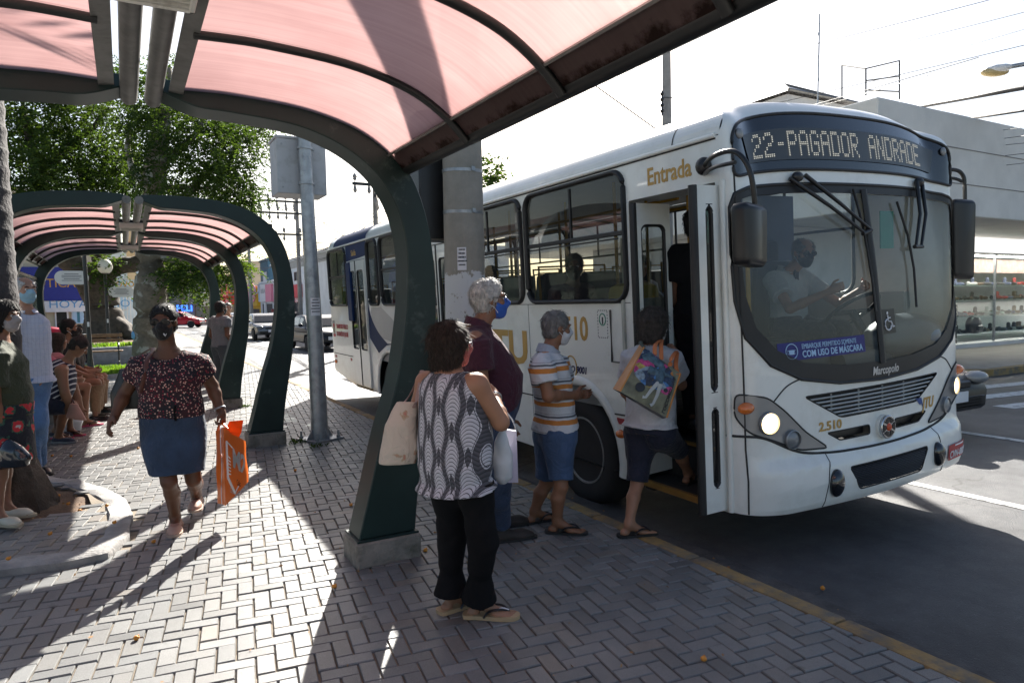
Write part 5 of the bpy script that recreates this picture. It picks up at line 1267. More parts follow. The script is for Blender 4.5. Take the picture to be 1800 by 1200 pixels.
fsheet('front_mask', M_bus, MASK, holes=[WS_O, GR, *SLOT, LG, DP], thick=0.0, step=.04)
ws = fsheet('windscreen', M_wglass, WS_I, off=-.006, step=.08)
fsheet('windscreen_surround', M_rub, WS_O, holes=[WS_I], off=.004, step=.06, parent=ws)
b = MB(); b.tube([Fm(0.0, z, .012) for z in np.linspace(1.29, 2.53, 14)], .028, 8, flat=.6); b.build('windscreen_divider', M_rub, ws, smooth=60, local=True)
ring_tube('rubber_seal', M_rub, WS_O, lambda s, z: Fm(s, z, .004), .011, ws)
# dark display panel with led lettering
dp = fsheet('destination_panel', M_gloss, DP, off=.004, step=.04)
ring_tube('panel_seal', M_rub, DP, lambda s, z: Fm(s, z, .008), .011, dp)
DW = rpoly([(-1.06, 2.735), (1.0, 2.735), (1.06, 2.955), (-1.12, 2.955)], .01)
fsheet('display_window', mat('display_grey', (0.055, 0.06, 0.065), 0.3, var=0.05), DW, off=.011, step=.08, parent=dp)
FONT = {'2': ['01110', '10001', '00001', '00110', '01000', '10000', '11111'], '-': ['00000', '00000', '00000', '01110', '00000', '00000', '00000'], 'P': ['11110', '10001', '10001', '11110', '10000', '10000', '10000'],
        'A': ['01110', '10001', '10001', '11111', '10001', '10001', '10001'], 'G': ['01110', '10001', '10000', '10111', '10001', '10001', '01110'], 'D': ['11110', '10001', '10001', '10001', '10001', '10001', '11110'],
        'O': ['01110', '10001', '10001', '10001', '10001', '10001', '01110'], 'R': ['11110', '10001', '10001', '11110', '10100', '10010', '10001'], 'N': ['10001', '11001', '11001', '10101', '10011', '10011', '10001'], 'E': ['11111', '10000', '10000', '11110', '10000', '10000', '11111'], ' ': ['00000'] * 7}
ch = .0985; s0 = -1.005
for i, c_ in enumerate('22-PAGADOR ANDRADE'):
    if c_ == ' ': continue
    b = MB()
    for ry in range(14):
        row = FONT[c_][ry // 2]
        for rx in range(5):
            if row[rx] == '1':
                s, z = s0 + i * ch * 1.05 + rx * ch / 5.6, 2.928 - ry * .0126
                b.raw([Fm(s - .0046, z - .0034, .016), Fm(s + .0052, z - .0034, .016), Fm(s + .0052, z + .0034, .016), Fm(s - .0052, z + .0034, .016)], [(0, 1, 2, 3)])
    b.build('led_character', M_led, dp, smooth=0, local=True)
for s in (-1.155, 1.155):
    b = MB(); p = Fm(s, 2.985, .012); b.ball(p, (.034, .016, .034), 12, 8); b.build('marker_lamp', M_lampc, dp, smooth=180, local=True)
# grilles
def fgrille(name, out, zs, m_bar, vert=()):
    b = MB(); b.sheet(out, fn=lambda s, z: Fm(s, z, -.05), du=.1, dv=.1); g = b.build(name, M_black, bus, local=True)
    xs = lambda z: [p[0] for p in out]
    b = MB()
    for z in zs:
        # width of the outline at this height
        X = []
        for i in range(len(out)):
            (x0, z0), (x1, z1) = out[i - 1], out[i]
            if (z0 - z) * (z1 - z) < 0: X.append(x0 + (x1 - x0) * (z - z0) / (z1 - z0))
        if len(X) >= 2: b.tube([Fm(s, z, -.012) for s in np.linspace(min(X), max(X), 16)], .0105, 6, flat=.7)
    for s in vert: b.tube([Fm(s, z, -.028) for z in (min(p[1] for p in out), max(p[1] for p in out))], .006, 5)
    b.build('grille_bars', m_bar, g, smooth=60, local=True)
    ring_tube('grille_rim', M_seam, out, lambda s, z: Fm(s, z, .0), .005, g)
    return g
fgrille('radiator_grille', GR, [1.105, 1.077, 1.049, 1.021, .993, .968], mat('slat_pale', (0.45, 0.46, 0.45), 0.4), (-.5, -.22, .05, .32))
for so_ in SLOT: fgrille('air_slot', so_, [], M_black)
fgrille('bumper_grille', LG, np.arange(.465, .62, .012), M_black)
b = MB(); b.box((.03, -.10, .55), (.22, .05, .10)); b.raw([(-.2, -.115, .49), (.2, -.115, .53), (.2, -.11, .555), (.0, -.11, .54)], [(0, 1, 2, 3)]); b.build('tow_plate', mat('mesh_grey', (0.25, 0.24, 0.22), 0.7), bus, smooth=0, local=True)
# badge
bd = MB(); Mb = Matrix.Translation(Fm(0, .833, .03)) @ Matrix.Rotation(rad(90), 4, 'X')
bd.lathe([(.0, -.03), (.075, -.03), (.085, .0), (.085, .012), (.078, .018), (.0, .018)], Mb, 28); badge = bd.build('round_badge', mat('badge_chrome', (0.5, 0.5, 0.5), 0.25, 0.9), bus, smooth=40, local=True)
b = MB()
for k in range(6):
    a = k * math.pi / 3
    b.prism([(r * math.cos(a + d), r * math.sin(a + d)) for r, d in ((.036, -.3), (.072, -.42), (.072, .42), (.036, .3))], .006, Mb @ Matrix.Translation((0, 0, .0165)))
b.build('badge_spoke', M_black, badge, smooth=0, local=True)
b = MB(); b.lathe([(0, .03), (.018, .028), (.028, .02), (.03, .015)], Mb, 18); b.build('badge_centre', mat('badge_red', (0.62, 0.09, 0.03), 0.4), badge, smooth=60, local=True)
b = MB(); b.lathe([(.05, -.06), (.085, -.03), (.085, -.005), (.05, -.005)], Mb, 24); b.build('badge_boss', M_bus, badge, smooth=60, local=True)
# seams of bonnet and bumper
def seam(pts, r=.006): ring_tube('panel_seam', M_seam, sm(pts, 6, False), lambda s, z: Fm(s, z, .001), r, closed=False)
seam([(-E_, .915), (-1.22, .915), (-1.1, .89), (-.85, .775), (-.6, .735), (-.3, .722), (0, .718), (.3, .722), (.6, .735), (.85, .775), (1.1, .89), (1.22, .915), (E_, .915)], .009)
for sg in (-1, 1):
    seam([(sg * .80, 1.262), (sg * .93, 1.22), (sg * 1.05, 1.12), (sg * 1.07, 1.10)], .005)
    seam([(sg * .62, .735), (sg * .655, .62), (sg * .68, .5), (sg * .70, .385)], .003)
    CL = [(sg * a, z) for a, z in [(1.30, 1.20), (1.09, 1.165), (.95, 1.06), (.78, .90), (.58, .765), (.84, .785), (1.05, .875), (1.22, .94), (1.31, 1.05)]]
    cl = fsheet('lamp_cluster', M_clus, rpoly(CL, .05, 4), off=.006, step=.05)
    ring_tube('cluster_seal', M_seam, rpoly(CL, .05, 4), lambda s, z: Fm(s, z, .005), .006, cl)
    for nm, s, z, r, m in (('headlight', 1.085, .995, .066, M_lamp_on), ('fog_light', .90, .865, .056, M_lampc)):
        p = Fm(sg * s, z, .012); q = Fm(sg * s, z, .05); d = (q - p).normalized(); f_, s__, u_ = frame(d)
        Mx = Matrix([(*[s__[i]], u_[i], d[i], p[i]) for i in range(3)] + [(0, 0, 0, 1)])
        b = MB(); b.lathe([(r * 1.18, -.02), (r * 1.16, .012), (r * 1.04, .016), (r * .98, -.005)], Mx, 24); hb = b.build(nm, M_clus, cl, smooth=50, local=True)
        b = MB(); b.lathe([(0, .018), (r * .6, .014), (r * .99, .0)], Mx, 24); b.build('lens', m, cl, smooth=80, local=True)
    p = Fm(sg * 1.235, 1.105, .012); b = MB(); b.ball(p, (.065, .045, .04), 14, 8); b.build('indicator', M_amber, cl, smooth=180, local=True)
    b = MB(); pp = Fm(sg * .60, .54, .0)
    b.ball(pp, (.062, .05, .095), 16, 12, Matrix.Rotation(sg * -.12, 3, 'Y')); b.build('fog_pod', M_gloss, bus, smooth=180, local=True)
b = MB(); b.sheet([(.76, .455), (1.12, .455), (1.12, .575), (.76, .575)], fn=lambda s, z: Fm(s, z, .012), du=.05, dv=.1); pl = b.build('number_plate', mat('plate_red', (0.42, 0.05, 0.05), 0.5, var=0.05), bus, local=True)
text('plate_text', 'CVN-8829', .082, mB['white'], pl, lambda x, y, z: Fm(.775 + x, .47 + y, .014 + z), local=True, sx=.86, bold=.001)
b = MB(); b.sheet([(.86, .558), (1.03, .558), (1.03, .569), (.86, .569)], fn=lambda s, z: Fm(s, z, .0135), du=.05); b.build('plate_town', mB['white'], pl, local=True)
text('maker_name', 'Marcopolo', .082, mat('letter_silver', (0.55, 0.55, 0.55), 0.35, 0.5), ws, lambda x, y, z: Fm(-.11 + x, 1.212 + y, .006 + z), local=True, shear=.2, sx=.85, bold=.002)
text('fleet_number', '2.510', .085, M_ochre, bus, lambda x, y, z: Fm(-.655 + x, .885 + y, .003 + z), local=True, sx=1.15, bold=.0025)
text('fleet_name', 'JTU', .115, M_ochre, bus, lambda x, y, z: Fm(.53 + x, .885 + y, .003 + z), local=True, shear=.25, sx=.92, bold=.003)
b = MB(); b.sheet([(.43, .975), (.515, .975), (.535, .92), (.53, .895), (.515, .93), (.49, .92)], fn=lambda s, z: Fm(s, z, .004)); b.build('fleet_mark', mat('mark_blue', (0.02, 0.07, 0.26), 0.4), bus, local=True)
# stickers in the windscreen
M_navy = mat('sticker_navy', (0.018, 0.018, 0.16), 0.5, var=0.04)
b = MB(); b.sheet([(-.98, 1.385), (-.16, 1.385), (-.16, 1.505), (-.98, 1.505)], fn=lambda s, z: Fm(s, z, -.002), du=.08, dv=.08); st = b.build('notice_sticker', M_navy, ws, local=True)
text('notice_text', 'EMBARQUE PERMITIDO SOMENTE', .047, mB['lblue'], st, lambda x, y, z: Fm(-.775 + x, 1.456 + y, .0 + z), local=True, sx=.73)
text('notice_text', 'COM USO DE M\u00c1SCARA', .062, mB['lblue'], st, lambda x, y, z: Fm(-.775 + x, 1.400 + y, .0 + z), local=True, sx=.86, bold=.001)
b = MB(); b.tube([Fm(-.865 + .05 * math.cos(a), 1.445 + .05 * math.sin(a), .001) for a in np.linspace(0, 6.28, 28)[:-1]], .0035, 5, closed=True); b.sheet(rpoly([(-.892, 1.455), (-.838, 1.455), (-.845, 1.425), (-.885, 1.425)], .008), fn=lambda s, z: Fm(s, z, .001))
for sg in (-1, 1): b.tube([Fm(-.865 + sg * .026, 1.452, .001), Fm(-.865 + sg * .038, 1.455, .001), Fm(-.865 + sg * .034, 1.43, .001), Fm(-.865 + sg * .02, 1.428, .001)], .002, 4)
b.build('notice_mask_sign', mB['lblue'], st, local=True)
b = MB(); b.sheet([(.055, 1.49), (.215, 1.49), (.215, 1.665), (.055, 1.665)], fn=lambda s, z: Fm(s, z, -.001), du=.08); wc = b.build('access_sticker', M_black, ws, local=True)
b = MB(); g = lambda x, z: Fm(.055 + x, 1.49 + z, .002)
b.ball(g(.068, .148), (.011, .003, .011), 10, 6); b.tube([g(.068, .133), g(.071, .088), g(.105, .085), g(.125, .045), g(.140, .05)], .0055, 6); b.tube([g(.069, .113), g(.10, .113)], .0045, 6)
b.tube([g(.058, .104), g(.036, .09), g(.028, .062), g(.04, .034), g(.068, .024), g(.096, .036), g(.104, .058)], .0055, 6); b.build('access_sign', mB['white'], wc, local=True)
# wipers
def wiper(name, bars, blade, pv):
    t = MB(); t.ball(Fm(*pv, .03), (.05, .03, .035), 10, 8)
    for bar in bars: t.tube([Fm(s, z, o) for s, z, o in bar], [.016, .013, .011][:len(bar)] if len(bar) <= 3 else .012, 7)
    wp = t.build(name, M_black, bus, smooth=60, local=True)
    t = MB(); t.tube([Fm(s, z, .022) for s, z in blade], .009, 6); t.build('wiper_blade', M_rub, wp, smooth=60, local=True)
wiper('wiper', [[(-.74, 2.60, .03), (-.42, 2.40, .05), (-.10, 2.215, .045)], [(-.60, 2.62, .03), (-.32, 2.42, .05), (-.03, 2.24, .045)], [(-.12, 2.21, .045), (-.02, 2.235, .045)]], [(-.13, 2.53), (-.07, 2.23), (-.045, 1.9), (-.04, 1.66)], (-.67, 2.61))
wiper('wiper', [[(.70, 2.62, .03), (.64, 2.36, .05), (.52, 2.11, .045)], [(.78, 2.62, .03), (.73, 2.36, .05), (.60, 2.11, .045)], [(.50, 2.11, .045), (.62, 2.11, .045)]], [(.38, 2.45), (.47, 2.2), (.50, 1.95), (.48, 1.66)], (.74, 2.62))
# ---- sides
WIN = [(1.165, 1.815, 2.665, 2.82, .13), (2.755, 1.815, 4.22, 2.82, .13), (5.48, 1.815, 7.08, 2.83, .13), (7.22, 1.815, 7.72, 2.83, .11), (8.98, 1.815, 10.17, 2.83, .12)]
def archc(cy, r, z0, cz=.50):
    a0 = math.asin(max(-1, (z0 - cz) / r)); return [(cy + r * math.cos(math.pi - a), cz + r * math.sin(a)) for a in np.linspace(a0, math.pi - a0, 22)]
KO = [(.196, .39), (1.26, .385)] + archc(1.93, .64, .385) + [(2.62, .39), (6.2, .395)] + archc(6.93, .64, .395) + [(7.62, .395), (8.75, .375), (10.22, .56), (10.27, .62), (10.27, 2.868), (.196, 2.868)]
D1 = [(.235, .42), (1.115, .42), (1.115, 2.575), (.235, 2.575)]; D2 = [(4.33, .43), (5.38, .43), (5.38, 2.56), (4.33, 2.56)]; D3 = [(7.88, .43), (8.83, .43), (8.83, 2.58), (7.88, 2.58)]
ssheet('kerb_side_panel', M_bus, KO, holes=[rrect(*w) for w in WIN] + [D1, D2, D3])
FW = [(1.0, 1.75, 2.5, 2.80, .13), (2.6, 1.75, 4.1, 2.80, .13), (4.2, 1.75, 5.7, 2.80, .13), (5.8, 1.75, 7.3, 2.80, .13), (7.4, 1.75, 8.7, 2.80, .13), (8.8, 1.75, 10.1, 2.80, .13)]
b = MB(); b.sheet(KO, [rrect(*w) for w in FW], fn=lambda y, z: (BW, y, z)); b.build('far_side_panel', M_bus, bus, smooth=0, local=True)
b = MB()
for w in FW: b.sheet(rrect(*w), fn=lambda y, z: (BW - .004, y, z))
b.build('far_window_panes', glassmat('far_glass', (0.92, 0.94, 0.95), 1.4, .02), bus, smooth=0, local=True)['kind'] = 'stuff'
b = MB()
for w in FW:
    b.tube([V((BW, y, z)) for y, z in rrect(*w)], .02, 6, closed=True)
    b.cyl((BW - .01, w[0], 2.35), (BW - .01, w[2], 2.35), .015, 6); b.cyl((BW - .01, (w[0] + w[2]) / 2, 2.35), (BW - .01, (w[0] + w[2]) / 2, 2.8), .015, 6)
b.build('far_window_bars', M_rub, bus, smooth=60, local=True)
ROOF_X = np.concatenate([-np.flip(np.concatenate([np.linspace(0, .99, 14), 1.0 + .27 * np.sin(np.linspace(.05, 1, 12) * math.pi / 2)])), np.concatenate([np.linspace(0, .99, 14), 1.0 + .27 * np.sin(np.linspace(.05, 1, 12) * math.pi / 2)])[1:]])
def roof_strip(name, m, y0, y1, off, xs, closed_front=False):
    b = MB(); rows = []
    for x in xs:
        zz_ = crown(x) + off; k = 1 + off / 1.2
        if y0 is None:
            a = float(np.interp(abs(x), _PL[:, 0], _SL)); t = min(max((a - .95) / (SEND - .95), 0), 1); wg = 1 - t * t * (3 - 2 * t)
            ya = float(np.interp(abs(x), _PL[:, 0], _PL[:, 1])) + .535 * wg - .01
            ya = max(ya, .19)
        else: ya = y0
        rows.append(((x * k, ya, zz_), (x * k, y1, zz_)))
    for i in range(len(rows) - 1): b.raw([rows[i][0], rows[i + 1][0], rows[i + 1][1], rows[i][1]], [(0, 1, 2, 3)])
    return b.build(name, m, bus, smooth=60, local=True)
roof_strip('roof', M_bus, None, 10.1, -.003, ROOF_X)
roof_strip('roof_cap_seam', M_seam, .62, .63, -.001, ROOF_X)
# rear end with rounded upper edge
b = MB(); rr = []
for j, (dy, f) in enumerate([(0, 1), (.10, .985), (.16, .95), (.19, .9)]): rr.append([V((x * (1 - .012 * j), 10.1 + dy, 2.0 + (crown(x) - 2.0) * f)) for x in ROOF_X])
for j in range(3):
    for i in range(len(ROOF_X) - 1): b.raw([rr[j][i], rr[j][i + 1], rr[j + 1][i + 1], rr[j + 1][i]], [(0, 1, 2, 3)])
b.build('rear_roof_edge', M_bus, bus, smooth=60, local=True)
b = MB(); b.sheet([(-1.255, .6), (1.255, .6), (1.25, 2.86), (1.0, 2.95), (-1.0, 2.95), (-1.25, 2.86)], [rrect(-1.0, 1.75, 1.0, 2.7, .15)], fn=lambda x, z: (x, 10.272, z)); b.build('rear_panel', M_bus, bus, smooth=0, local=True)
b = MB(); b.sheet(rrect(-1.0, 1.75, 1.0, 2.7, .15), fn=lambda x, z: (x, 10.27, z)); b.build('rear_window', M_bglass, bus, smooth=0, local=True)
b = MB(); b.sheet([(-1.24, .3), (1.24, .3), (1.24, 10.2), (-1.24, 10.2)], fn=lambda x, y: (x, y, .40)); b.box((0, 1.2, .33), (2.2, .1, .1)); b.box((0, 4.5, .36), (1.2, 8, .2)); b.build('underbody', M_black, bus, smooth=0, local=True)
# gutter, waist mouldings
ring_tube('gutter_rail', M_bus, [(.22, 2.872), (5, 2.872), (10.2, 2.872)], lambda y, z: S_(y, z, .005), .016, closed=False)
ring_tube('gutter_seam', M_seam, [(.22, 2.852), (5, 2.852), (10.2, 2.852)], lambda y, z: S_(y, z, .003), .006, closed=False)
for y0, y1 in ((2.6, 4.3), (5.42, 6.28), (8.92, 10.2)): ring_tube('waist_seam', M_seam, [(y0, .905), (y1, .905)], lambda y, z: S_(y, z, .001), .007, closed=False)
ring_tube('waist_seam', M_seam, [(1.15, .905), (1.40, .895)], lambda y, z: S_(y, z, .001), .007, closed=False)
for y in (2.705, 4.28, 8.9): ring_tube('panel_seam', M_seam, [(y, .42), (y, 1.80)], lambda y, z: S_(y, z, .0), .003, closed=False)
ring_tube('panel_seam', M_seam, [(1.14, 1.80), (2.7, 1.795), (4.3, 1.795)], lambda y, z: S_(y, z, .0), .003, closed=False)
for sgap, ga in ((-1.29, .005),):
    ring_tube('corner_seam', M_seam, [(-(SEND - .13), z) for z in np.linspace(.4, 2.75, 12)], lambda s, z: Fm(s, z, .001), .006, closed=False)
    ring_tube('corner_rail', M_bus, [(-(SEND - .03), z) for z in np.linspace(.4, 2.72, 12)], lambda s, z: Fm(s, z, .006), .02, closed=False)
# windows with black rubber, sliding upper panes
for i, w in enumerate(WIN):
    y0, z0, y1, z1, r = w
    b = MB(); b.tube([S_(y, z, .006) for y, z in rrect(*w)], .032, 8, closed=True, flat=.6)
    wf = b.build('side_window', M_rub, bus, smooth=70, local=True)
    b = MB(); b.sheet(rrect(*w), fn=lambda y, z: S_(y, z, -.004), flip=True); b.build('pane', M_bglass, wf, smooth=0, local=True)
    if i != 3:
        zm = z0 + .53
        b = MB(); b.box((-BW + .002, (y0 + y1) / 2, zm), (.03, y1 - y0 - .03, .035), bev=.005); b.box((-BW + .004, (y0 + y1) / 2, zm + .22), (.02, .022, .44)); b.box((-BW + .004, (y0 + y1) / 2 + .03, zm - .04), (.012, (y1 - y0) * .9, .012))
        b.build('slide_rail', M_rub, wf, smooth=30, local=True)
# blue and grey livery at the rear
def band(name, m, pts, off=.0022, parent=bus): return ssheet(name, m, pts, off=off)
lv = sm([(8.87, 2.865), (7.78, 2.865), (7.8, 2.6)], 1, False)
b = MB(); b.sheet([(8.86, 2.58), (8.95, 2.58), (8.95, 2.85), (7.76, 2.85), (7.79, 2.62), (8.2, 2.60), (8.84, 2.585)], fn=lambda y, z: S_(y, z, .0022), flip=True)
b.sheet([(p.x, p.y) for p in catmull([V((7.86, 2.3, 0)), V((7.84, 1.9, 0)), V((7.72, 1.62, 0)), V((7.4, 1.38, 0)), V((7.0, 1.22, 0))], 6)] + [(6.62, 1.235), (7.05, 1.19), (7.45, 1.05), (7.87, 1.28)], fn=lambda y, z: S_(y, z, .0022), flip=True)
b.build('blue_band', M_busblue, bus, smooth=0, local=True)
b = MB(); b.sheet([(7.70, 1.55), (7.3, 1.30), (6.7, 1.25), (6.25, 1.30), (6.7, 1.6), (7.2, 1.78), (7.72, 1.78)], fn=lambda y, z: S_(y, z, .0018), flip=True); b.build('grey_band', M_busgrey, bus, smooth=0, local=True)
xs_ = [x for x in ROOF_X if x < -.35]; roof_strip('roof_blue_band', M_busblue, 7.75, 9.75, .001, xs_)
# lettering on the side
def stext(name, body, size, y, z, m, **kw): return text(name, body, size, m, bus, lambda a, b_, c_: S_(y - a, z + b_, .003 + c_), local=True, **kw)
stext('entry_sign', 'Entrada', .175, .895, 2.655, M_ochre, sx=.84, bold=.003)
stext('exit_sign', 'Sa\u00edda', .135, 8.62, 2.66, M_ochre, sx=1.0, bold=.003)
stext('fleet_name', 'JTU', .46, 2.74, 1.21, M_ochre, sx=1.25, bold=.012, align='RIGHT')
stext('fleet_number', '2.510', .285, 1.72, 1.485, M_ochre, sx=.86, bold=.006, align='RIGHT')
M_redtxt = mat('vinyl_red', (0.42, 0.04, 0.05), 0.5)
stext('service_text', 'TRANSPORTE P\u00daBLICO', .115, 9.93, 1.385, M_redtxt, sx=.66, bold=.002)
stext('service_text', 'DO MUNIC\u00cdPIO DE JACARE\u00cd', .115, 9.93, 1.245, M_redtxt, sx=.55, bold=.002)
b = MB(); b.sheet(rrect(10.02, 1.22, 10.19, 1.28, .02), fn=lambda y, z: S_(y, z, .003), flip=True); b.sheet([(10.04, 1.40), (10.17, 1.40), (10.17, 1.47), (10.04, 1.47)], fn=lambda y, z: S_(y, z, .003), flip=True); cr = b.build('town_crest', M_redtxt, bus, local=True)
b = MB(); b.sheet([(10.045, 1.29), (10.165, 1.29), (10.165, 1.40), (10.045, 1.40)], fn=lambda y, z: S_(y, z, .0035), flip=True)
for k in range(4): b.sheet([(10.04 + k * .035, 1.475), (10.062 + k * .035, 1.475), (10.062 + k * .035, 1.54), (10.04 + k * .035, 1.52)], fn=lambda y, z: S_(y, z, .0035), flip=True)
b.build('crest_field', mB['grey'], cr, local=True)
b = MB(); b.sheet([(10.09, 1.29), (10.125, 1.29), (10.125, 1.38), (10.09, 1.38)], fn=lambda y, z: S_(y, z, .0045), flip=True); b.build('crest_figure', M_ochre, cr, local=True)
stext('quality_mark', 'ISO 9001', .085, 2.07, 1.19, mat('vinyl_navy', (0.02, 0.02, 0.09), .5), sx=.95, shear=.2, bold=.002)
b = MB(); b.tube([S_(2.0 + .085 * math.cos(a), 1.235 + .10 * math.sin(a), .003) for a in np.linspace(.9, 6.9, 28)], .007, 5); b.tube([S_(1.985, 1.16, .003), S_(1.94, 1.09, .003), S_(1.90, 1.085, .003)], .007, 5); b.build('quality_ring', M_ochre, bus, local=True)
# dashed paper label with green emblem
b = MB()
for k in range(9):
    for y in (1.445, 1.575): b.sheet([(y - .004, 1.52 + k * .025), (y + .004, 1.52 + k * .025), (y + .004, 1.534 + k * .025), (y - .004, 1.534 + k * .025)], fn=lambda a, z: S_(a, z, .002), flip=True)
for k in range(5):
    for z in (1.515, 1.74): b.sheet([(1.447 + k * .027, z - .004), (1.46 + k * .027, z - .004), (1.46 + k * .027, z + .004), (1.447 + k * .027, z + .004)], fn=lambda a, q: S_(a, q, .002), flip=True)
b.box((-BW - .002, 1.51, 1.655), (.002, .016, .06)); b.build('dashed_label', M_ink, bus, local=True)
b = MB(); b.tube([S_(1.51 + .042 * math.cos(a), 1.665 + .048 * math.sin(a), .002) for a in np.linspace(0, 6.2, 20)], .005, 5, closed=True); b.build('green_emblem', mat('vinyl_green', (0.08, 0.28, 0.2), .5), bus, local=True)
ring_tube('flap_frame', M_alu, [(1.395, 1.745), (1.395, 1.325), (1.13, 1.325)], lambda y, z: S_(y, z, .008), .010, closed=False)
for y, z, dy in ((1.31, .845, .055), (2.52, .85, .05), (9.05, .845, .04), (10.1, .845, .05), (5.5, .85, .05)):
    b = MB(); b.box((-BW - .003, y, z), (.006, dy * 2, .05)); b.build('reflector', M_redref, bus, smooth=0, local=True)
for y in (1.33, 10.12):
    b = MB(); b.ball((-BW - .005, y, .74), (.03, .055, .038), 12, 8); b.build('side_lamp', M_amber, bus, smooth=180, local=True)
# wheel arches and wheels
def wheel(y, x, z=.49):
    sg = -1 if x < 0 else 1
    Mw = Matrix.Translation((x, y, z)) @ Matrix.Rotation(rad(90) * sg, 4, 'Y')
    b = MB(); b.lathe([(.29, -.13), (.44, -.14), (.485, -.11), (.495, -.05), (.495, .05), (.485, .11), (.45, .14), (.40, .145), (.33, .135), (.29, .12)], Mw, 48); wh = b.build('wheel', M_tyre, bus, smooth=40, local=True)
    b = MB(); b.lathe([(.29, -.12), (.30, .13), (.285, .13), (.262, .08), (.24, .03), (.18, .0), (.145, .01), (.14, .06), (.12, .075), (.07, .08), (.06, .10), (0, .10)], Mw, 40); rm = b.build('rim', mat('rim_dusty', (0.26, 0.26, 0.25), 0.65, 0.2, var=0.2), wh, smooth=40, local=True)
    b = MB()
    for k in range(10):
        a = k * math.pi / 5; b.cyl(Mw @ V((.168 * math.cos(a), .168 * math.sin(a), .0)), Mw @ V((.168 * math.cos(a), .168 * math.sin(a), .035)), .015, 6)
        a += .3; b.lathe([(0, .0), (.026, .0)], Mw @ Matrix.Translation((.215 * math.cos(a), .215 * math.sin(a), .03)) @ Matrix.Rotation(.55, 4, (-math.sin(a), math.cos(a), 0)), 10)
    b.build('wheel_nuts', M_black, wh, smooth=30, local=True)
for y in (1.93, 6.93):
    for x in (-1.10, 1.10): wheel(y, x)
    b = MB(); b.tube([S_(a, z, .004) for a, z in archc(y, .625, .385)], .045, 8, flat=.5, up=(1, 0, 0)); b.build('arch_flange', M_bus, bus, smooth=60, local=True)
    b = MB(); ac = archc(y, .64, .385)
    for i in range(len(ac) - 1): b.raw([(-BW, *ac[i]), (-BW, *ac[i + 1]), (-.70, *ac[i + 1]), (-.70, *ac[i])], [(0, 1, 2, 3)])
    b.sheet([(y - .64, .38)] + ac + [(y + .64, .38)], fn=lambda a, z: (-.70, a, z)); b.build('wheel_well', M_black, bus, smooth=60, local=True)
# ---- doors
def leaf(name, O, ux, h, w_, m=M_bus, split=.72, edge=0):
    "door leaf in the plane spanned by ux and z, from O"
    ux = V(ux).normalized(); n = ux.cross(V((0, 0, 1))); O = V(O)
    Mx = Matrix([(ux[i], 0 if i < 2 else 1, n[i], O[i]) for i in range(3)] + [(0, 0, 0, 1)])
    hol = [rrect(.085, .80, w_ - .06, h - .12, .06), rrect(.085, .16, w_ - .06, .70, .05)] if split else [rrect(.06, .62, w_ - .05, h - .16, .06)]
    b = MB(); b.prism([(0, 0), (w_, 0), (w_, h), (0, h)], .035, Mx, holes=hol); lf = b.build(name, m, bus, smooth=0, local=True)
    for q in hol:
        b = MB(); b.tube([Mx @ V((x, z, .0175)) for x, z in q], .019, 6, closed=True, flat=1.0); rb = b.build('glazing_seal', M_rub, lf, smooth=60, local=True)
        b = MB(); b.sheet(q, fn=lambda x, z: Mx @ V((x, z, .0175))); b.build('pane', M_bglass, lf, smooth=0, local=True)
    b = MB(); xe = 0.0 if edge == 0 else w_
    b.cyl(Mx @ V((xe, .0, .0175)), Mx @ V((xe, h, .0175)), .028, 8); b.build('rubber_edge', M_rub, lf, smooth=60, local=True)
    return lf
leaf('door_leaf', (-1.285, 1.075, .46), (1, .06, 0), 2.09, .37, split=0)
leaf('door_leaf', (-1.475, .245, .41), (1, -.05, 0), 2.14, .21, split=1)
for (d, (ya, yb)) in ((D2, (4.33, 5.38)), (D3, (7.88, 8.83))):
    h = d[2][1] - d[0][1] - .03; w_ = (yb - ya) / 2 - .01
    if d is D2:
        leaf('door_leaf', (-1.262, yb - .005, .44), (0, -1, 0), h, w_, split=0, edge=1); leaf('door_leaf', (-1.262, ya + w_ + .01, .44), (0, -1, 0), h, w_, split=0, edge=0)
    else:
        leaf('door_leaf', (-1.262, yb - .005, .44), (0, -1, 0), h, w_, split=0, edge=1); leaf('door_leaf', (-1.262, ya + w_ + .01, .44), (0, -1, 0), h, w_, split=0, edge=0)
        b = MB(); b.box((-BW - .02, yb - .06, 2.05), (.05, .26, 1.02), bev=.015); b.build('door_guard', M_busblue, bus, smooth=30, local=True)
    b = MB(); b.box((-1.1, (ya + yb) / 2, .41), (.34, yb - ya, .05)); b.build('door_step', mat('step_yellow', (0.40, 0.27, 0.08), .7, var=.2), bus, smooth=0, local=True)
b = MB(); b.box((-1.10, .68, .405), (.36, .87, .03)); b.box((-.80, .68, .675), (.34, .87, .03)); b.box((-.965, .68, .54), (.03, .87, .26)); b.box((-.645, .68, .80), (.03, .87, .26)); b.build('entry_steps', mat('step_dark', (0.03, 0.03, 0.03), .7), bus, smooth=0, local=True)
b = MB(); b.box((-1.272, .68, .408), (.035, .87, .045)); b.box((-.965, .68, .695), (.04, .87, .02)); b.build('step_nosing', mat('step_ochre', (0.26, 0.14, 0.03), .7, var=.3), bus, smooth=0, local=True)
b = MB(); b.box((-1.11, .68, 2.66), (.30, .9, .16)); b.build('door_gear_box', M_in, bus, smooth=0, local=True)
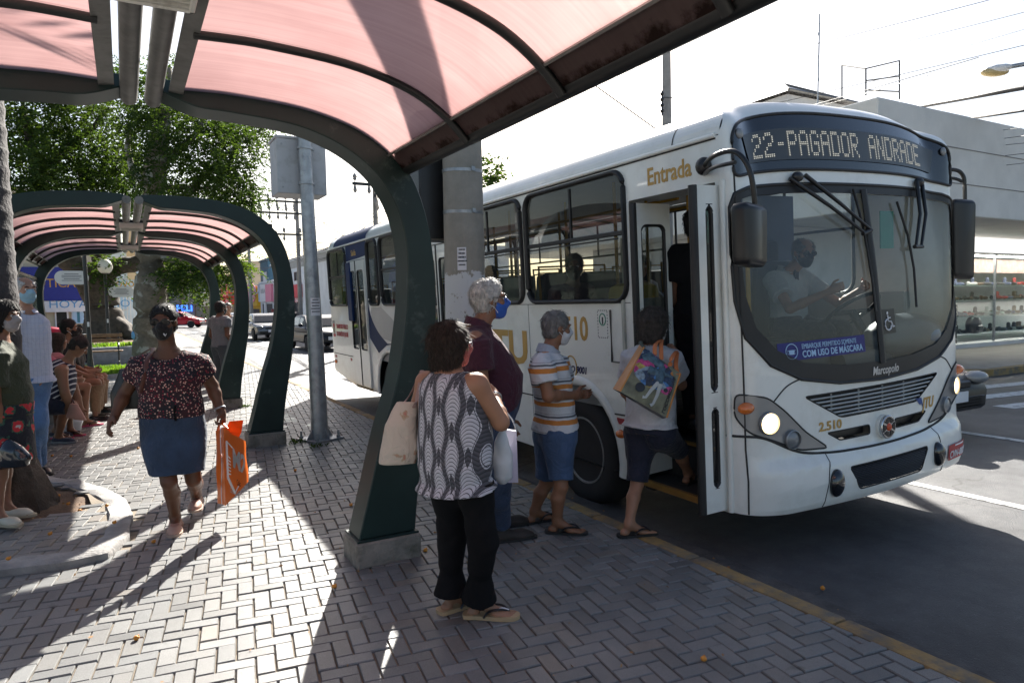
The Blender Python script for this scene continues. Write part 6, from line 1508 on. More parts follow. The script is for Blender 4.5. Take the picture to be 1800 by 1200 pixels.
# ---- inside
b = MB(); b.sheet([(-.63, .25), (-.63, 1.13), (-1.25, 1.13), (-1.25, 10.2), (1.25, 10.2), (1.25, .25)], fn=lambda x, y: (x, y, .93)); b.build('floor', M_infl, bus, smooth=0, local=True)
b = MB(); b.sheet([(-1.22, .7), (1.22, .7), (1.22, 10.1), (-1.22, 10.1)], fn=lambda x, y: (x, y, 2.93 - .06 * (x / 1.2) ** 2), du=.3, flip=True); b.build('ceiling', M_in, bus, smooth=60, local=True)
b = MB(); b.box((-BW + .035, 2.0, 1.36), (.03, 1.75, .86)); b.box((-BW + .035, 5.9, 1.36), (.03, 8.5, .86)); b.box((BW - .035, 5.3, 1.34), (.03, 9.6, .82)); b.build('inner_lining', M_in, bus, smooth=0, local=True)
def seat(x, y, rz=math.pi, m=M_seat, name='passenger_seat', w_=.42):
    b = MB(); M3 = Matrix.Rotation(rz, 3, 'Z'); O = V((x, y, .93))
    b.box(O + M3 @ V((0, 0, .43)), (w_, .40, .08), M3, bev=.03, seg=2); b.box(O + M3 @ V((0, 0, .2)), (.30, .26, .4), M3, bev=.02); st_ = b.build(name, m, bus, smooth=40, local=True)
    b = MB(); b.box(O + M3 @ V((0, -.20, .80)), (w_, .07, .72), M3 @ Matrix.Rotation(rad(-8), 3, 'X'), bev=.04, seg=2); b.build('seat_back', m, st_, smooth=40, local=True)
    b = MB(); b.tube([O + M3 @ V((-w_ / 2 + .03, -.26, .9)), O + M3 @ V((-w_ / 2 + .04, -.29, 1.22)), O + M3 @ V((w_ / 2 - .04, -.29, 1.22)), O + M3 @ V((w_ / 2 - .03, -.26, .9))], .013, 6); b.build('grab_rail', M_yel, st_, smooth=60, local=True)
for k in range(8):
    y = 2.35 + k * .85
    for x in (.55, 1.0): seat(x, y)
    if not (4.2 < y < 5.5 or y > 7.4):
        for x in (-1.0, -.55): seat(x, y)
seat(-.95, 9.6); seat(-.4, 9.6)
def pole(x, y, z0=.93, z1=2.9, r=.017):
    b = MB(); b.cyl((x, y, z0), (x, y, z1), r, 8); b.build('yellow_pole', M_yel, bus, smooth=60, local=True)
for x, y in ((-.62, 1.16), (-.58, .60), (.25, 2.7), (-.25, 3.5), (.25, 4.4), (-.55, 4.28), (-.55, 5.42), (.25, 6.2), (-.3, 7.8), (-.6, 2.15)): pole(x, y)
for x in (-.32, .32):
    b = MB(); b.cyl((x, 1.6, 2.68), (x, 9.8, 2.68), .016, 8); b.build('ceiling_rail', M_yel, bus, smooth=60, local=True)
# driver's place
b = MB(); b.prism(rpoly([(.0, .93), (.10, 1.36), (.34, 1.38), (.62, 1.20), (.66, .93)], .06), 1.30, Matrix([(0, 0, 1, -.15), (1, 0, 0, .02), (0, 1, 0, 0), (0, 0, 0, 1)])); dsh = b.build('dashboard', mat('dash_grey', (0.07, 0.075, 0.08), .5, var=.1), bus, smooth=40, local=True)
b = MB(); b.ball((.72, .20, 1.40), (.44, .22, .20), 20, 10); b.build('instrument_hood', mat('dash_hood', (0.10, 0.12, 0.14), .3, var=.1), dsh, smooth=180, local=True)
b = MB(); b.box((-.45, .62, 1.18), (.62, .9, .5), bev=.12, seg=3); b.build('engine_cover', mat('cover_dark', (0.045, 0.047, 0.05), .45), bus, smooth=50, local=True)
Mst = Matrix.Translation((.62, .58, 1.62)) @ Matrix.Rotation(rad(-38), 4, 'X')
b = MB(); b.tube([Mst @ V((.235 * math.cos(a), .235 * math.sin(a), 0)) for a in np.linspace(0, 6.283, 32)[:-1]], .017, 8, closed=True); b.box(Mst @ V((0, 0, -.01)), (.44, .04, .02), Mst.to_3x3()); b.cyl(Mst @ V((0, 0, 0)), Mst @ V((0, .05, -.5)), .035, 8); b.build('steering_wheel', M_black, bus, smooth=60, local=True)
seat(.58, 1.18, math.pi, mat('driver_seat', (0.03, 0.04, 0.055), .6), 'driver_seat', .50)
b = MB(); b.box((.58, 1.42, 2.16), (.30, .09, .24), bev=.05, seg=2); b.build('headrest', M_seat, bus, smooth=40, local=True)
b = MB(); b.box((.30, 1.72, 1.35), (.04, .6, .86)); b.box((.75, 1.62, 1.85), (.92, .03, 1.75)); b.build('driver_partition', mat('partition_blue', (0.03, 0.045, 0.10), .5, var=.1), bus, smooth=0, local=True)
b = MB(); b.box((.05, 1.5, 1.9), (.5, .012, 1.5)); b.build('green_screen', glassmat('green_glass', (0.45, 0.72, 0.64), 1.45, .03, (0.3, 0.5, 0.45), .35), bus, smooth=0, local=True)
b = MB(); b.box((.38, .12, 2.25), (.16, .01, .28)); b.build('green_card', mat('card_green', (0.05, 0.32, 0.20), .5), bus, smooth=0, local=True)
b = MB(); b.box((-1.0, .20, 2.42), (.12, .01, .16)); b.build('white_card', M_paper, bus, smooth=0, local=True)
b = MB(); b.box((-.62, 2.0, 1.62), (.05, .06, 1.5)); b.box((-.98, 1.22, 1.4), (.62, .03, .85)); b.build('entry_screen', mat('panel_cream', (0.45, 0.46, 0.40), .5), bus, smooth=0, local=True)
b = MB(); b.box((-.62, 1.9, 1.45), (.38, .35, 1.0), bev=.08, seg=2); b.build('turnstile', mat('turnstile_yellow', (0.50, 0.36, 0.02), .5), bus, smooth=40, local=True)
b = MB()
for dy in (-.06, .06): b.tube(catmull([(-.45, 1.9 + dy, 1.9), (-.25, 1.9 + dy, 1.7), (-.2, 1.9 + dy, 1.2), (-.4, 1.9 + dy, 1.0)], 5), .018, 8)
b.build('turnstile_bars', M_galv, bus, smooth=60, local=True)
# ---- mirrors
def mirror(px, py, z0, z1, arm, w_=.25):
    b = MB(); b.tube(catmull(arm, 6), .016, 8); b.tube(catmull([arm[0] + V((0, 0, -.05)), arm[1] + V((0, .0, -.07)), arm[2] + V((0, 0, -.06))], 6), .013, 7); b.ball(arm[0], (.05, .06, .06), 10, 8); ar = b.build('mirror_arm', M_black, bus, smooth=70, local=True)
    b = MB(); Mz = Matrix.Translation((px, py, 0)) @ Matrix.Rotation(.25 if px < 0 else -.3, 4, 'Z')
    b.prism(rpoly([(-w_ / 2, z0 + .02), (w_ / 2 - .015, z0), (w_ / 2 + .005, z1 - .02), (-w_ / 2 - .005, z1)], .05, 5), .11, Mz @ Matrix([(1, 0, 0, 0), (0, 0, -1, .05), (0, 1, 0, 0), (0, 0, 0, 1)]), bev=.022); hd = b.build('mirror_head', M_black, ar, smooth=50, local=True)
    b = MB(); b.sheet(rrect(-w_ / 2 + .02, z0 + .03, w_ / 2 - .02, z1 - .03, .04), fn=lambda x, z: Mz @ V((x, .058, z))); b.build('mirror_glass', mat('mirror_silver', (.7, .7, .7), .03, 1.0), hd, local=True)
mirror(-1.515, -.25, 2.0, 2.375, [V((-1.29, .31, 2.69)), V((-1.46, .05, 2.70)), V((-1.51, -.16, 2.68)), V((-1.49, -.25, 2.55)), V((-1.45, -.25, 2.30))], .255)
mirror(1.40, .13, 1.83, 2.50, [V((1.24, .25, 2.74)), V((1.36, .16, 2.74)), V((1.43, .13, 2.70)), V((1.45, .12, 2.60)), V((1.45, .12, 2.3))], .22)

# ================================================================== PEOPLE
def skin(name, col): return mat('skin_' + name, col, 0.5, var=0.10, vs=7, bump=0.12, bs=160, spec=0.4, sub=0.05)
SK = dict(dark=skin('dark', (0.13, 0.058, 0.032)), brown=skin('brown', (0.24, 0.115, 0.065)), tan=skin('tan', (0.32, 0.165, 0.10)), fair=skin('fair', (0.42, 0.23, 0.155)))
def cloth(name, col, var=0.14, rough=0.85, bump=0.35, bs=90): return mat('cloth_' + name, col, rough, var=var, vs=5, bump=bump, bs=bs, sheen=0.1, fold=.55)
def patmat(name, fn, rough=0.85):
    m, nt, out = newmat('cloth_' + name); p = N(nt, 'ShaderNodeBsdfPrincipled', Roughness=rough)
    nt.links.new(fn(nt, nt.links.new), p.inputs['Base Color']); folds(nt, nt.links.new, coords(nt), p, None, .55); nt.links.new(p.outputs[0], out.inputs[0]); return m
def mixc(nt, L, f, a, b_):
    mx = N(nt, 'ShaderNodeMix', data_type='RGBA'); L(f, mx.inputs[0])
    for s, i in ((a, 6), (b_, 7)):
        if isinstance(s, tuple): mx.inputs[i].default_value = c4(s)
        else: L(s, mx.inputs[i])
    return mx.outputs[2]
def mth(nt, L, op, a, b_=None):
    n = N(nt, 'ShaderNodeMath', operation=op)
    for i, s in ((0, a), (1, b_)):
        if s is None: continue
        if isinstance(s, (int, float)): n.inputs[i].default_value = s
        else: L(s, n.inputs[i])
    return n.outputs[0]
def sepxyz(nt, L, co):
    s = nt.nodes.new('ShaderNodeSeparateXYZ'); L(co, s.inputs[0]); return s.outputs
def p_floral(nt, L):
    co = coords(nt); v = N(nt, 'ShaderNodeTexVoronoi', Scale=66.0, Randomness=1.0); L(co, v.inputs['Vector'])
    r = ramp(nt, [(0.0, (1, 1, 1)), (0.32, (1, 1, 1)), (0.36, (0, 0, 0))]); L(v.outputs['Distance'], r.inputs[0])
    hs = sepxyz(nt, L, v.outputs['Color']); c = ramp(nt, [(0.0, (0.62, 0.36, 0.30)), (0.55, (0.70, 0.48, 0.38)), (0.62, (0.25, 0.02, 0.04)), (1, (0.20, 0.02, 0.03))], 'CONSTANT'); L(hs[0], c.inputs[0])
    n = N(nt, 'ShaderNodeTexNoise', Scale=9.0); L(co, n.inputs['Vector']); b_ = ramp(nt, [(0.45, (0.012, 0.010, 0.016)), (0.6, (0.035, 0.010, 0.016))]); L(n.outputs['Fac'], b_.inputs[0])
    return mixc(nt, L, r.outputs[0], b_.outputs[0], c.outputs[0])
def p_polo(nt, L):
    co = coords(nt); z = sepxyz(nt, L, co)[2]; n = N(nt, 'ShaderNodeTexNoise', Scale=5.0); L(co, n.inputs['Vector'])
    z = mth(nt, L, 'ADD', z, mth(nt, L, 'MULTIPLY', n.outputs['Fac'], .03)); t = mth(nt, L, 'FRACT', mth(nt, L, 'DIVIDE', z, .125))
    W_, O_, G_ = (0.55, 0.57, 0.60), (0.52, 0.20, 0.045), (0.10, 0.11, 0.13)
    c = ramp(nt, [(0, W_), (.30, O_), (.55, W_), (.66, G_), (.76, W_), (.84, (0.3, .31, .33)), (.88, W_)], 'CONSTANT'); L(t, c.inputs[0]); return c.outputs[0]
def p_tank(nt, L):
    co = coords(nt, rot=(0.25, 0.5, 0)); z = sepxyz(nt, L, co)[2]; t = mth(nt, L, 'FRACT', mth(nt, L, 'DIVIDE', z, .052))
    c = ramp(nt, [(0, (0.012, 0.016, 0.04)), (.72, (0.55, 0.56, 0.58))], 'CONSTANT'); L(t, c.inputs[0]); return c.outputs[0]
def p_shirtlines(nt, L):
    co = coords(nt); x = sepxyz(nt, L, co); t = mth(nt, L, 'FRACT', mth(nt, L, 'DIVIDE', x[0], .03)); u = mth(nt, L, 'FRACT', mth(nt, L, 'DIVIDE', x[2], .05))
    a = ramp(nt, [(0, (0.44, 0.47, 0.60)), (.10, (0.58, 0.60, 0.70))], 'CONSTANT'); L(t, a.inputs[0]); b_ = ramp(nt, [(0, (0.90, .90, .93)), (.08, (1, 1, 1))], 'CONSTANT'); L(u, b_.inputs[0])
    mx = N(nt, 'ShaderNodeMix', data_type='RGBA', blend_type='MULTIPLY'); mx.inputs[0].default_value = 1; L(a.outputs[0], mx.inputs[6]); L(b_.outputs[0], mx.inputs[7]); return mx.outputs[2]
def p_lattice(nt, L, side=(.5, -.866)):
    # white ground, wavering dark columns, fine arcs between them, dark pointed ovals
    co = coords(nt); s = sepxyz(nt, L, co)
    u = mth(nt, L, 'ADD', mth(nt, L, 'MULTIPLY', s[0], side[0]), mth(nt, L, 'MULTIPLY', s[1], side[1])); z = s[2]
    ph = mth(nt, L, 'MULTIPLY', z, 2 * math.pi / .25)
    cell = mth(nt, L, 'DIVIDE', u, .064); row = mth(nt, L, 'FLOOR', cell); alt = mth(nt, L, 'MULTIPLY', mth(nt, L, 'MODULO', mth(nt, L, 'ABSOLUTE', row), 2.0), math.pi)
    f = mth(nt, L, 'ABSOLUTE', mth(nt, L, 'SUBTRACT', mth(nt, L, 'FRACT', cell), .5))          # 0 centre .. .5 edge of column
    wv = mth(nt, L, 'MULTIPLY', mth(nt, L, 'COSINE', mth(nt, L, 'ADD', ph, alt)), .15)
    edge = mth(nt, L, 'SUBTRACT', f, mth(nt, L, 'ADD', wv, .335))                                # >0 in the dark column
    dark = mth(nt, L, 'GREATER_THAN', edge, 0.0)
    rim = mth(nt, L, 'LESS_THAN', mth(nt, L, 'ABSOLUTE', mth(nt, L, 'ADD', edge, .05)), .014)
    arc = mth(nt, L, 'FRACT', mth(nt, L, 'ADD', mth(nt, L, 'DIVIDE', z, .019), mth(nt, L, 'MULTIPLY', mth(nt, L, 'MULTIPLY', f, f), 9.0))); arcs = mth(nt, L, 'LESS_THAN', arc, .20)
    oval = mth(nt, L, 'LESS_THAN', mth(nt, L, 'ADD', f, mth(nt, L, 'MULTIPLY', mth(nt, L, 'COSINE', mth(nt, L, 'ADD', ph, alt)), .24)), -.06)
    z2 = mth(nt, L, 'FRACT', mth(nt, L, 'ADD', mth(nt, L, 'DIVIDE', z, .022), mth(nt, L, 'MULTIPLY', f, 3.0))); dk = ramp(nt, [(0, (0.028, 0.028, 0.032)), (.6, (0.085, 0.085, 0.10))]); L(z2, dk.inputs[0])
    m_ = mth(nt, L, 'MINIMUM', mth(nt, L, 'ADD', mth(nt, L, 'ADD', dark, rim), mth(nt, L, 'ADD', arcs, oval)), 1.0)
    return mixc(nt, L, m_, (0.50, 0.50, 0.54), dk.outputs[0])
def p_skirtfloral(nt, L):
    co = coords(nt); v = N(nt, 'ShaderNodeTexVoronoi', Scale=9.0); L(co, v.inputs['Vector']); n = N(nt, 'ShaderNodeTexNoise', Scale=38.0, Detail=3.0); L(co, n.inputs['Vector'])
    d = mth(nt, L, 'ADD', v.outputs['Distance'], mth(nt, L, 'MULTIPLY', n.outputs['Fac'], .5))
    c = ramp(nt, [(0, (0.45, .44, .42)), (.42, (0.50, 0.03, 0.04)), (.62, (0.03, 0.09, 0.06)), (.70, (0.012, 0.014, 0.022))], 'CONSTANT'); L(d, c.inputs[0]); return c.outputs[0]
def p_tote(nt, L):
    co = coords(nt); v = N(nt, 'ShaderNodeTexVoronoi', Scale=10.5); L(co, v.inputs['Vector']); n = N(nt, 'ShaderNodeTexNoise', Scale=60.0, Detail=3.0); L(co, n.inputs['Vector'])
    d = mth(nt, L, 'ADD', v.outputs['Distance'], mth(nt, L, 'MULTIPLY', n.outputs['Fac'], .42))
    c = ramp(nt, [(0, (0.50, 0.22, .17)), (.34, (0.46, 0.14, 0.12)), (.45, (0.40, 0.30, 0.20)), (.50, (0.53, 0.46, 0.38))], 'LINEAR'); L(d, c.inputs[0]); return c.outputs[0]
def p_bag(nt, L):
    co = coords(nt); n = N(nt, 'ShaderNodeTexNoise', Scale=7.0, Detail=2.0); L(co, n.inputs['Vector']); va = N(nt, 'ShaderNodeVectorMath', operation='ADD'); L(co, va.inputs[0])
    sc = N(nt, 'ShaderNodeVectorMath', operation='SCALE'); L(n.outputs['Color'], sc.inputs[0]); sc.inputs[3].default_value = .12; L(sc.outputs[0], va.inputs[1])
    v = N(nt, 'ShaderNodeTexVoronoi', Scale=22.0); L(va.outputs[0], v.inputs['Vector']); h = sepxyz(nt, L, v.outputs['Color'])
    c = ramp(nt, [(0, (0.02, 0.05, 0.12)), (.22, (0.55, 0.06, 0.24)), (.38, (0.05, 0.18, 0.42)), (.52, (0.02, 0.03, .06)), (.62, (0.50, 0.40, 0.10)), (.70, (0.55, 0.22, 0.04)), (.8, (0.25, 0.34, 0.42)), (.9, (0.28, 0.04, 0.30))], 'CONSTANT'); L(h[0], c.inputs[0])
    n2 = N(nt, 'ShaderNodeTexNoise', Scale=50.0, Detail=4.0); L(co, n2.inputs['Vector']); d = ramp(nt, [(.35, (.45, .45, .45)), (.6, (1, 1, 1))]); L(n2.outputs['Fac'], d.inputs[0])
    mx = N(nt, 'ShaderNodeMix', data_type='RGBA', blend_type='MULTIPLY'); mx.inputs[0].default_value = 1; L(c.outputs[0], mx.inputs[6]); L(d.outputs[0], mx.inputs[7]); return mx.outputs[2]
M_denim = cloth('denim', (0.045, 0.085, 0.17), .28); M_denim2 = cloth('denim_pale', (0.10, 0.19, 0.36), .25); M_blackc = mat('cloth_black', (0.006, 0.006, 0.007), .9, var=.2, vs=6, bump=.3, spec=.2); M_navyc = cloth('navy', (0.010, 0.013, 0.03))
M_hair = {k: mat('hair_' + k, c, 0.6, var=0.35, vs=40, bump=0.6, bs=130, spec=.35) for k, c in dict(black=(0.010, 0.009, 0.009), brown=(0.040, 0.028, 0.021), grey=(0.16, 0.155, 0.15), silver=(0.52, 0.51, 0.49), dark=(0.025, 0.02, 0.018), ash=(.075, .066, .060)).items()}

def G(px, py, z=0.0):
    r = CR @ _ray(px, py); t = (z - CAM_H) / r[2]; return V((r[0] * t, r[1] * t, z))
def basejoints(pos, F, H):
    p = V(pos); F = V((F[0], F[1], 0)).normalized(); R = V((F.y, -F.x, 0)); u = V((0, 0, 1)); s = H / 1.7
    q = lambda r, f, z: p + (R * r + F * f + u * z) * s
    J = dict(hd=q(0, .03, 1.585), nk=q(0, -.01, 1.42), pv=q(0, 0, .92), shR=q(.175, 0, 1.375), shL=q(-.175, 0, 1.375), elR=q(.235, -.03, 1.09), elL=q(-.235, -.03, 1.09), wrR=q(.24, .06, .84), wrL=q(-.24, .06, .84),
             hpR=q(.09, 0, .89), hpL=q(-.09, 0, .89), knR=q(.10, .02, .49), knL=q(-.10, .02, .49), anR=q(.10, -.03, .085), anL=q(-.10, -.03, .085))
    return J, F, R, s
def seatjoints(pos, F, H, lean=.1, sz=.50):
    p = V(pos); F = V((F[0], F[1], 0)).normalized(); R = V((F.y, -F.x, 0)); u = V((0, 0, 1)); s = H / 1.7
    q = lambda r, f, z: p + (R * r + F * f) * s + u * z
    J = dict(pv=q(0, 0, sz + .10), nk=q(0, lean, sz + .58 * s), hd=q(0, lean + .06, sz + .745 * s), shR=q(.175, lean, sz + .53 * s), shL=q(-.175, lean, sz + .53 * s), elR=q(.22, lean + .03, sz + .25 * s), elL=q(-.22, lean + .03, sz + .25 * s), wrR=q(.12, .33, sz + .17), wrL=q(-.12, .33, sz + .17),
             hpR=q(.09, .02, sz + .07), hpL=q(-.09, .02, sz + .07), knR=q(.11, .44, sz + .06), knL=q(-.11, .44, sz + .06), anR=q(.11, .40, .09), anL=q(-.11, .40, .09))
    return J, F, R, s
def bent(a, b_, r, n=None): return V(a).lerp(V(b_), r)
class Person:
    def __init__(s, label, J, F, R, sc, vox=.0085, group=None, HF=None, fat=1.0, skin_='tan', arm=1.0, leg=1.0, female=False, st=None, category='person'):
        s.J = {k: V(v) for k, v in J.items()}; s.F, s.R, s.sc, s.vox = V(F).normalized(), V(R).normalized(), sc, vox
        s.HF = V(HF).normalized() if HF is not None else s.F
        foot = min(s.J['anR'].z, s.J['anL'].z) - .085
        s.root = thing('person', label, category, (s.J['pv'].x, s.J['pv'].y, foot), group)
        s.skin = SK[skin_]; s.fat, s.ka, s.kl, s.fem = fat, arm, leg, female
        J = s.J; s.up = (J['nk'] - J['pv']).normalized(); s.L = (J['nk'] - J['pv']).length
        s.st = st or ([(-.14, .155, .115, 0), (0, .18, .125, 0), (.2, .165, .12, .005), (.42, .15, .115, .01), (.62, .155, .125, .015), (.8, .15, .11, 0), (.92, .115, .085, -.005), (1.0, .06, .06, 0)] if female else
                      [(-.14, .15, .11, 0), (0, .165, .12, 0), (.2, .16, .12, .01), (.42, .16, .12, .015), (.62, .17, .122, .01), (.8, .165, .108, 0), (.92, .125, .085, -.005), (1.0, .06, .06, 0)])
        s.hand = {}; s.toe = {}; s.bare = True; s.curl = (0.5, 0.6)
    def stations(s, t0=-9, t1=9, infl=0.0, fwd=1.0):
        r_ = s.up.cross(s.R).cross(s.up) if False else s.R
        f_ = s.up.cross(s.R).normalized()
        if f_.dot(s.F) < 0: f_ = -f_
        T = [x[0] for x in s.st]; out = []
        ts = sorted(set([t for t in T if t0 < t < t1] + [max(t0, T[0]), min(t1, T[-1])]))
        for t in ts:
            w_, d, o = [float(np.interp(t, T, [x[i] for x in s.st])) for i in (1, 2, 3)]
            out.append((s.J['pv'] + s.up * t * s.L + f_ * o * s.sc * s.fat ** 2, w_ * s.sc * s.fat + infl, d * s.sc * s.fat + infl))
        return out
    def limb(s, S, a, b_, r0, r1, infl=0, frac=1.0, k=.03):
        a, b_ = V(a), V(b_); e = a.lerp(b_, frac); d = (e - a).normalized(); q = r0 + (r1 - r0) * frac
        S.loft([(a, r0 + infl, r0 + infl), (e, q + infl, q + infl)], frame(d)[1], d, k=k)
    def headframe(s, tilt=0.0):
        f = s.HF.normalized(); u = V((0, 0, 1)); r = f.cross(u).normalized(); u = r.cross(f).normalized(); return s.J['hd'], r, f, u
    def body(s, foot=True, hands=True):
        J, sc, S = s.J, s.sc, Soft(s.vox); ka, kl = s.ka * sc, s.kl * sc
        S.loft(s.stations(), s.R, s.up, k=.04)
        for x in 'RL':
            sh, el, wr, hp, kn, an = (J[q + x] for q in ('sh', 'el', 'wr', 'hp', 'kn', 'an'))
            S.cap(J['nk'] - s.up * .05 * sc, sh, .05 * ka, .052 * ka, k=.05)
            S.cap(sh, el, .052 * ka, .041 * ka, k=.03); m = el.lerp(wr, .3)
            S.cap(el, m, .040 * ka, .041 * ka, k=.02); S.cap(m, wr, .040 * ka, .027 * ka, k=.02)
            S.cap(hp, kn, .088 * kl, .054 * kl, k=.05); m = kn.lerp(an, .32); bk = -s.F * .018 * sc
            S.cap(kn, m + bk, .051 * kl, .055 * kl, k=.018); S.cap(m + bk, an, .055 * kl, .034 * kl, k=.012)
            if hands: s._hand(S, x)
            if foot: s._foot(S, x)
        c, r, f, u = s.headframe(); A = (r, f, u); h = sc * 1.0
        S.cap(J['nk'] - s.up * .03 * sc, c - u * .075 * h - f * .02 * h, .060 * h, .055 * h, k=.045)
        S.ell(c + u * .030 * h - f * .012 * h, (.074 * h, .094 * h, .086 * h), A, k=.01)
        S.ell(c - u * .035 * h + f * .022 * h, (.058 * h, .070 * h, .078 * h), A, k=.035)
        S.ell(c - u * .095 * h + f * .060 * h, (.026 * h, .024 * h, .020 * h), A, k=.03)
        for g in (-1, 1):
            S.ell(c + r * g * .032 * h + f * .094 * h + u * .004 * h, (.017 * h, .012 * h, .012 * h), A, k=.014, sub=True)
            S.ell(c + r * g * .040 * h + f * .066 * h - u * .022 * h, (.022 * h,) * 3, A, k=.02)
            S.ell(c + r * g * .076 * h - f * .008 * h - u * .006 * h, (.010 * h, .020 * h, .033 * h), A, k=.008)
        S.cap(c + r * -.045 * h + f * .078 * h + u * .026 * h, c + r * .045 * h + f * .078 * h + u * .026 * h, .012 * h, k=.015)
        S.cap(c + f * .090 * h + u * .012 * h, c + f * .112 * h - u * .026 * h, .009 * h, .014 * h, k=.012)
        S.cap(c - r * .02 * h + f * .088 * h - u * .058 * h, c + r * .02 * h + f * .088 * h - u * .058 * h, .008 * h, k=.01)
        s.S = S; o = S.build('body', s.skin, s.root)
        for g in (-1, 1):
            p = c + r * g * .032 * h + f * .079 * h + u * .004 * h
            b = MB(); b.ball(p, .0125 * h, 12, 8); b.build('eye', mat('eye_white', (.6, .58, .55), .2), s.root, smooth=180)
            b = MB(); b.ball(p + f * .009 * h, (.0055 * h,) * 3, 8, 6); b.build('iris', mat('iris_dark', (.02, .012, .008), .15), s.root, smooth=180)
            b = MB(); b.tube([c + r * g * .016 * h + f * .097 * h + u * .024 * h, c + r * g * .034 * h + f * .094 * h + u * .031 * h, c + r * g * .052 * h + f * .078 * h + u * .024 * h], [.004, .006, .003], 6); b.build('eyebrow', M_hair.get(getattr(s, 'browk', 'dark')), s.root, smooth=180)
        return o
    def _hand(s, S, x):
        J = s.J; wr, el = J['wr' + x], J['el' + x]; d0 = (wr - el).normalized(); spec = s.hand.get(x, {})
        d = V(spec.get('d', d0)).normalized(); n = V(spec.get('n', s.R * (-1 if x == 'R' else 1))); n = (n - d * n.dot(d)).normalized(); t = V(spec.get('t', d.cross(n) * (1 if x == 'R' else -1))); t = (t - d * t.dot(d) - n * t.dot(n)).normalized()
        h = s.sc * .98; cu = spec.get('curl', s.curl)
        S.ell(wr + d * .048 * h, (.040 * h, .054 * h, .017 * h), (t, d, n), k=.02)
        S.cap(wr, wr + d * .03 * h, .026 * h, .028 * h, k=.02)
        for i, (o, l) in enumerate(((.030, .072), (.010, .080), (-.010, .074), (-.029, .058))):
            c0 = cu[0] * (1 + .12 * i); b0 = wr + d * .088 * h + t * o * h; a1 = d * math.cos(c0) + n * math.sin(c0); c1 = c0 + cu[1]; a2 = d * math.cos(c1) + n * math.sin(c1); c2 = c1 + cu[1] * .7; a3 = d * math.cos(c2) + n * math.sin(c2)
            p1 = b0 + a1 * l * .48 * h; p2 = p1 + a2 * l * .34 * h; p3 = p2 + a3 * l * .26 * h; rr = (.0092 if i < 3 else .0080) * h
            S.cap(b0 - d * .02 * h, p1, rr * 1.1, rr, k=.006); S.cap(p1, p2, rr, rr * .92, k=.003); S.cap(p2, p3, rr * .92, rr * .8, k=.003)
        b0 = wr + d * .030 * h + t * .034 * h; p1 = b0 + (d * .62 + t * .62 + n * .35).normalized() * .040 * h; p2 = p1 + (d * .85 + t * .18 + n * .45).normalized() * .034 * h
        S.cap(b0, p1, .0135 * h, .0115 * h, k=.012); S.cap(p1, p2, .0112 * h, .0092 * h, k=.004)
    def footdir(s, x):
        d = V(s.toe[x]) - s.J['an' + x] if x in s.toe else s.F.copy()
        return d
    def _foot(s, S, x):
        an = s.J['an' + x]; d = s.footdir(x); z0 = an.z - .085 * s.sc
        if x in s.toe and abs(d.z) > .12: dn = d.normalized(); up = frame(dn, s.F)[2]
        else: d.z = 0; dn = d.normalized(); up = V((0, 0, 1))
        sd = dn.cross(up).normalized(); h = s.sc; base = an - up * .062 * h
        S.ell(base - dn * .035 * h, (.030 * h, .036 * h, .030 * h), (sd, dn, up), k=.03)
        S.cap(an, base + dn * .10 * h, .036 * h, .028 * h, k=.03); S.ell(base + dn * .125 * h + up * -.004 * h, (.042 * h, .05 * h, .020 * h), (sd, dn, up), k=.03)
        for i, (o, l, r_) in enumerate(((-.028, .060, .0125), (-.008, .058, .009), (.008, .052, .0085), (.022, .045, .008), (.034, .036, .0075))):
            o *= (1 if x == 'R' else -1); S.cap(base + dn * .14 * h + sd * o * h - up * .006 * h, base + dn * (.14 + l) * h + sd * o * 1.05 * h - up * .010 * h, r_ * h, r_ * .9 * h, k=.006)
    def foot_frame(s, x):
        an = s.J['an' + x]; d = s.footdir(x)
        if x in s.toe and abs(d.z) > .12: dn = d.normalized(); up = frame(dn, s.F)[2]
        else: d.z = 0; dn = d.normalized(); up = V((0, 0, 1))
        return an - up * .085 * s.sc, dn, dn.cross(up).normalized(), up
    def shoe(s, x, m, sole=None, style='low'):
        o, dn, sd, up = s.foot_frame(x); h = s.sc; S = Soft(min(s.vox, .008)); z = up * .03 * h
        S.ell(o - dn * .03 * h + up * .035 * h, (.040 * h, .050 * h, .050 * h), (sd, dn, up), k=.03); S.cap(o - dn * .02 * h + z, o + dn * .13 * h + z, .040 * h, .038 * h, k=.03); S.ell(o + dn * .15 * h + up * .022 * h, (.046 * h, .075 * h, .034 * h), (sd, dn, up), k=.04)
        if style == 'boot': S.cap(o + up * .05 * h, o + up * .13 * h, .046 * h, .048 * h, k=.03)
        elif style == 'lace': S.cap(o + up * .04 * h, o + up * .085 * h, .043 * h, .045 * h, k=.03)
        elif style == 'slip': S.cut(o + up * .062 * h, up)
        else: S.cut(o + up * .075 * h, up)
        S.cut(o + up * .006 * h, -up); sh = S.build('shoe', m, s.root)
        b = MB(); pts = [(-.045, -.085), (.045, -.085), (.05, 0), (.055, .12), (.052, .19), (.03, .235), (-.01, .24), (-.045, .20), (-.056, .12), (-.048, 0)]
        g = 1 if x == 'R' else -1; Mx = Matrix([(sd[i] * h * g, dn[i] * h, up[i] * h, o[i]) for i in range(3)] + [(0, 0, 0, 1)])
        b.prism(sm(pts, 3), .018, Mx, bev=0); b.build('sole', sole or M_rub, sh, smooth=40); return sh
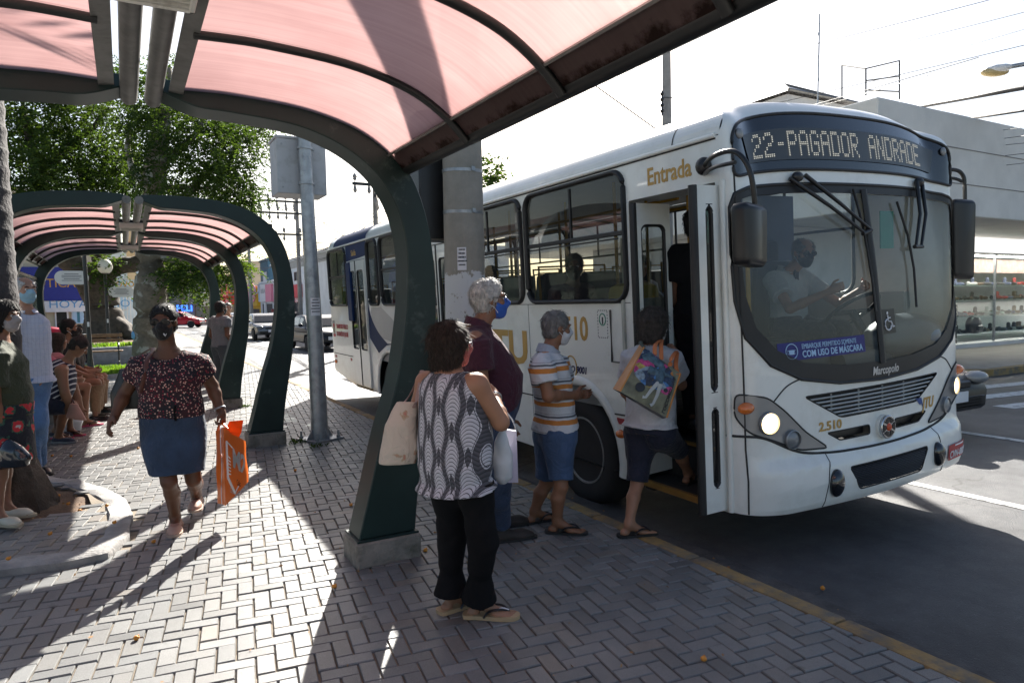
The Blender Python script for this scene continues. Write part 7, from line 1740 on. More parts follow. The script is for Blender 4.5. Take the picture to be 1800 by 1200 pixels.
    def flipflop(s, x, m, strap, wedge=.016, bead=None):
        o, dn, sd, up = s.foot_frame(x); h = s.sc; g = 1 if x == 'R' else -1; o = V((o.x, o.y, o.z - .004))
        Mx = Matrix([(sd[i] * h * g, dn[i] * h, up[i] * h, o[i]) for i in range(3)] + [(0, 0, 0, 1)])
        pts = [(-.04, -.085), (.04, -.085), (.044, 0), (.055, .12), (.05, .19), (.02, .225), (-.02, .225), (-.046, .19), (-.055, .12), (-.044, 0)]
        b = MB(); b.prism(sm(pts, 3), wedge, Mx, bev=0); sl_ = b.build('sandal', m, s.root, smooth=40)
        b = MB(); P_ = lambda a, c_, z: Mx @ V((a, c_, z))
        for sg in (-1, 1): b.tube(catmull([P_(-.018, .165, .028), P_(sg * .028 - .006, .125, .055), P_(sg * .046, .06, .05), P_(sg * .046, .03, .015)], 5), .0085, 6, flat=.7)
        b.cyl(P_(-.018, .165, .0), P_(-.018, .165, .03), .006, 6); b.build('sandal_strap', strap, sl_, smooth=60)
        if bead:
            b = MB()
            for k in range(9): b.ball(P_(-.018 + .05 * k / 9, .16 - .06 * k / 9, .036 + .02 * math.sin(k / 9 * 2.5)), .006, 6, 4)
            b.build('sandal_beads', bead, sl_, smooth=60)
    def top(s, name, m, hem=-.05, sleeve=.45, infl=.014, neck=(.062, .0), slr=.012, wr=.006, v=0, hemw=0.0, collar=None, freq=22, tmax=.975, vox=None):
        S = Soft(vox or s.vox); J = s.J; ka = s.ka * s.sc
        T = [x[0] for x in s.st]; st_ = s.stations(hem, tmax, infl)
        if hem < T[0]:
            p, w_, d = st_[0]; st_ = [(s.J['pv'] + s.up * hem * s.L, w_ + hemw, d + hemw)] + st_[0:]
        elif hemw: st_[0] = (st_[0][0], st_[0][1] + hemw, st_[0][2] + hemw)
        S.loft(st_, s.R, s.up, k=.03)
        for x in 'RL':
            sh, el = J['sh' + x], J['el' + x]
            if sleeve is None: S.cap(J['nk'] - s.up * .06 * s.sc, J['nk'].lerp(sh, .72) - s.up * .03 * s.sc, .052 * ka + infl, .040 * ka + infl, k=.05)
            else:
                S.cap(J['nk'] - s.up * .06 * s.sc, sh, .050 * ka + infl, .050 * ka + infl, k=.05); s.limb(S, sh, el, .054 * ka, .052 * ka, infl + slr, min(sleeve, 1), k=.045)
                if sleeve > 1: s.limb(S, el, J['wr' + x], .048 * ka, .036 * ka, infl + slr * .6, sleeve - 1, k=.03); S.cap(el, el, .046 * ka + infl + slr * .5, k=.03)
        if neck:
            c, r, f, u = s.headframe(); S.ell(J['nk'] + s.F * .035 * s.sc + u * (.02 + neck[1]), (neck[0] * s.sc * 1.15, neck[0] * s.sc * 1.25, neck[0] * s.sc), (s.R, s.F, V((0, 0, 1))), k=.01, sub=True)
        S.noise(wr, freq, sum(map(ord, name)) % 97); o = S.build(name, m, s.root)
        if collar:
            b = MB(); c0 = J['nk'] + V((0, 0, .012)) * s.sc; n = 22; top_ = []; low = []
            for k in range(n):
                a = .35 + (2 * math.pi - .7) * k / (n - 1); dr = s.F * math.cos(a) + s.R * math.sin(a); e = .5 - .5 * math.cos(a)
                top_.append(c0 + dr * .066 * s.sc + V((0, 0, .042 * e + .008))); low.append(c0 + dr * (.088 + .014 * (1 - e)) * s.sc + V((0, 0, .012 * e - .022)))
            inn = [c0 + (p - c0) * .94 - V((0, 0, .03)) for p in top_]
            b.raw(top_ + low + inn, [(i, i + 1, n + i + 1, n + i) for i in range(n - 1)] + [(i + 1, i, 2 * n + i, 2 * n + i + 1) for i in range(n - 1)]); t = b.b; bmesh.ops.recalc_face_normals(t, faces=t.faces[:]); bmesh.ops.solidify(t, geom=t.faces[:], thickness=.004)
            b.build('collar', collar, o, smooth=60)
        return o
    def trousers(s, name, m, to=1.9, infl=.014, flare=0.0, waist=.18, wr=.004, rise=0):
        S = Soft(s.vox); J = s.J; kl = s.kl * s.sc
        S.loft(s.stations(-.14, waist, infl), s.R, s.up, k=.03)
        S.cap(J['hpR'], J['hpL'], .092 * kl + infl, k=.05)
        for x in 'RL':
            hp, kn, an = J['hp' + x], J['kn' + x], J['an' + x]
            S.cap(hp, hp.lerp(kn, .3), .094 * kl + infl, .085 * kl + infl, k=.05); s.limb(S, hp, kn, .094 * kl, .064 * kl, infl, min(to, 1), k=.045)
            if to > 1:
                bk = -s.F * .012 * s.sc; S.cap(kn.lerp(hp, .25), kn, .075 * kl + infl, .071 * kl + infl, k=.03); S.cap(kn, kn.lerp(an, min(.38, to - 1)) + bk, .071 * kl + infl, .066 * kl + infl, k=.03); a, e = kn + bk, kn.lerp(an, to - 1); d = (e - a).normalized()
                S.loft([(a, .062 * kl + infl, .062 * kl + infl), (a.lerp(e, .55), .056 * kl + infl, .056 * kl + infl), (e, .050 * kl + infl + flare, .050 * kl + infl + flare)], frame(d)[1], d, k=.02)
        S.cut(J['pv'] + s.up * waist * s.L, s.up); S.noise(wr, 26, 3); return S.build(name, m, s.root)
    def skirt(s, name, m, z_hem, w0=.02, hemw=.20, hemd=.16, waist=.25, lean=(0, 0, 0), wr=.004):
        S = Soft(s.vox); st_ = s.stations(-.05, waist, w0); z0 = s.J['pv'].z - .10
        p = s.J['pv']; w1 = max(x[1] for x in st_); d1 = max(x[2] for x in st_)
        st_ += [(V((p.x, p.y, z0)), w1 + .006, d1 + .006), (V((p.x, p.y, z_hem)) + V(lean), hemw, hemd)]
        S.loft(st_, s.R, (0, 0, 1), k=.02); S.noise(wr, 18, 5); return S.build(name, m, s.root)
    def hair(s, kind, col, amp=.004):
        c, r, f, u = s.headframe(); A = (r, f, u); h = s.sc; S = Soft(min(s.vox, .007)); m = M_hair[col]
        if kind in ('short', 'curly', 'bun', 'balding'):
            e = .010 if kind != 'curly' else .012
            S.ell(c + u * .034 * h - f * .016 * h, (.076 * h + e, .096 * h + e, .088 * h + e), A, k=.01); S.ell(c - u * .04 * h - f * .045 * h, (.066 * h + e * .5, .05 * h + e * .6, .06 * h), A, k=.03)
            S.ell(c + f * .105 * h - u * .035 * h, (.086 * h, .085 * h, .105 * h), A, k=.012, sub=True); S.cut(c - u * .085 * h, -u)
            for g in (-1, 1): S.ell(c + r * g * .085 * h + f * .012 * h - u * .03 * h, (.022 * h, .030 * h, .045 * h), A, k=.008, sub=True)
            if kind == 'balding': S.ell(c + u * .12 * h + f * .04 * h, (.062 * h, .10 * h, .065 * h), A, k=.02, sub=True)
            if kind == 'bun': S.ell(c + u * .10 * h - f * .055 * h, (.034 * h, .034 * h, .034 * h), A, k=.02)
            if kind == 'curly':
                rs = np.random.RandomState(4)
                for _ in range(150):
                    v = rs.normal(size=3); v /= np.linalg.norm(v)
                    if v[1] > .45 and v[2] < .55: continue
                    if v[2] < -.55: continue
                    p = c + u * .03 * h - f * .015 * h + r * v[0] * .080 * h + f * v[1] * .100 * h + u * v[2] * .094 * h
                    S.ell(p, (.011 * h + .007 * rs.rand(),) * 3, None, k=.006)
        else:
            S.ell(c + u * .036 * h - f * .014 * h, (.092 * h, .110 * h, .098 * h), A, k=.01); lo = {'bob': -.115, 'long': -.24, 'mid': -.15}[kind]
            S.loft([(c + u * .02 * h - f * .022 * h, .094 * h, .100 * h), (c + u * lo * .5 * h - f * .03 * h, .102 * h, .088 * h), (c + u * lo * h - f * .045 * h, .088 * h, .066 * h)], r, u, k=.03, ends=(.012, .012))
            S.ell(c + f * .115 * h - u * .05 * h, (.074 * h, .090 * h, .105 * h), A, k=.02, sub=True)
        S.noise(amp, 75, 2); o = S.build('hair', m, s.root)
        # loose strands over the mass
        pts = np.array([v.co for v in o.data.vertices]) ; off = ROOTS[s.root.name].translation
        rs = np.random.RandomState(7); n = {'curly': 900, 'bob': 1800, 'mid': 700, 'long': 700}.get(kind, 380); b = MB()
        idx = rs.randint(0, len(pts), n); nrm = np.array([o.data.vertices[int(i)].normal for i in idx])
        for i, nn in zip(idx, nrm):
            p = V(pts[i]) + off; q = V(nn)
            if q.dot(f) > .75: continue
            fl = (V((0, 0, -1)) - q * V((0, 0, -1)).dot(q)); fl = fl.normalized() if fl.length > .15 else -f
            L_ = (.030 + .035 * rs.rand()) * (.9 if kind in ('bob', 'mid', 'long') else .6 if kind != 'curly' else .5); j = V(rs.normal(size=3)) * .25
            dd = (fl + j).normalized(); b.tube([p - dd * L_ * .4, p + q * (.006 if kind != 'curly' else .014) + dd * L_ * .2, p + q * .003 + dd * L_ + j * .01], [.0016, .0014, .0006], 3, cap=False)
        b.build('hair_strands', m, o, smooth=180); return o
    def mask(s, m, loops=None, mark=None):
        c, r, f, u = s.headframe(); A = (r, f, u); h = s.sc; S = Soft(.006)
        S.ell(c - u * .045 * h + f * .030 * h, (.066 * h, .083 * h, .074 * h), A, k=.01); S.ell(c - u * .098 * h + f * .062 * h, (.032 * h, .032 * h, .026 * h), A, k=.03); S.cap(c + f * .092 * h + u * .0, c + f * .118 * h - u * .028 * h, .014 * h, .019 * h, k=.03)
        S.cut(c + f * .030 * h, -f + u * .12); S.cut(c - u * .002 * h, u - f * .10); S.noise(.0016, 120, 3); o = S.build('face_mask', m, s.root)
        b = MB()
        for g in (-1, 1):
            for dz in (-.014, -.085): b.tube(catmull([c + r * g * .062 * h + f * .035 * h + u * dz * h, c + r * g * .076 * h + f * .012 * h + u * (dz * .6) * h, c + r * g * .083 * h - f * .016 * h + u * (.012 if dz > -.05 else -.03) * h], 4), .0022, 5)
        b.build('ear_loop', loops or mB['white'], o, smooth=60); return o
    def glasses(s, frame_m, lens_m, big=1.0):
        c, r, f, u = s.headframe(); h = s.sc; b = MB(); o = c + f * .108 * h + u * .004 * h; g_ = []
        for g in (-1, 1):
            pts = [o + r * g * (.034 + .028 * big * math.cos(a)) * h + u * .020 * big * math.sin(a) * h - f * .010 * abs(math.cos(a)) * h for a in np.linspace(0, 6.283, 20)[:-1]]; g_.append(pts); b.tube(pts, .0026, 5, closed=True)
            b.tube([o + r * g * .062 * h + u * .006 * h - f * .012 * h, o + r * g * .074 * h + u * .008 * h - f * .06 * h, o + r * g * .082 * h - f * .125 * h + u * .006 * h], .0026, 5)
        b.tube([o - r * .006 * h, o + r * .006 * h], .0026, 5); fr = b.build('glasses', frame_m, s.root, smooth=60)
        for pts in g_:
            b = MB(); b.raw([p for p in pts], [tuple(range(len(pts)))]); b.build('lens', lens_m, fr, smooth=0)
M_lensclear = glassmat('lens_clear', (.9, .92, .93), 1.5, .02); M_lensdark = mat('lens_dark', (0.008, 0.007, 0.007), .2, spec=.3)
M_wmask = cloth('mask_white', (0.62, 0.63, 0.66)); M_bmask = cloth('mask_blue', (0.03, 0.11, 0.46)); M_lbmask = cloth('mask_pale_blue', (0.30, 0.50, 0.62)); M_kmask = cloth('mask_black', (0.008, 0.008, 0.009)); M_rmask = cloth('mask_red', (0.42, 0.10, 0.08))
M_gold = mat('gold_metal', (0.55, 0.36, 0.12), .3, 1.0)

# ---- woman in the patterned sleeveless top, waiting with a floral tote
F = V((.90, .44, 0)).normalized(); R_ = V((F.y, -F.x, 0))
J, _, _, sc = basejoints((1.42, 3.16, 0), F, 1.56)
J.update(hd=at(793, 606, 3.16), nk=at(789, 655, 3.13), pv=at(800, 815, 3.13), shR=at(838, 676, 2.99), shL=at(750, 672, 3.30), elR=at(880, 742, 2.98), wrR=at(868, 694, 3.22), elL=at(727, 742, 3.36), wrL=at(752, 770, 3.50),
         hpR=at(830, 838, 3.05), hpL=at(786, 838, 3.20), knR=at(850, 955, 3.03), knL=at(795, 950, 3.24))
J['anR'] = G(843, 1084) + V((0, 0, .085)); J['anL'] = G(795, 1072) + V((0, 0, .085))
HFv = V((.97, .05, -.05))
lady = Person('woman seen from behind in a white and black patterned sleeveless top', J, F, R_, sc, .0065, HF=V((.97, .08, .02)), fat=1.0, skin_='tan', arm=1.12, leg=.9, female=True,
              st=[(-.16, .185, .15, 0), (0, .20, .16, 0), (.25, .195, .165, .02), (.5, .185, .16, .025), (.7, .175, .15, .02), (.84, .155, .12, 0), (.94, .11, .085, -.01), (1.0, .065, .06, 0)])
lady.toe = {'R': G(905, 1086) + V((0, 0, .02)), 'L': G(845, 1056) + V((0, 0, .02))}; lady.hand = {'R': dict(curl=(.9, .9))}
lady.body(); lady.top('top', patmat('lattice', lambda nt, L: p_lattice(nt, L, (R_.x, R_.y))), hem=-.26, sleeve=None, infl=.022, hemw=.036, wr=.006, neck=(.066, .0), freq=17)
lady.trousers('trousers', M_blackc, 1.97, .012, flare=.042, waist=-.18, wr=.006); lady.hair('bob', 'brown', .006)
for x in 'RL': lady.flipflop(x, mat('sandal_sole_tan', (.42, .30, .17), .6), M_black, .022, mB['white'])
lady.glasses(mat('frame_clear', (.5, .5, .52), .3), M_lensclear); lady.mask(M_rmask)
c, r, f, u = lady.headframe(); b = MB(); b.ball(c + r * .082 - u * .045 - f * .005, .007, 8, 6); b.build('earring', M_gold, lady.root)
b = MB(); w0 = lady.J['wrR'].lerp(lady.J['elR'], .12); d = (lady.J['elR'] - lady.J['wrR']).normalized(); f_, s__, u_ = frame(d); b.tube([w0 + (s__ * math.cos(a) + u_ * math.sin(a)) * .036 for a in np.linspace(0, 6.28, 18)[:-1]], .005, 6, closed=True); b.build('wrist_watch', M_galv, lady.root, smooth=60)

# ---- man in the maroon polo
F = V((.97, -.22, 0)).normalized(); R_ = V((F.y, -F.x, 0))
J, _, _, sc = basejoints((2.05, 4.02, 0), F, 1.74)
J.update(hd=at(861, 527, 4.0), nk=at(838, 571, 4.0), pv=at(860, 725, 4.0), shR=at(836, 600, 3.82), shL=at(848, 594, 4.18), elR=at(848, 682, 3.78), wrR=at(880, 745, 3.82), elL=at(866, 680, 4.24), wrL=at(890, 735, 4.2),
         hpR=at(868, 745, 3.92), hpL=at(870, 742, 4.10), knR=at(876, 842, 3.92), knL=at(878, 836, 4.12))
J['anR'] = G(883, 950) + V((0, 0, .085)); J['anL'] = G(880, 925) + V((0, 0, .085))
man1 = Person('man with curly white hair, maroon polo shirt and blue mask waiting before the concrete pole', J, F, R_, sc, .007, HF=V((.95, -.30, .06)), fat=1.02, skin_='brown', arm=1.1,
              st=[(-.16, .155, .125, 0), (0, .18, .15, .02), (.18, .185, .170, .045), (.38, .19, .182, .055), (.6, .185, .158, .03), (.8, .175, .125, 0), (.92, .13, .09, -.01), (1.0, .065, .062, 0)])
man1.browk = 'grey'; man1.body(foot=False); M_maroon = cloth('maroon', (0.045, 0.006, 0.018)); man1.top('polo_shirt', M_maroon, hem=.02, sleeve=.62, infl=.012, slr=.020, wr=.007, collar=M_maroon, neck=(.06, .0))
man1.trousers('jeans', cloth('denim_dark', (.025, .042, .085), .25), 1.95, .014, wr=.006); man1.hair('curly', 'silver', .002); man1.mask(M_bmask); man1.glasses(M_black, M_lensclear)
for x in 'RL': man1.shoe(x, mat('shoe_dark_brown', (.03, .022, .018), .7), M_rub, 'lace')

# ---- man in the striped polo and denim shorts
F = V((.93, .02, 0)).normalized(); R_ = V((F.y, -F.x, 0))
J, _, _, sc = basejoints((2.52, 4.05, 0), F, 1.60)
J.update(hd=at(979, 576, 4.02), nk=at(962, 617, 4.03), pv=at(976, 752, 4.03), shR=at(952, 641, 3.86), shL=at(978, 635, 4.20), elR=at(964, 696, 3.80), wrR=at(1008, 694, 3.90), elL=at(994, 692, 4.24), wrL=at(1014, 692, 4.08),
         hpR=at(982, 768, 3.95), hpL=at(968, 766, 4.12), knR=at(986, 855, 3.90), knL=at(960, 850, 4.18))
J['anR'] = G(980, 936) + V((0, 0, .085)); J['anL'] = G(940, 918) + V((0, 0, .085))
man2 = Person('man in a white polo with orange stripes and denim shorts, reading something in his hands', J, F, R_, sc, .007, HF=V((.92, -.16, -.10)), fat=1.0, skin_='brown', arm=1.05, leg=.98)
man2.browk = 'grey'; man2.toe = {'R': G(1022, 938) + V((0, 0, .02)), 'L': G(966, 912) + V((0, 0, .02))}; hd_ = (at(1036, 697, 3.95) - man2.J['wrR']); man2.hand = {'R': dict(d=hd_, n=(0, .9, .3), curl=(.7, .8)), 'L': dict(d=hd_, n=(0, -.9, .3), curl=(.7, .8))}
man2.body(); man2.top('polo_shirt', patmat('orange_stripes', p_polo), hem=-.0, sleeve=.60, infl=.018, slr=.024, wr=.006, hemw=.03, collar=cloth('collar_grey', (.36, .40, .46)))
man2.trousers('denim_shorts', M_denim, .86, .022, waist=.06, wr=.006); man2.hair('short', 'grey', .003); man2.mask(M_wmask)
for x in 'RL': man2.flipflop(x, M_rub, M_black, .016)

# ---- woman boarding with a colourful shopping bag on her back
F = V((.93, .36, 0)).normalized(); R_ = V((F.y, -F.x, 0))
J, _, _, sc = basejoints((3.02, 3.66, 0), F, 1.57)
J.update(hd=at(1150, 571, 3.66), nk=at(1145, 607, 3.66), pv=at(1142, 742, 3.64), shR=at(1178, 630, 3.52), shL=at(1114, 626, 3.80), elR=at(1197, 676, 3.60), wrR=at(1190, 628, 3.74), elL=at(1100, 690, 3.92), wrL=at(1125, 720, 4.0),
         hpR=at(1160, 762, 3.58), hpL=at(1126, 762, 3.74), knL=at(1120, 850, 3.70), knR=at(1196, 792, 3.72))
J['anL'] = G(1106, 942) + V((0, 0, .085)); st_w = BM @ V((-1.08, .78, .42)); J['anR'] = st_w + V((0, 0, .085))
lady2 = Person('grey haired woman in white tee stepping into the bus with a colourful bag', J, F, R_, sc, .007, HF=V((.97, .10, -.05)), fat=1.0, skin_='tan', arm=1.0, leg=.92, female=True, st=[(-.14, .165, .13, 0), (0, .18, .135, 0), (.25, .175, .135, .01), (.5, .17, .135, .01), (.7, .165, .13, 0), (.84, .155, .11, -.01), (.94, .115, .085, -.015), (1.0, .06, .06, 0)])
lady2.toe = {'L': G(1150, 938) + V((0, 0, .02)), 'R': J['anR'] + F * .2 + V((0, 0, -.06))}
lady2.body(); lady2.top('tee_shirt', cloth('tee_white', (.50, .51, .54)), hem=-.06, sleeve=.6, infl=.018, slr=.02, wr=.007, hemw=.03); lady2.trousers('dark_shorts', M_navyc, .95, .02, waist=-.06, wr=.005); lady2.hair('bob', 'ash', .004); lady2.mask(M_wmask)
for x in 'RL': lady2.flipflop(x, M_rub, M_black, .016)

# ---- woman walking towards the camera
F = V((-.42, -.90, 0)).normalized(); R_ = V((F.y, -F.x, 0))
J, _, _, sc = basejoints((.26, 5.45, 0), F, 1.66)
J.update(hd=at(288, 566, 5.40), nk=at(296, 617, 5.45), pv=at(304, 742, 5.45), shR=at(251, 641, 5.50), shL=at(346, 638, 5.42), elR=at(219, 692, 5.58), wrR=at(200, 735, 5.46), elL=at(373, 678, 5.48), wrL=at(388, 722, 5.40),
         hpR=at(284, 762, 5.47), hpL=at(326, 762, 5.43), knR=at(297, 846, 5.30), knL=at(340, 842, 5.42))
J['anR'] = G(309, 928) + V((0, 0, .085)); J['anL'] = at(345, 868, 5.78)
walk = Person('woman in a dark flowered blouse and denim skirt walking up with an orange carrier bag', J, F, R_, sc, .007, HF=V((-.30, -.95, -.06)), fat=.92, skin_='dark', arm=1.10, leg=1.02, female=True,
              st=[(-.2, .22, .165, 0), (0, .232, .175, 0), (.22, .222, .17, .02), (.42, .205, .165, .03), (.64, .212, .175, .035), (.8, .185, .13, .005), (.92, .13, .09, -.01), (1.0, .068, .064, 0)])
walk.toe = {'R': G(306, 944) + V((0, 0, .02)), 'L': at(343, 902, 5.62)}; walk.hand = {'R': dict(d=at(183, 762, 5.36) - J['wrR'], n=(.3, .3, .2), curl=(.35, .5)), 'L': dict(curl=(1.1, 1.1))}
walk.body(); walk.top('blouse', patmat('small_flowers', p_floral), hem=.10, sleeve=.52, infl=.021, slr=.012, wr=.006, neck=(.088, -.01), hemw=-.001)
walk.skirt('denim_skirt', cloth('denim_skirt', (0.024, 0.046, 0.090), .4), .455, .012, .190, .178, .16, lean=(.01, -.055, 0), wr=.006); walk.hair('bun', 'black', .001); walk.mask(M_kmask, M_kmask); walk.glasses(M_black, M_lensdark, 1.12)
for x in 'RL': walk.shoe(x, mat('clog_pink', (.50, .31, .24), .5), mat('clog_sole', (.45, .33, .26), .6), 'slip')
c, r, f, u = walk.headframe(); b = MB(); b.tube([c + f * .098 - u * .078 + r * x_ + u * z_ for x_, z_ in ((-.040, .006), (-.030, -.010), (-.020, .006), (-.008, .026))], [.002, .006, .005, .001], 6); b.build('mask_mark', mB['white'], walk.root, smooth=60)
b = MB(); w0 = walk.J['wrL'].lerp(walk.J['elL'], .1); d = (walk.J['elL'] - walk.J['wrL']).normalized(); f_, s__, u_ = frame(d); b.tube([w0 + (s__ * math.cos(a) + u_ * math.sin(a)) * .037 for a in np.linspace(0, 6.28, 18)[:-1]], .007, 6, closed=True); b.build('bracelet', M_galv, walk.root, smooth=60)
b = MB(); q = at(308, 718, 5.24); b.tube([q + V((0, 0, .02)), q - V((.005, .0, .04)), q - V((0, .0, .085))], [.010, .007, .009], 6); b.build('waist_tie', walk.root.children[3].data.materials[0] if False else M_blackc, walk.root, smooth=60)

# ---- woman in the green shirt, half out of the picture
F = V((.90, -.40, 0)).normalized(); R_ = V((F.y, -F.x, 0))
J, _, _, sc = basejoints((-.98, 6.28, 0), F, 1.58)
J.update(hd=at(8, 556, 6.3), nk=at(-4, 598, 6.3), pv=at(8, 728, 6.3), shR=at(-8, 622, 6.14), shL=at(0, 616, 6.46), elR=at(-12, 700, 6.10), wrR=at(8, 762, 6.16), elL=at(24, 668, 6.42), wrL=at(18, 622, 6.36), hpR=at(6, 750, 6.22), hpL=at(10, 748, 6.4), knR=at(0, 838, 6.2), knL=at(8, 832, 6.4))
J['anR'] = G(-2, 922, .075) + V((0, 0, .085)); J['anL'] = G(12, 908, .075) + V((0, 0, .085))
lady3 = Person('woman in olive shirt and dark flowered skirt at the left edge', J, F, R_, sc, .009, HF=V((.85, -.5, 0)), fat=1.0, skin_='brown', arm=1.05, female=True, st=[(-.16, .18, .15, 0), (0, .19, .155, .01), (.25, .185, .16, .03), (.5, .175, .15, .02), (.7, .17, .15, .02), (.84, .155, .12, 0), (.94, .11, .085, -.01), (1.0, .065, .06, 0)])
lady3.toe = {'R': G(36, 926, .075) + V((0, 0, .02)), 'L': G(46, 908, .075) + V((0, 0, .02))}; lady3.hand = {'R': dict(curl=(1.1, 1.1)), 'L': dict(curl=(.9, .9))}
lady3.body(); lady3.top('shirt', cloth('olive', (.035, .042, .020)), hem=-.02, sleeve=.75, infl=.016, slr=.02, wr=.008, hemw=.01); lady3.skirt('skirt', patmat('red_roses', p_skirtfloral), .50, .02, .21, .18, .15); lady3.hair('bob', 'dark', .004); lady3.mask(cloth('mask_grey', (.34, .31, .31)))
for x in 'RL': lady3.shoe(x, mat('shoe_cream', (.52, .48, .38), .5), mat('shoe_cream_sole', (.40, .35, .25), .6), 'slip')

# ---- man in the pale checked shirt behind the palm stem
F = V((.35, -.94, 0)).normalized(); R_ = V((F.y, -F.x, 0))
J, _, _, sc = basejoints((-.86, 7.95, 0), F, 1.74)
J.update(hd=at(44, 510, 7.9), nk=at(46, 548, 7.95), pv=at(55, 660, 7.95), shL=at(66, 566, 7.98), shR=at(22, 565, 7.85), elL=at(72, 618, 8.0), wrL=at(73, 664, 7.92), elR=at(14, 618, 7.8), wrR=at(22, 664, 7.8), hpL=at(64, 672, 7.98), hpR=at(46, 672, 7.9), knL=at(66, 745, 7.85), knR=at(52, 748, 7.9))
J['anL'] = G(70, 830) + V((0, 0, .085)); J['anR'] = G(62, 842) + V((0, 0, .085))
man3 = Person('bald man in a pale checked shirt and jeans behind the palm stem', J, F, R_, sc, .010, HF=V((.55, -.83, 0)), skin_='fair', fat=.92)
man3.toe = {'L': G(95, 838) + V((0, 0, .02)), 'R': G(90, 848) + V((0, 0, .02))}; man3.body(foot=False); man3.top('shirt', patmat('pale_check', p_shirtlines), hem=-.10, sleeve=1.85, infl=.018, slr=.014, wr=.006, hemw=.045, collar=cloth('shirt_pale', (.56, .57, .68))); man3.trousers('jeans', M_denim2, 1.95, .012, waist=-.02, wr=.006); man3.mask(M_lbmask); man3.hair('balding', 'silver', .002)
for x in 'RL': man3.shoe(x, M_black, M_rub)

# ---- people on the shelter bench
F = V((.98, -.15, 0)).normalized(); R_ = V((F.y, -F.x, 0))
J, _, _, sc = seatjoints((-1.08, 9.75, 0), F, 1.62, .1, .50)
J.update(hd=at(139, 609, 9.72), nk=at(118, 636, 9.75), pv=at(80, 702, 9.78), shR=at(108, 652, 9.58), shL=at(120, 648, 9.92), elR=at(114, 690, 9.52), wrR=at(124, 715, 9.55), elL=at(132, 690, 9.95), wrL=at(142, 718, 9.9), hpR=at(84, 708, 9.68), hpL=at(88, 706, 9.86), knR=at(120, 715, 9.60), knL=at(126, 712, 9.84))
J['anR'] = G(103, 778) + V((0, 0, .085)); J['anL'] = G(98, 768) + V((0, 0, .085))
sit1 = Person('woman in a navy striped tank top bending forward on the shelter bench', J, F, R_, sc, .011, HF=V((.75, -.1, -.62)), skin_='brown', fat=1.18, female=True, arm=1.25, leg=1.1, st=[(-.14, .18, .16, 0), (0, .2, .165, 0), (.25, .195, .165, .02), (.5, .19, .16, .02), (.7, .18, .15, .0), (.84, .155, .12, 0), (.94, .11, .085, -.01), (1.0, .065, .06, 0)])
sit1.toe = {'R': G(138, 778) + V((0, 0, .02)), 'L': G(128, 767) + V((0, 0, .02))}; sit1.hand = {'R': dict(curl=(.8, .8))}
sit1.body(); sit1.top('tank_top', patmat('navy_stripes', p_tank), hem=-.02, sleeve=None, infl=.014, wr=.006); sit1.trousers('shorts', M_navyc, .95, .024); sit1.hair('bun', 'dark', .004)
for x in 'RL': sit1.shoe(x, cloth('canvas_navy', (.03, .035, .06)), mB['grey'], 'slip')
def sitter(label, hpx, Y, F, H, skin_, hair, hc, top_, bot, mask=None, to=1.9, shoe=None, sleeve=.55, female=False, lean=.08):
    h = at(hpx[0], hpx[1], Y); F = V(F).normalized(); R_ = V((F.y, -F.x, 0)); J, _, _, sc = seatjoints((h.x - F.x * (lean + .06), Y, 0), F, H, lean, .50)
    dz = h.z - J['hd'].z
    for k in ('hd', 'nk', 'shR', 'shL', 'elR', 'elL'): J[k].z += dz * (1 if k in ('hd', 'nk', 'shR', 'shL') else .5)
    p = Person(label, J, F, R_, sc, .012, skin_=skin_, female=female); p.body(foot=shoe is None); p.top('top', top_, hem=-.05, sleeve=sleeve, infl=.02, hemw=.01); p.trousers('bottoms', bot, to, .014, waist=.0); p.hair(hair, hc, .003)
    if mask: p.mask(mask)
    for x in 'RL':
        if shoe: p.shoe(x, shoe, M_rub)
        else: p.flipflop(x, mat('sandal_pink', (.5, .06, .14), .5), M_black)
    return p
sitter('seated person with tied dark hair and red mask behind the woman in stripes', (76, 606), 10.55, (.8, -.6, 0), 1.58, 'dark', 'bun', 'black', cloth('pink_top', (.40, .10, .16)), M_denim, M_rmask, .9, female=True)
sitter('woman with long brown hair seated behind the woman in stripes', (104, 600), 11.1, (.95, .25, 0), 1.60, 'brown', 'long', 'brown', cloth('rose_top', (.42, .16, .18)), M_denim, None, .75, female=True)
sitter('man with short black hair and a black mask seated beyond the woman in stripes', (121, 577), 11.75, (.97, -.1, 0), 1.82, 'brown', 'short', 'black', cloth('black_tee', (.012, .012, .013)), cloth('khaki', (.23, .15, .085)), M_kmask, 1.9, mat('shoe_gloss_black', (.01, .01, .01), .25))
sitter('person in black with beige trousers seated at the far end of the bench', (139, 600), 12.6, (.97, -.2, 0), 1.66, 'tan', 'short', 'dark', cloth('charcoal_top', (.015, .018, .018)), cloth('beige_trousers', (.26, .17, .10)), M_kmask, 1.9, mat('shoe_gloss_black', (.01, .01, .01), .25))
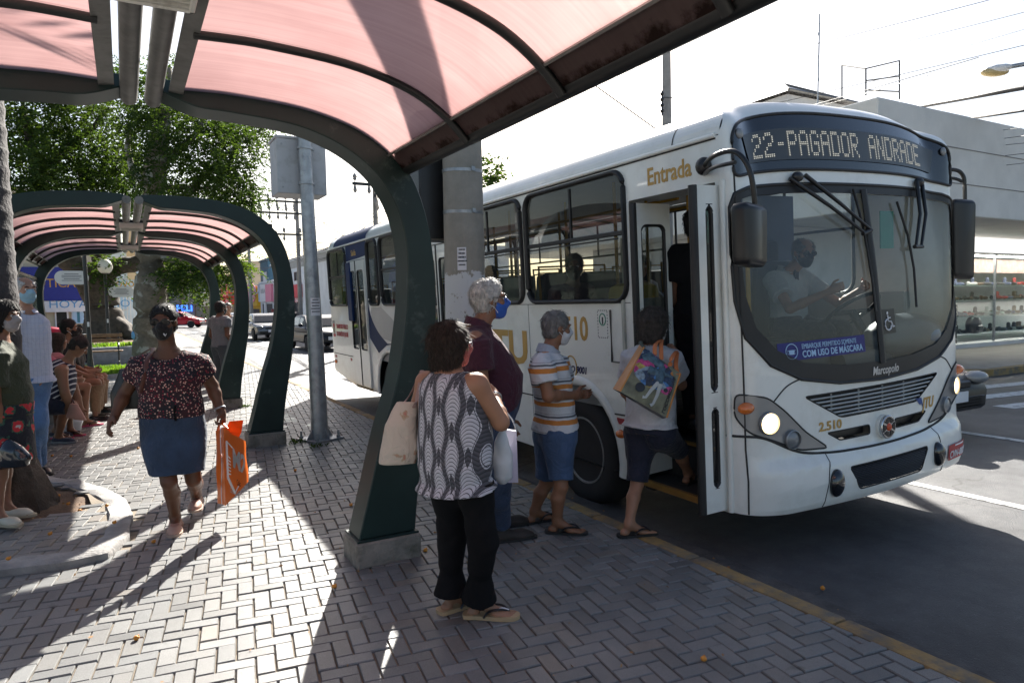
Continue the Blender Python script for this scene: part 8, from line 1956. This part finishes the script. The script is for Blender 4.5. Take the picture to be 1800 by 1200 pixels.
# ---- people farther down the pavement
def stander(label, foot, F, H, skin_, hair, hc, top_, bot, mask=None, to=1.95, vox=.014, sleeve=.5, name_top='shirt', arms=None, fat=1.0):
    F = V(F).normalized(); R_ = V((F.y, -F.x, 0)); J, _, _, sc = basejoints(foot, F, H)
    if arms: J.update(arms(J, F, R_))
    p = Person(label, J, F, R_, sc, vox, skin_=skin_, fat=fat); p.body(foot=False); p.top(name_top, top_, hem=-.08, sleeve=sleeve, infl=.02, slr=.016, hemw=.02); p.trousers('trousers', bot, to, .014, waist=-.02); p.hair(hair, hc, .002)
    if mask: p.mask(mask)
    for x in 'RL': p.shoe(x, M_black, M_rub)
    return p
fm = G(392, 692)
stander('man in a grey polo and dark trousers standing between the far green posts', (fm.x, fm.y, 0), (.85, .5, 0), 1.72, 'dark', 'short', 'black', cloth('grey_polo', (.13, .14, .155)), cloth('slate', (.045, .055, .065)), M_kmask, arms=lambda J, F, R: dict(wrR=J['wrR'] + F * .12 + V((0, 0, .03)), wrL=J['wrL'] + F * .12))
fm = G(405, 676); stander('person in a white shirt just beyond the man in grey at the far green posts', (fm.x, fm.y, 0), (.2, -.95, 0), 1.70, 'fair', 'short', 'grey', cloth('white_shirt', (.55, .53, .52)), cloth('sand_trousers', (.3, .25, .2)))
p = at(140, 578, 34.0); sitter('distant person in grey shirt sitting by the foot of the forked tree', (140, 578), 22.95, (.25, -.95, 0), 1.7, 'dark', 'short', 'black', cloth('grey_shirt', (.25, .27, .30)), M_navyc, M_kmask, 1.9, M_black)
fm = G(455, 588); stander('distant person in a dark top crossing by the yellow store', (9.6, 52, 0), (-.2, -.95, 0), 1.7, 'brown', 'short', 'black', cloth('dark_red_top', (.2, .05, .05)), M_denim, vox=.03)
# ---- people in the bus
def inbus(J): return {k: BM @ v for k, v in J.items()}
BF = (BM.to_3x3() @ V((0, -1, 0))).normalized()
J, F0, R0, sc = basejoints((-.70, .98, .78), (.35, .93, 0), 1.72); J['wrL'] = V((-.62, 1.12, 1.95)); J['elL'] = V((-.86, 1.12, 1.78))
Jw = inbus(J); F = (BM.to_3x3() @ F0); p = Person('dark clothed person standing inside the open front door of the bus', Jw, F, BM.to_3x3() @ R0, sc, .010, HF=BM.to_3x3() @ V((.9, .3, 0)), skin_='dark'); p.body(foot=False); p.top('shirt', M_blackc, hem=-.1, sleeve=.55, infl=.02); p.trousers('trousers', M_blackc, 1.95, .02); p.hair('short', 'black', .002); p.mask(M_kmask)
for x in 'RL': p.shoe(x, M_black, M_rub)
def busseat(x, y, H=1.66, F=(0, -1, 0), sz=.93 + .47, lean=-.02):
    J, F0, R0, sc = seatjoints((x, y + .02, 0), F, H, lean, sz)
    for k in ('anR', 'anL'): J[k].z = .93 + .085
    return J, F0, R0, sc
J, F0, R0, sc = busseat(.58, 1.16, 1.72, sz=1.39)
J.update(wrR=V((.40, .62, 1.80)), wrL=V((.80, .60, 1.80)), elR=V((.28, .92, 1.66)), elL=V((.92, .90, 1.66)), hd=V((.60, 1.02, 2.14)))
d = Person('bus driver in a white shirt with a mask behind the windscreen', inbus(J), BM.to_3x3() @ F0, BM.to_3x3() @ R0, sc, .009, HF=BM.to_3x3() @ V((-.35, -.9, -.2)), skin_='fair', fat=1.05); d.hand = {x: dict(curl=(1.0, 1.0)) for x in 'RL'}; d.browk = 'grey'
d.body(foot=False); d.top('shirt', cloth('uniform_white', (.55, .56, .58)), hem=-.05, sleeve=.6, infl=.014, slr=.02, collar=cloth('uniform_collar', (.5, .51, .53))); d.trousers('trousers', M_navyc, 1.9, .016); d.hair('balding', 'grey', .002); d.mask(M_kmask); d.glasses(M_black, M_lensdark)
b = MB(); c = d.J['nk'] + BM.to_3x3() @ V((0, -.11, -.08)); b.box(c, (.05, .02, .26), BM.to_3x3()); b.build('tie', M_navyc, d.root)
def passenger(label, x, y, skin_, hair, hc, top_, mask=None, H=1.66):
    J, F0, R0, sc = busseat(x, y, H); p = Person(label, inbus(J), BM.to_3x3() @ F0, BM.to_3x3() @ R0, sc, .012, HF=BM.to_3x3() @ V((-.55, -.8, 0)), skin_=skin_); p.body(foot=False); p.top('top', top_, hem=-.05, sleeve=.6, infl=.014); p.trousers('bottoms', M_navyc, 1.9, .016); p.hair(hair, hc, .003)
    if mask: p.mask(mask)
    for q in 'RL': p.shoe(q, M_black, M_rub)
passenger('passenger with dark hair and black mask in the first side window of the bus', -.98, 2.33, 'dark', 'short', 'black', cloth('plum_top', (.06, .02, .035)), M_kmask)
passenger('passenger in the second side window of the bus beside the concrete pole', -.98, 4.03, 'brown', 'short', 'dark', cloth('dusk_top', (.05, .06, .09)), M_kmask, 1.62)
passenger('passenger in a white top on the far row inside the bus', .55, 3.18, 'tan', 'mid', 'dark', cloth('cream_top', (.45, .43, .40)))

# ================================================================== BAGS AND THINGS CARRIED
def softbag(S, name, m, root): return S.build(name, m, root)
# floral tote on the shoulder of the woman in black trousers
tc = at(702, 765, 3.32); t = thing('tote_bag', 'cream floral cloth tote hanging from the shoulder of the woman in black trousers', 'bag', tc)
rt = V((.88, -.47, 0)); S = Soft(.007); a0 = at(722, 712, 3.36); 
S.loft([(at(716, 706, 3.33), .055, .035), (at(706, 745, 3.33), .085, .06), (at(704, 790, 3.33), .105, .062), (at(698, 812, 3.33), .095, .045)], rt, (0, 0, 1), k=.02, ends=(.006, .0)); S.noise(.006, 24, 8); S.build('bag_body', patmat('rose_sprigs', p_tote), t)
b = MB(); shl = lady.J['shL'] + V((0, 0, .062)); b.tube(catmull([at(706, 712, 3.40), at(722, 692, 3.38), shl + V((-.02, .01, .0)), at(733, 700, 3.24), at(728, 716, 3.26)], 7), .012, 6, flat=.35); b.build('strap', mat('strap_rose', (.30, .20, .18), .7), t, smooth=60)
# white carrier bags hanging from her forearm
t = thing('carrier_bag', 'thin white plastic carrier bag hanging from the forearm of the woman in patterned top', 'bag', at(886, 800, 3.05)); S = Soft(.006)
fz = lady.J['elR'].lerp(lady.J['wrR'], .3)
S.loft([(at(884, 752, 3.1), .010, .010), (at(882, 775, 3.1), .038, .03), (at(884, 812, 3.1), .055, .05), (at(886, 838, 3.1), .048, .045), (at(884, 850, 3.1), .02, .02)], rt, (0, 0, 1), k=.02); S.noise(.007, 34, 11)
M_poly2 = mat('thin_plastic', (.52, .54, .56), .35, var=.1); S.build('bag_body', M_poly2, t); b = MB(); b.tube(catmull([at(880, 756, 3.1), at(884, 735, 3.08), fz + V((0, 0, .045)), at(892, 735, 3.0), at(889, 757, 3.1)], 6), .006, 6, flat=.5); b.build('handle', M_poly2, t, smooth=60)
t = thing('paper_bag', 'flat pale lilac paper bag behind the white carrier bag of the waiting woman', 'bag', at(895, 810, 3.16)); q = [at(890, 755, 3.18), at(908, 758, 3.12), at(911, 848, 3.12), at(872, 848, 3.2)]
b = MB(); n_ = V((.45, .85, 0)) * .03; b.raw([p for p in q] + [p + n_ for p in q], [(3, 2, 1, 0), (4, 5, 6, 7), (0, 1, 5, 4), (1, 2, 6, 5), (2, 3, 7, 6), (3, 0, 4, 7)]); b.build('bag_body', mat('paper_lilac', (.56, .53, .66), .7), t, smooth=0); b = MB(); b.tube(catmull([q[0], at(888, 735, 3.12), fz + V((.02, .02, .04)), at(900, 737, 3.08), q[1]], 5), .004, 5); b.build('handle', mB['white'], t, smooth=60)
# orange carrier bag of the walking woman
t = thing('shopping_bag', 'bright orange shopping bag with white print in the hand of the walking woman', 'bag', at(403, 815, 5.3)); M_or = mat('bag_orange', (.82, .16, .012), .35, var=.08, vs=3, bump=.25, bs=12)
A0, A1, A2 = at(379, 757, 5.36), at(392, 750, 5.22), at(431, 775, 5.50); B0, B1, B2 = at(382, 884, 5.36), at(396, 889, 5.20), at(437, 846, 5.50); A3, B3 = A0 + (A2 - A1), B0 + (B2 - B1)
b = MB(); n = 10; rowsv = []
def q3(u_, v_):
    L4 = [(A0, B0), (A1, B1), (A2, B2), (A3, B3), (A0, B0)]; i = min(int(u_), 3); k = u_ - i
    p = L4[i][0].lerp(L4[i + 1][0], k).lerp(L4[i][1].lerp(L4[i + 1][1], k), v_)
    if i == 0: p = p + V((.75, .6, 0)) * (.018 * math.sin(math.pi * k) * (1 - v_ * .5))
    return p + V((math.sin(u_ * 7 + v_ * 9), math.cos(u_ * 5 - v_ * 8), 0)) * .003
vs = [q3(4 * i / 32, j / n) for j in range(n + 1) for i in range(32)]
b.raw(vs, [(j * 32 + i, j * 32 + (i + 1) % 32, (j + 1) * 32 + (i + 1) % 32, (j + 1) * 32 + i) for j in range(n) for i in range(32)] + [tuple(n * 32 + i for i in range(31, -1, -1))]); bmesh.ops.recalc_face_normals(b.b, faces=b.b.faces[:]); b.build('bag_body', M_or, t, smooth=60)
b = MB(); h_ = walk.J['wrL'] + (walk.J['wrL'] - walk.J['elL']).normalized() * .09
b.raw([at(398, 752, 5.28), at(403, 740, 5.32), at(428, 738, 5.42), at(424, 760, 5.44), at(418, 772, 5.42), at(404, 760, 5.3)], [(0, 1, 2, 3, 4, 5)]); b.tube(catmull([at(383, 758, 5.36), h_ + V((-.03, 0, .0)), at(400, 753, 5.28)], 6), .012, 6, flat=.4); bmesh.ops.solidify(b.b, geom=[f for f in b.b.faces if len(f.verts) == 6], thickness=.004); b.build('handle', M_or, t, smooth=60)
fu = (A2 - A1); fv = (B1 - A1); fn_ = fu.cross(fv).normalized(); 
if fn_.y > 0: fn_ = -fn_
bp_ = lambda x, y, o=.004: A1 + fu * x + fv * y + fn_ * o
M_wp = mB['white']; b = MB()
hexp = [(.10, .16), (.36, .20), (.62, .42), (.60, .66), (.42, .78), (.12, .62)]
for i in range(6):
    if i in (1, 2): continue
    p, q = hexp[i], hexp[(i + 1) % 6]; b.tube([bp_(*p), bp_(*q)], .004 if i in (0, 3) else .009, 5)
for k in range(6): b.tube([bp_(.14, .34 + .045 * k), bp_(.26, .36 + .04 * k)], .0035, 4)
b.build('print_frame', M_wp, t, smooth=40)
text('print_text', 'M2', .16, M_wp, t, lambda x, y, z: bp_(.34 + x * 3.0, .44 - y * 2.1 + .06 * x, .006), bold=.006)
text('print_text', 'Calcados', .05, M_ink, t, lambda x, y, z: bp_(.50 + x * 2.0, .66 - y * 2.2, .006)); text('print_text', 'Cal\u00e7ados e Confec\u00e7\u00f5es', .05, M_wp, t, lambda x, y, z: bp_(.20 + x * 1.45, .80 - y * 2.1, .006))
b = MB(); b.tube([q3(.5, v_) + V((-.4, -.5, 0)) * .004 for v_ in np.linspace(0, 1, 10)], .0035, 5); b.build('side_seam', M_wp, t)
# black shoulder bag of the walking woman
t = thing('shoulder_bag', 'black shoulder bag with brown strap hanging behind the walking woman', 'bag', at(228, 690, 5.62)); S = Soft(.01); S.loft([(at(236, 650, 5.62), .10, .05), (at(230, 690, 5.62), .14, .06), (at(229, 718, 5.62), .13, .055)], (-.9, .4, 0), (0, 0, 1), k=.02, ends=(.0, .01)); S.noise(.004, 20, 2); S.build('bag_body', mat('bag_black_leather', (.010, .010, .010), .4), t)
b = MB(); b.tube(catmull([at(238, 660, 5.75), at(244, 628, 5.62), walk.J['shR'].lerp(walk.J['nk'], .45) + V((0, -.005, .075)), at(259, 632, 5.28), at(254, 660, 5.24), at(247, 690, 5.36)], 7), .015, 6, flat=.35); b.build('strap', mat('strap_brown', (.09, .030, .022), .5), t, smooth=60)
# colourful bag on the boarding woman's back
t = thing('picture_bag', 'big square shopping bag with a colourful print slung on the boarding woman', 'bag', at(1140, 665, 3.45)); q = [at(1132, 610, 3.52), at(1196, 656, 3.36), at(1172, 734, 3.36), at(1090, 688, 3.52)]
e = [at(1124, 606, 3.66), at(1188, 656, 3.50), at(1164, 736, 3.50), at(1077, 683, 3.64)]
nf = (q[1] - q[0]).cross(q[3] - q[0]).normalized(); nf = nf if nf.y < 0 else -nf; n = 12
def qb(u_, v_, o=0.0):
    p = q[0].lerp(q[1], u_).lerp(q[3].lerp(q[2], u_), v_); bul = math.sin(math.pi * u_) * math.sin(math.pi * v_); return p + nf * (.022 * bul + o)
b = MB(); vs = [qb(i / n, j / n) for j in range(n + 1) for i in range(n + 1)]; b.raw(vs, [(j * (n + 1) + i, j * (n + 1) + i + 1, (j + 1) * (n + 1) + i + 1, (j + 1) * (n + 1) + i) for j in range(n) for i in range(n)])
olive = mat('print_olive', (.13, .135, .085), .45, var=.5, vs=14); black_ = M_black
fp = b.build('front_face', olive, t, smooth=60)
b = MB(); m_ = 14
outl = sm([(.02, .03), (.45, .02), (.80, .08), (.93, .30), (.86, .58), (.66, .60), (.45, .66), (.22, .62), (.04, .50)], 3)
b.sheet(outl, fn=lambda x, y: qb(x, y, .003), du=.08, dv=.08); b.build('print_flowers', patmat('bright_print', p_bag, .5), fp, smooth=60)
b = MB(); b.tube([qb(.56, .10, .006), qb(.58, .3, .006), qb(.62, .48, .006)], [.016, .03, .022], 8, flat=.3, up=nf); b.tube([qb(.58, .28, .008), qb(.30, .34, .008)], [.02, .03], 6, flat=.2, up=nf); b.tube([qb(.60, .26, .008), qb(.86, .18, .008)], [.014, .008], 6, flat=.3, up=nf); b.tube([qb(.56, .12, .008), qb(.20, .10, .008), qb(.08, .2, .008)], [.02, .03, .02], 6, flat=.2, up=nf); b.build('print_figure', mat('print_slate', (.05, .10, .14), .5, var=.6, vs=40), fp, smooth=60)
b = MB(); b.tube([qb(.60, .46, .008), qb(.52, .68, .008), qb(.48, .86, .008), qb(.42, .88, .008)], [.014, .011, .008, .012], 6, flat=.3, up=nf); b.tube([qb(.65, .46, .008), qb(.67, .70, .008), qb(.66, .90, .008), qb(.62, .95, .008)], [.014, .011, .008, .012], 6, flat=.3, up=nf); b.build('print_legs', mat('print_pale', (.38, .42, .42), .5), fp, smooth=60)
b = MB(); b.lathe([(0, .004), (.032, .003)], Matrix.Translation(qb(.30, .74, .004)) @ nf.to_track_quat('Z', 'Y').to_matrix().to_4x4(), 20); b.build('print_dot', M_black, fp); b = MB(); b.lathe([(0, .004), (.014, .003)], Matrix.Translation(qb(.80, .52, .006)) @ nf.to_track_quat('Z', 'Y').to_matrix().to_4x4(), 16); b.build('print_dot', M_black, fp)
text('print_text', 'LOCOMOTIVA', .06, M_ink, fp, lambda x, y, z: qb(.875 + y * 1.5, .96 - x * 2.05, .004), bold=.002)
b = MB(); b.raw([q[0], q[3], e[3], e[0]], [(0, 1, 2, 3)]); b.raw([q[1], q[2], e[2], e[1]], [(0, 1, 2, 3)]); b.tube([q[1], q[2]], .006, 5); b.tube([q[0], q[3]], .006, 5); b.build('gusset', mat('bag_tan', (.50, .22, .06), .4, var=.15), t, smooth=0)
b = MB(); b.raw([q[3], q[2], e[2], e[3]], [(0, 1, 2, 3)]); b.raw([e[0], e[1], e[2], e[3]], [(0, 1, 2, 3)]); b.build('base_panel', M_black, t, smooth=0)
b = MB(); o_ = mat('bag_strap_orange', (.52, .17, .06), .6); b.tube(catmull([qb(.30, .0), at(1152, 606, 3.50), at(1163, 597, 3.56), at(1162, 606, 3.50), qb(.48, .0)], 6), .014, 6, flat=.3); b.tube(catmull([qb(.72, .0), at(1180, 630, 3.40), at(1190, 617, 3.46), at(1188, 640, 3.42), qb(.95, .06)], 6), .014, 6, flat=.3); b.build('handle', o_, t, smooth=60)
b = MB(); b.tube(catmull([q[0], at(1126, 603, 3.60), lady2.J['nk'].lerp(lady2.J['shL'], .5) + V((0, 0, .075))], 5), .014, 6, flat=.3); b.build('shoulder_strap', mat('strap_olive', (.10, .11, .085), .7), t, smooth=60)
# black plastic bag, pink handbag and white bag on the ground
t = thing('plastic_bag', 'shiny black plastic bag held low by the woman in the green shirt', 'bag', at(22, 800, 6.05)); S = Soft(.012); S.loft([(at(14, 772, 6.08), .025, .02), (at(18, 788, 6.08), .09, .06), (at(24, 806, 6.08), .13, .08), (at(24, 822, 6.08), .10, .06)], (.9, -.4, 0), (0, 0, 1), k=.03, ends=(.0, .01)); S.noise(.016, 26, 4); S.build('bag_body', mat('bin_bag', (.012, .014, .02), .16, coat=.6), t)
t = thing('handbag', 'dusty pink handbag hanging at the knees of the woman in stripes', 'bag', at(134, 726, 9.5)); S = Soft(.012); S.loft([(at(130, 712, 9.5), .05, .03), (at(134, 735, 9.5), .12, .05)], (.9, -.4, 0), (.2, 0, 1), k=.02, ends=(.01, .02)); S.noise(.006, 20, 6); S.build('bag_body', mat('bag_rose', (.40, .20, .15), .5), t); b = MB(); b.tube(catmull([at(127, 716, 9.5), at(126, 700, 9.52), at(133, 714, 9.5)], 5), .008, 5); b.build('handle', mat('strap_brown', (.09, .03, .02), .5), t, smooth=60)
t = thing('plastic_bag', 'white plastic bag standing by the feet of the woman in stripes', 'bag', at(130, 750, 9.9)); S = Soft(.012); S.loft([(G(126, 760) + V((0, 0, .02)), .11, .07), (G(126, 760) + V((.02, 0, .14)), .12, .08), (G(126, 760) + V((-.02, 0, .27)), .05, .04)], (1, 0, 0), (0, 0, 1), k=.02, ends=(.01, .01)); S.noise(.012, 22, 9); S.build('bag_body', M_poly2, t)
p = at(240, 588, 24.4); t = thing('plastic_bag', 'blue plastic bag lying on the raised bed beside the lawn tree', 'bag', p); S = Soft(.02); S.ell(p, (.16, .14, .18)); S.ell(p + V((.05, 0, .16)), (.06, .05, .09), k=.05); S.noise(.02, 18, 3); S.build('bag_body', mat('bag_skyblue', (.10, .30, .55), .4), t)
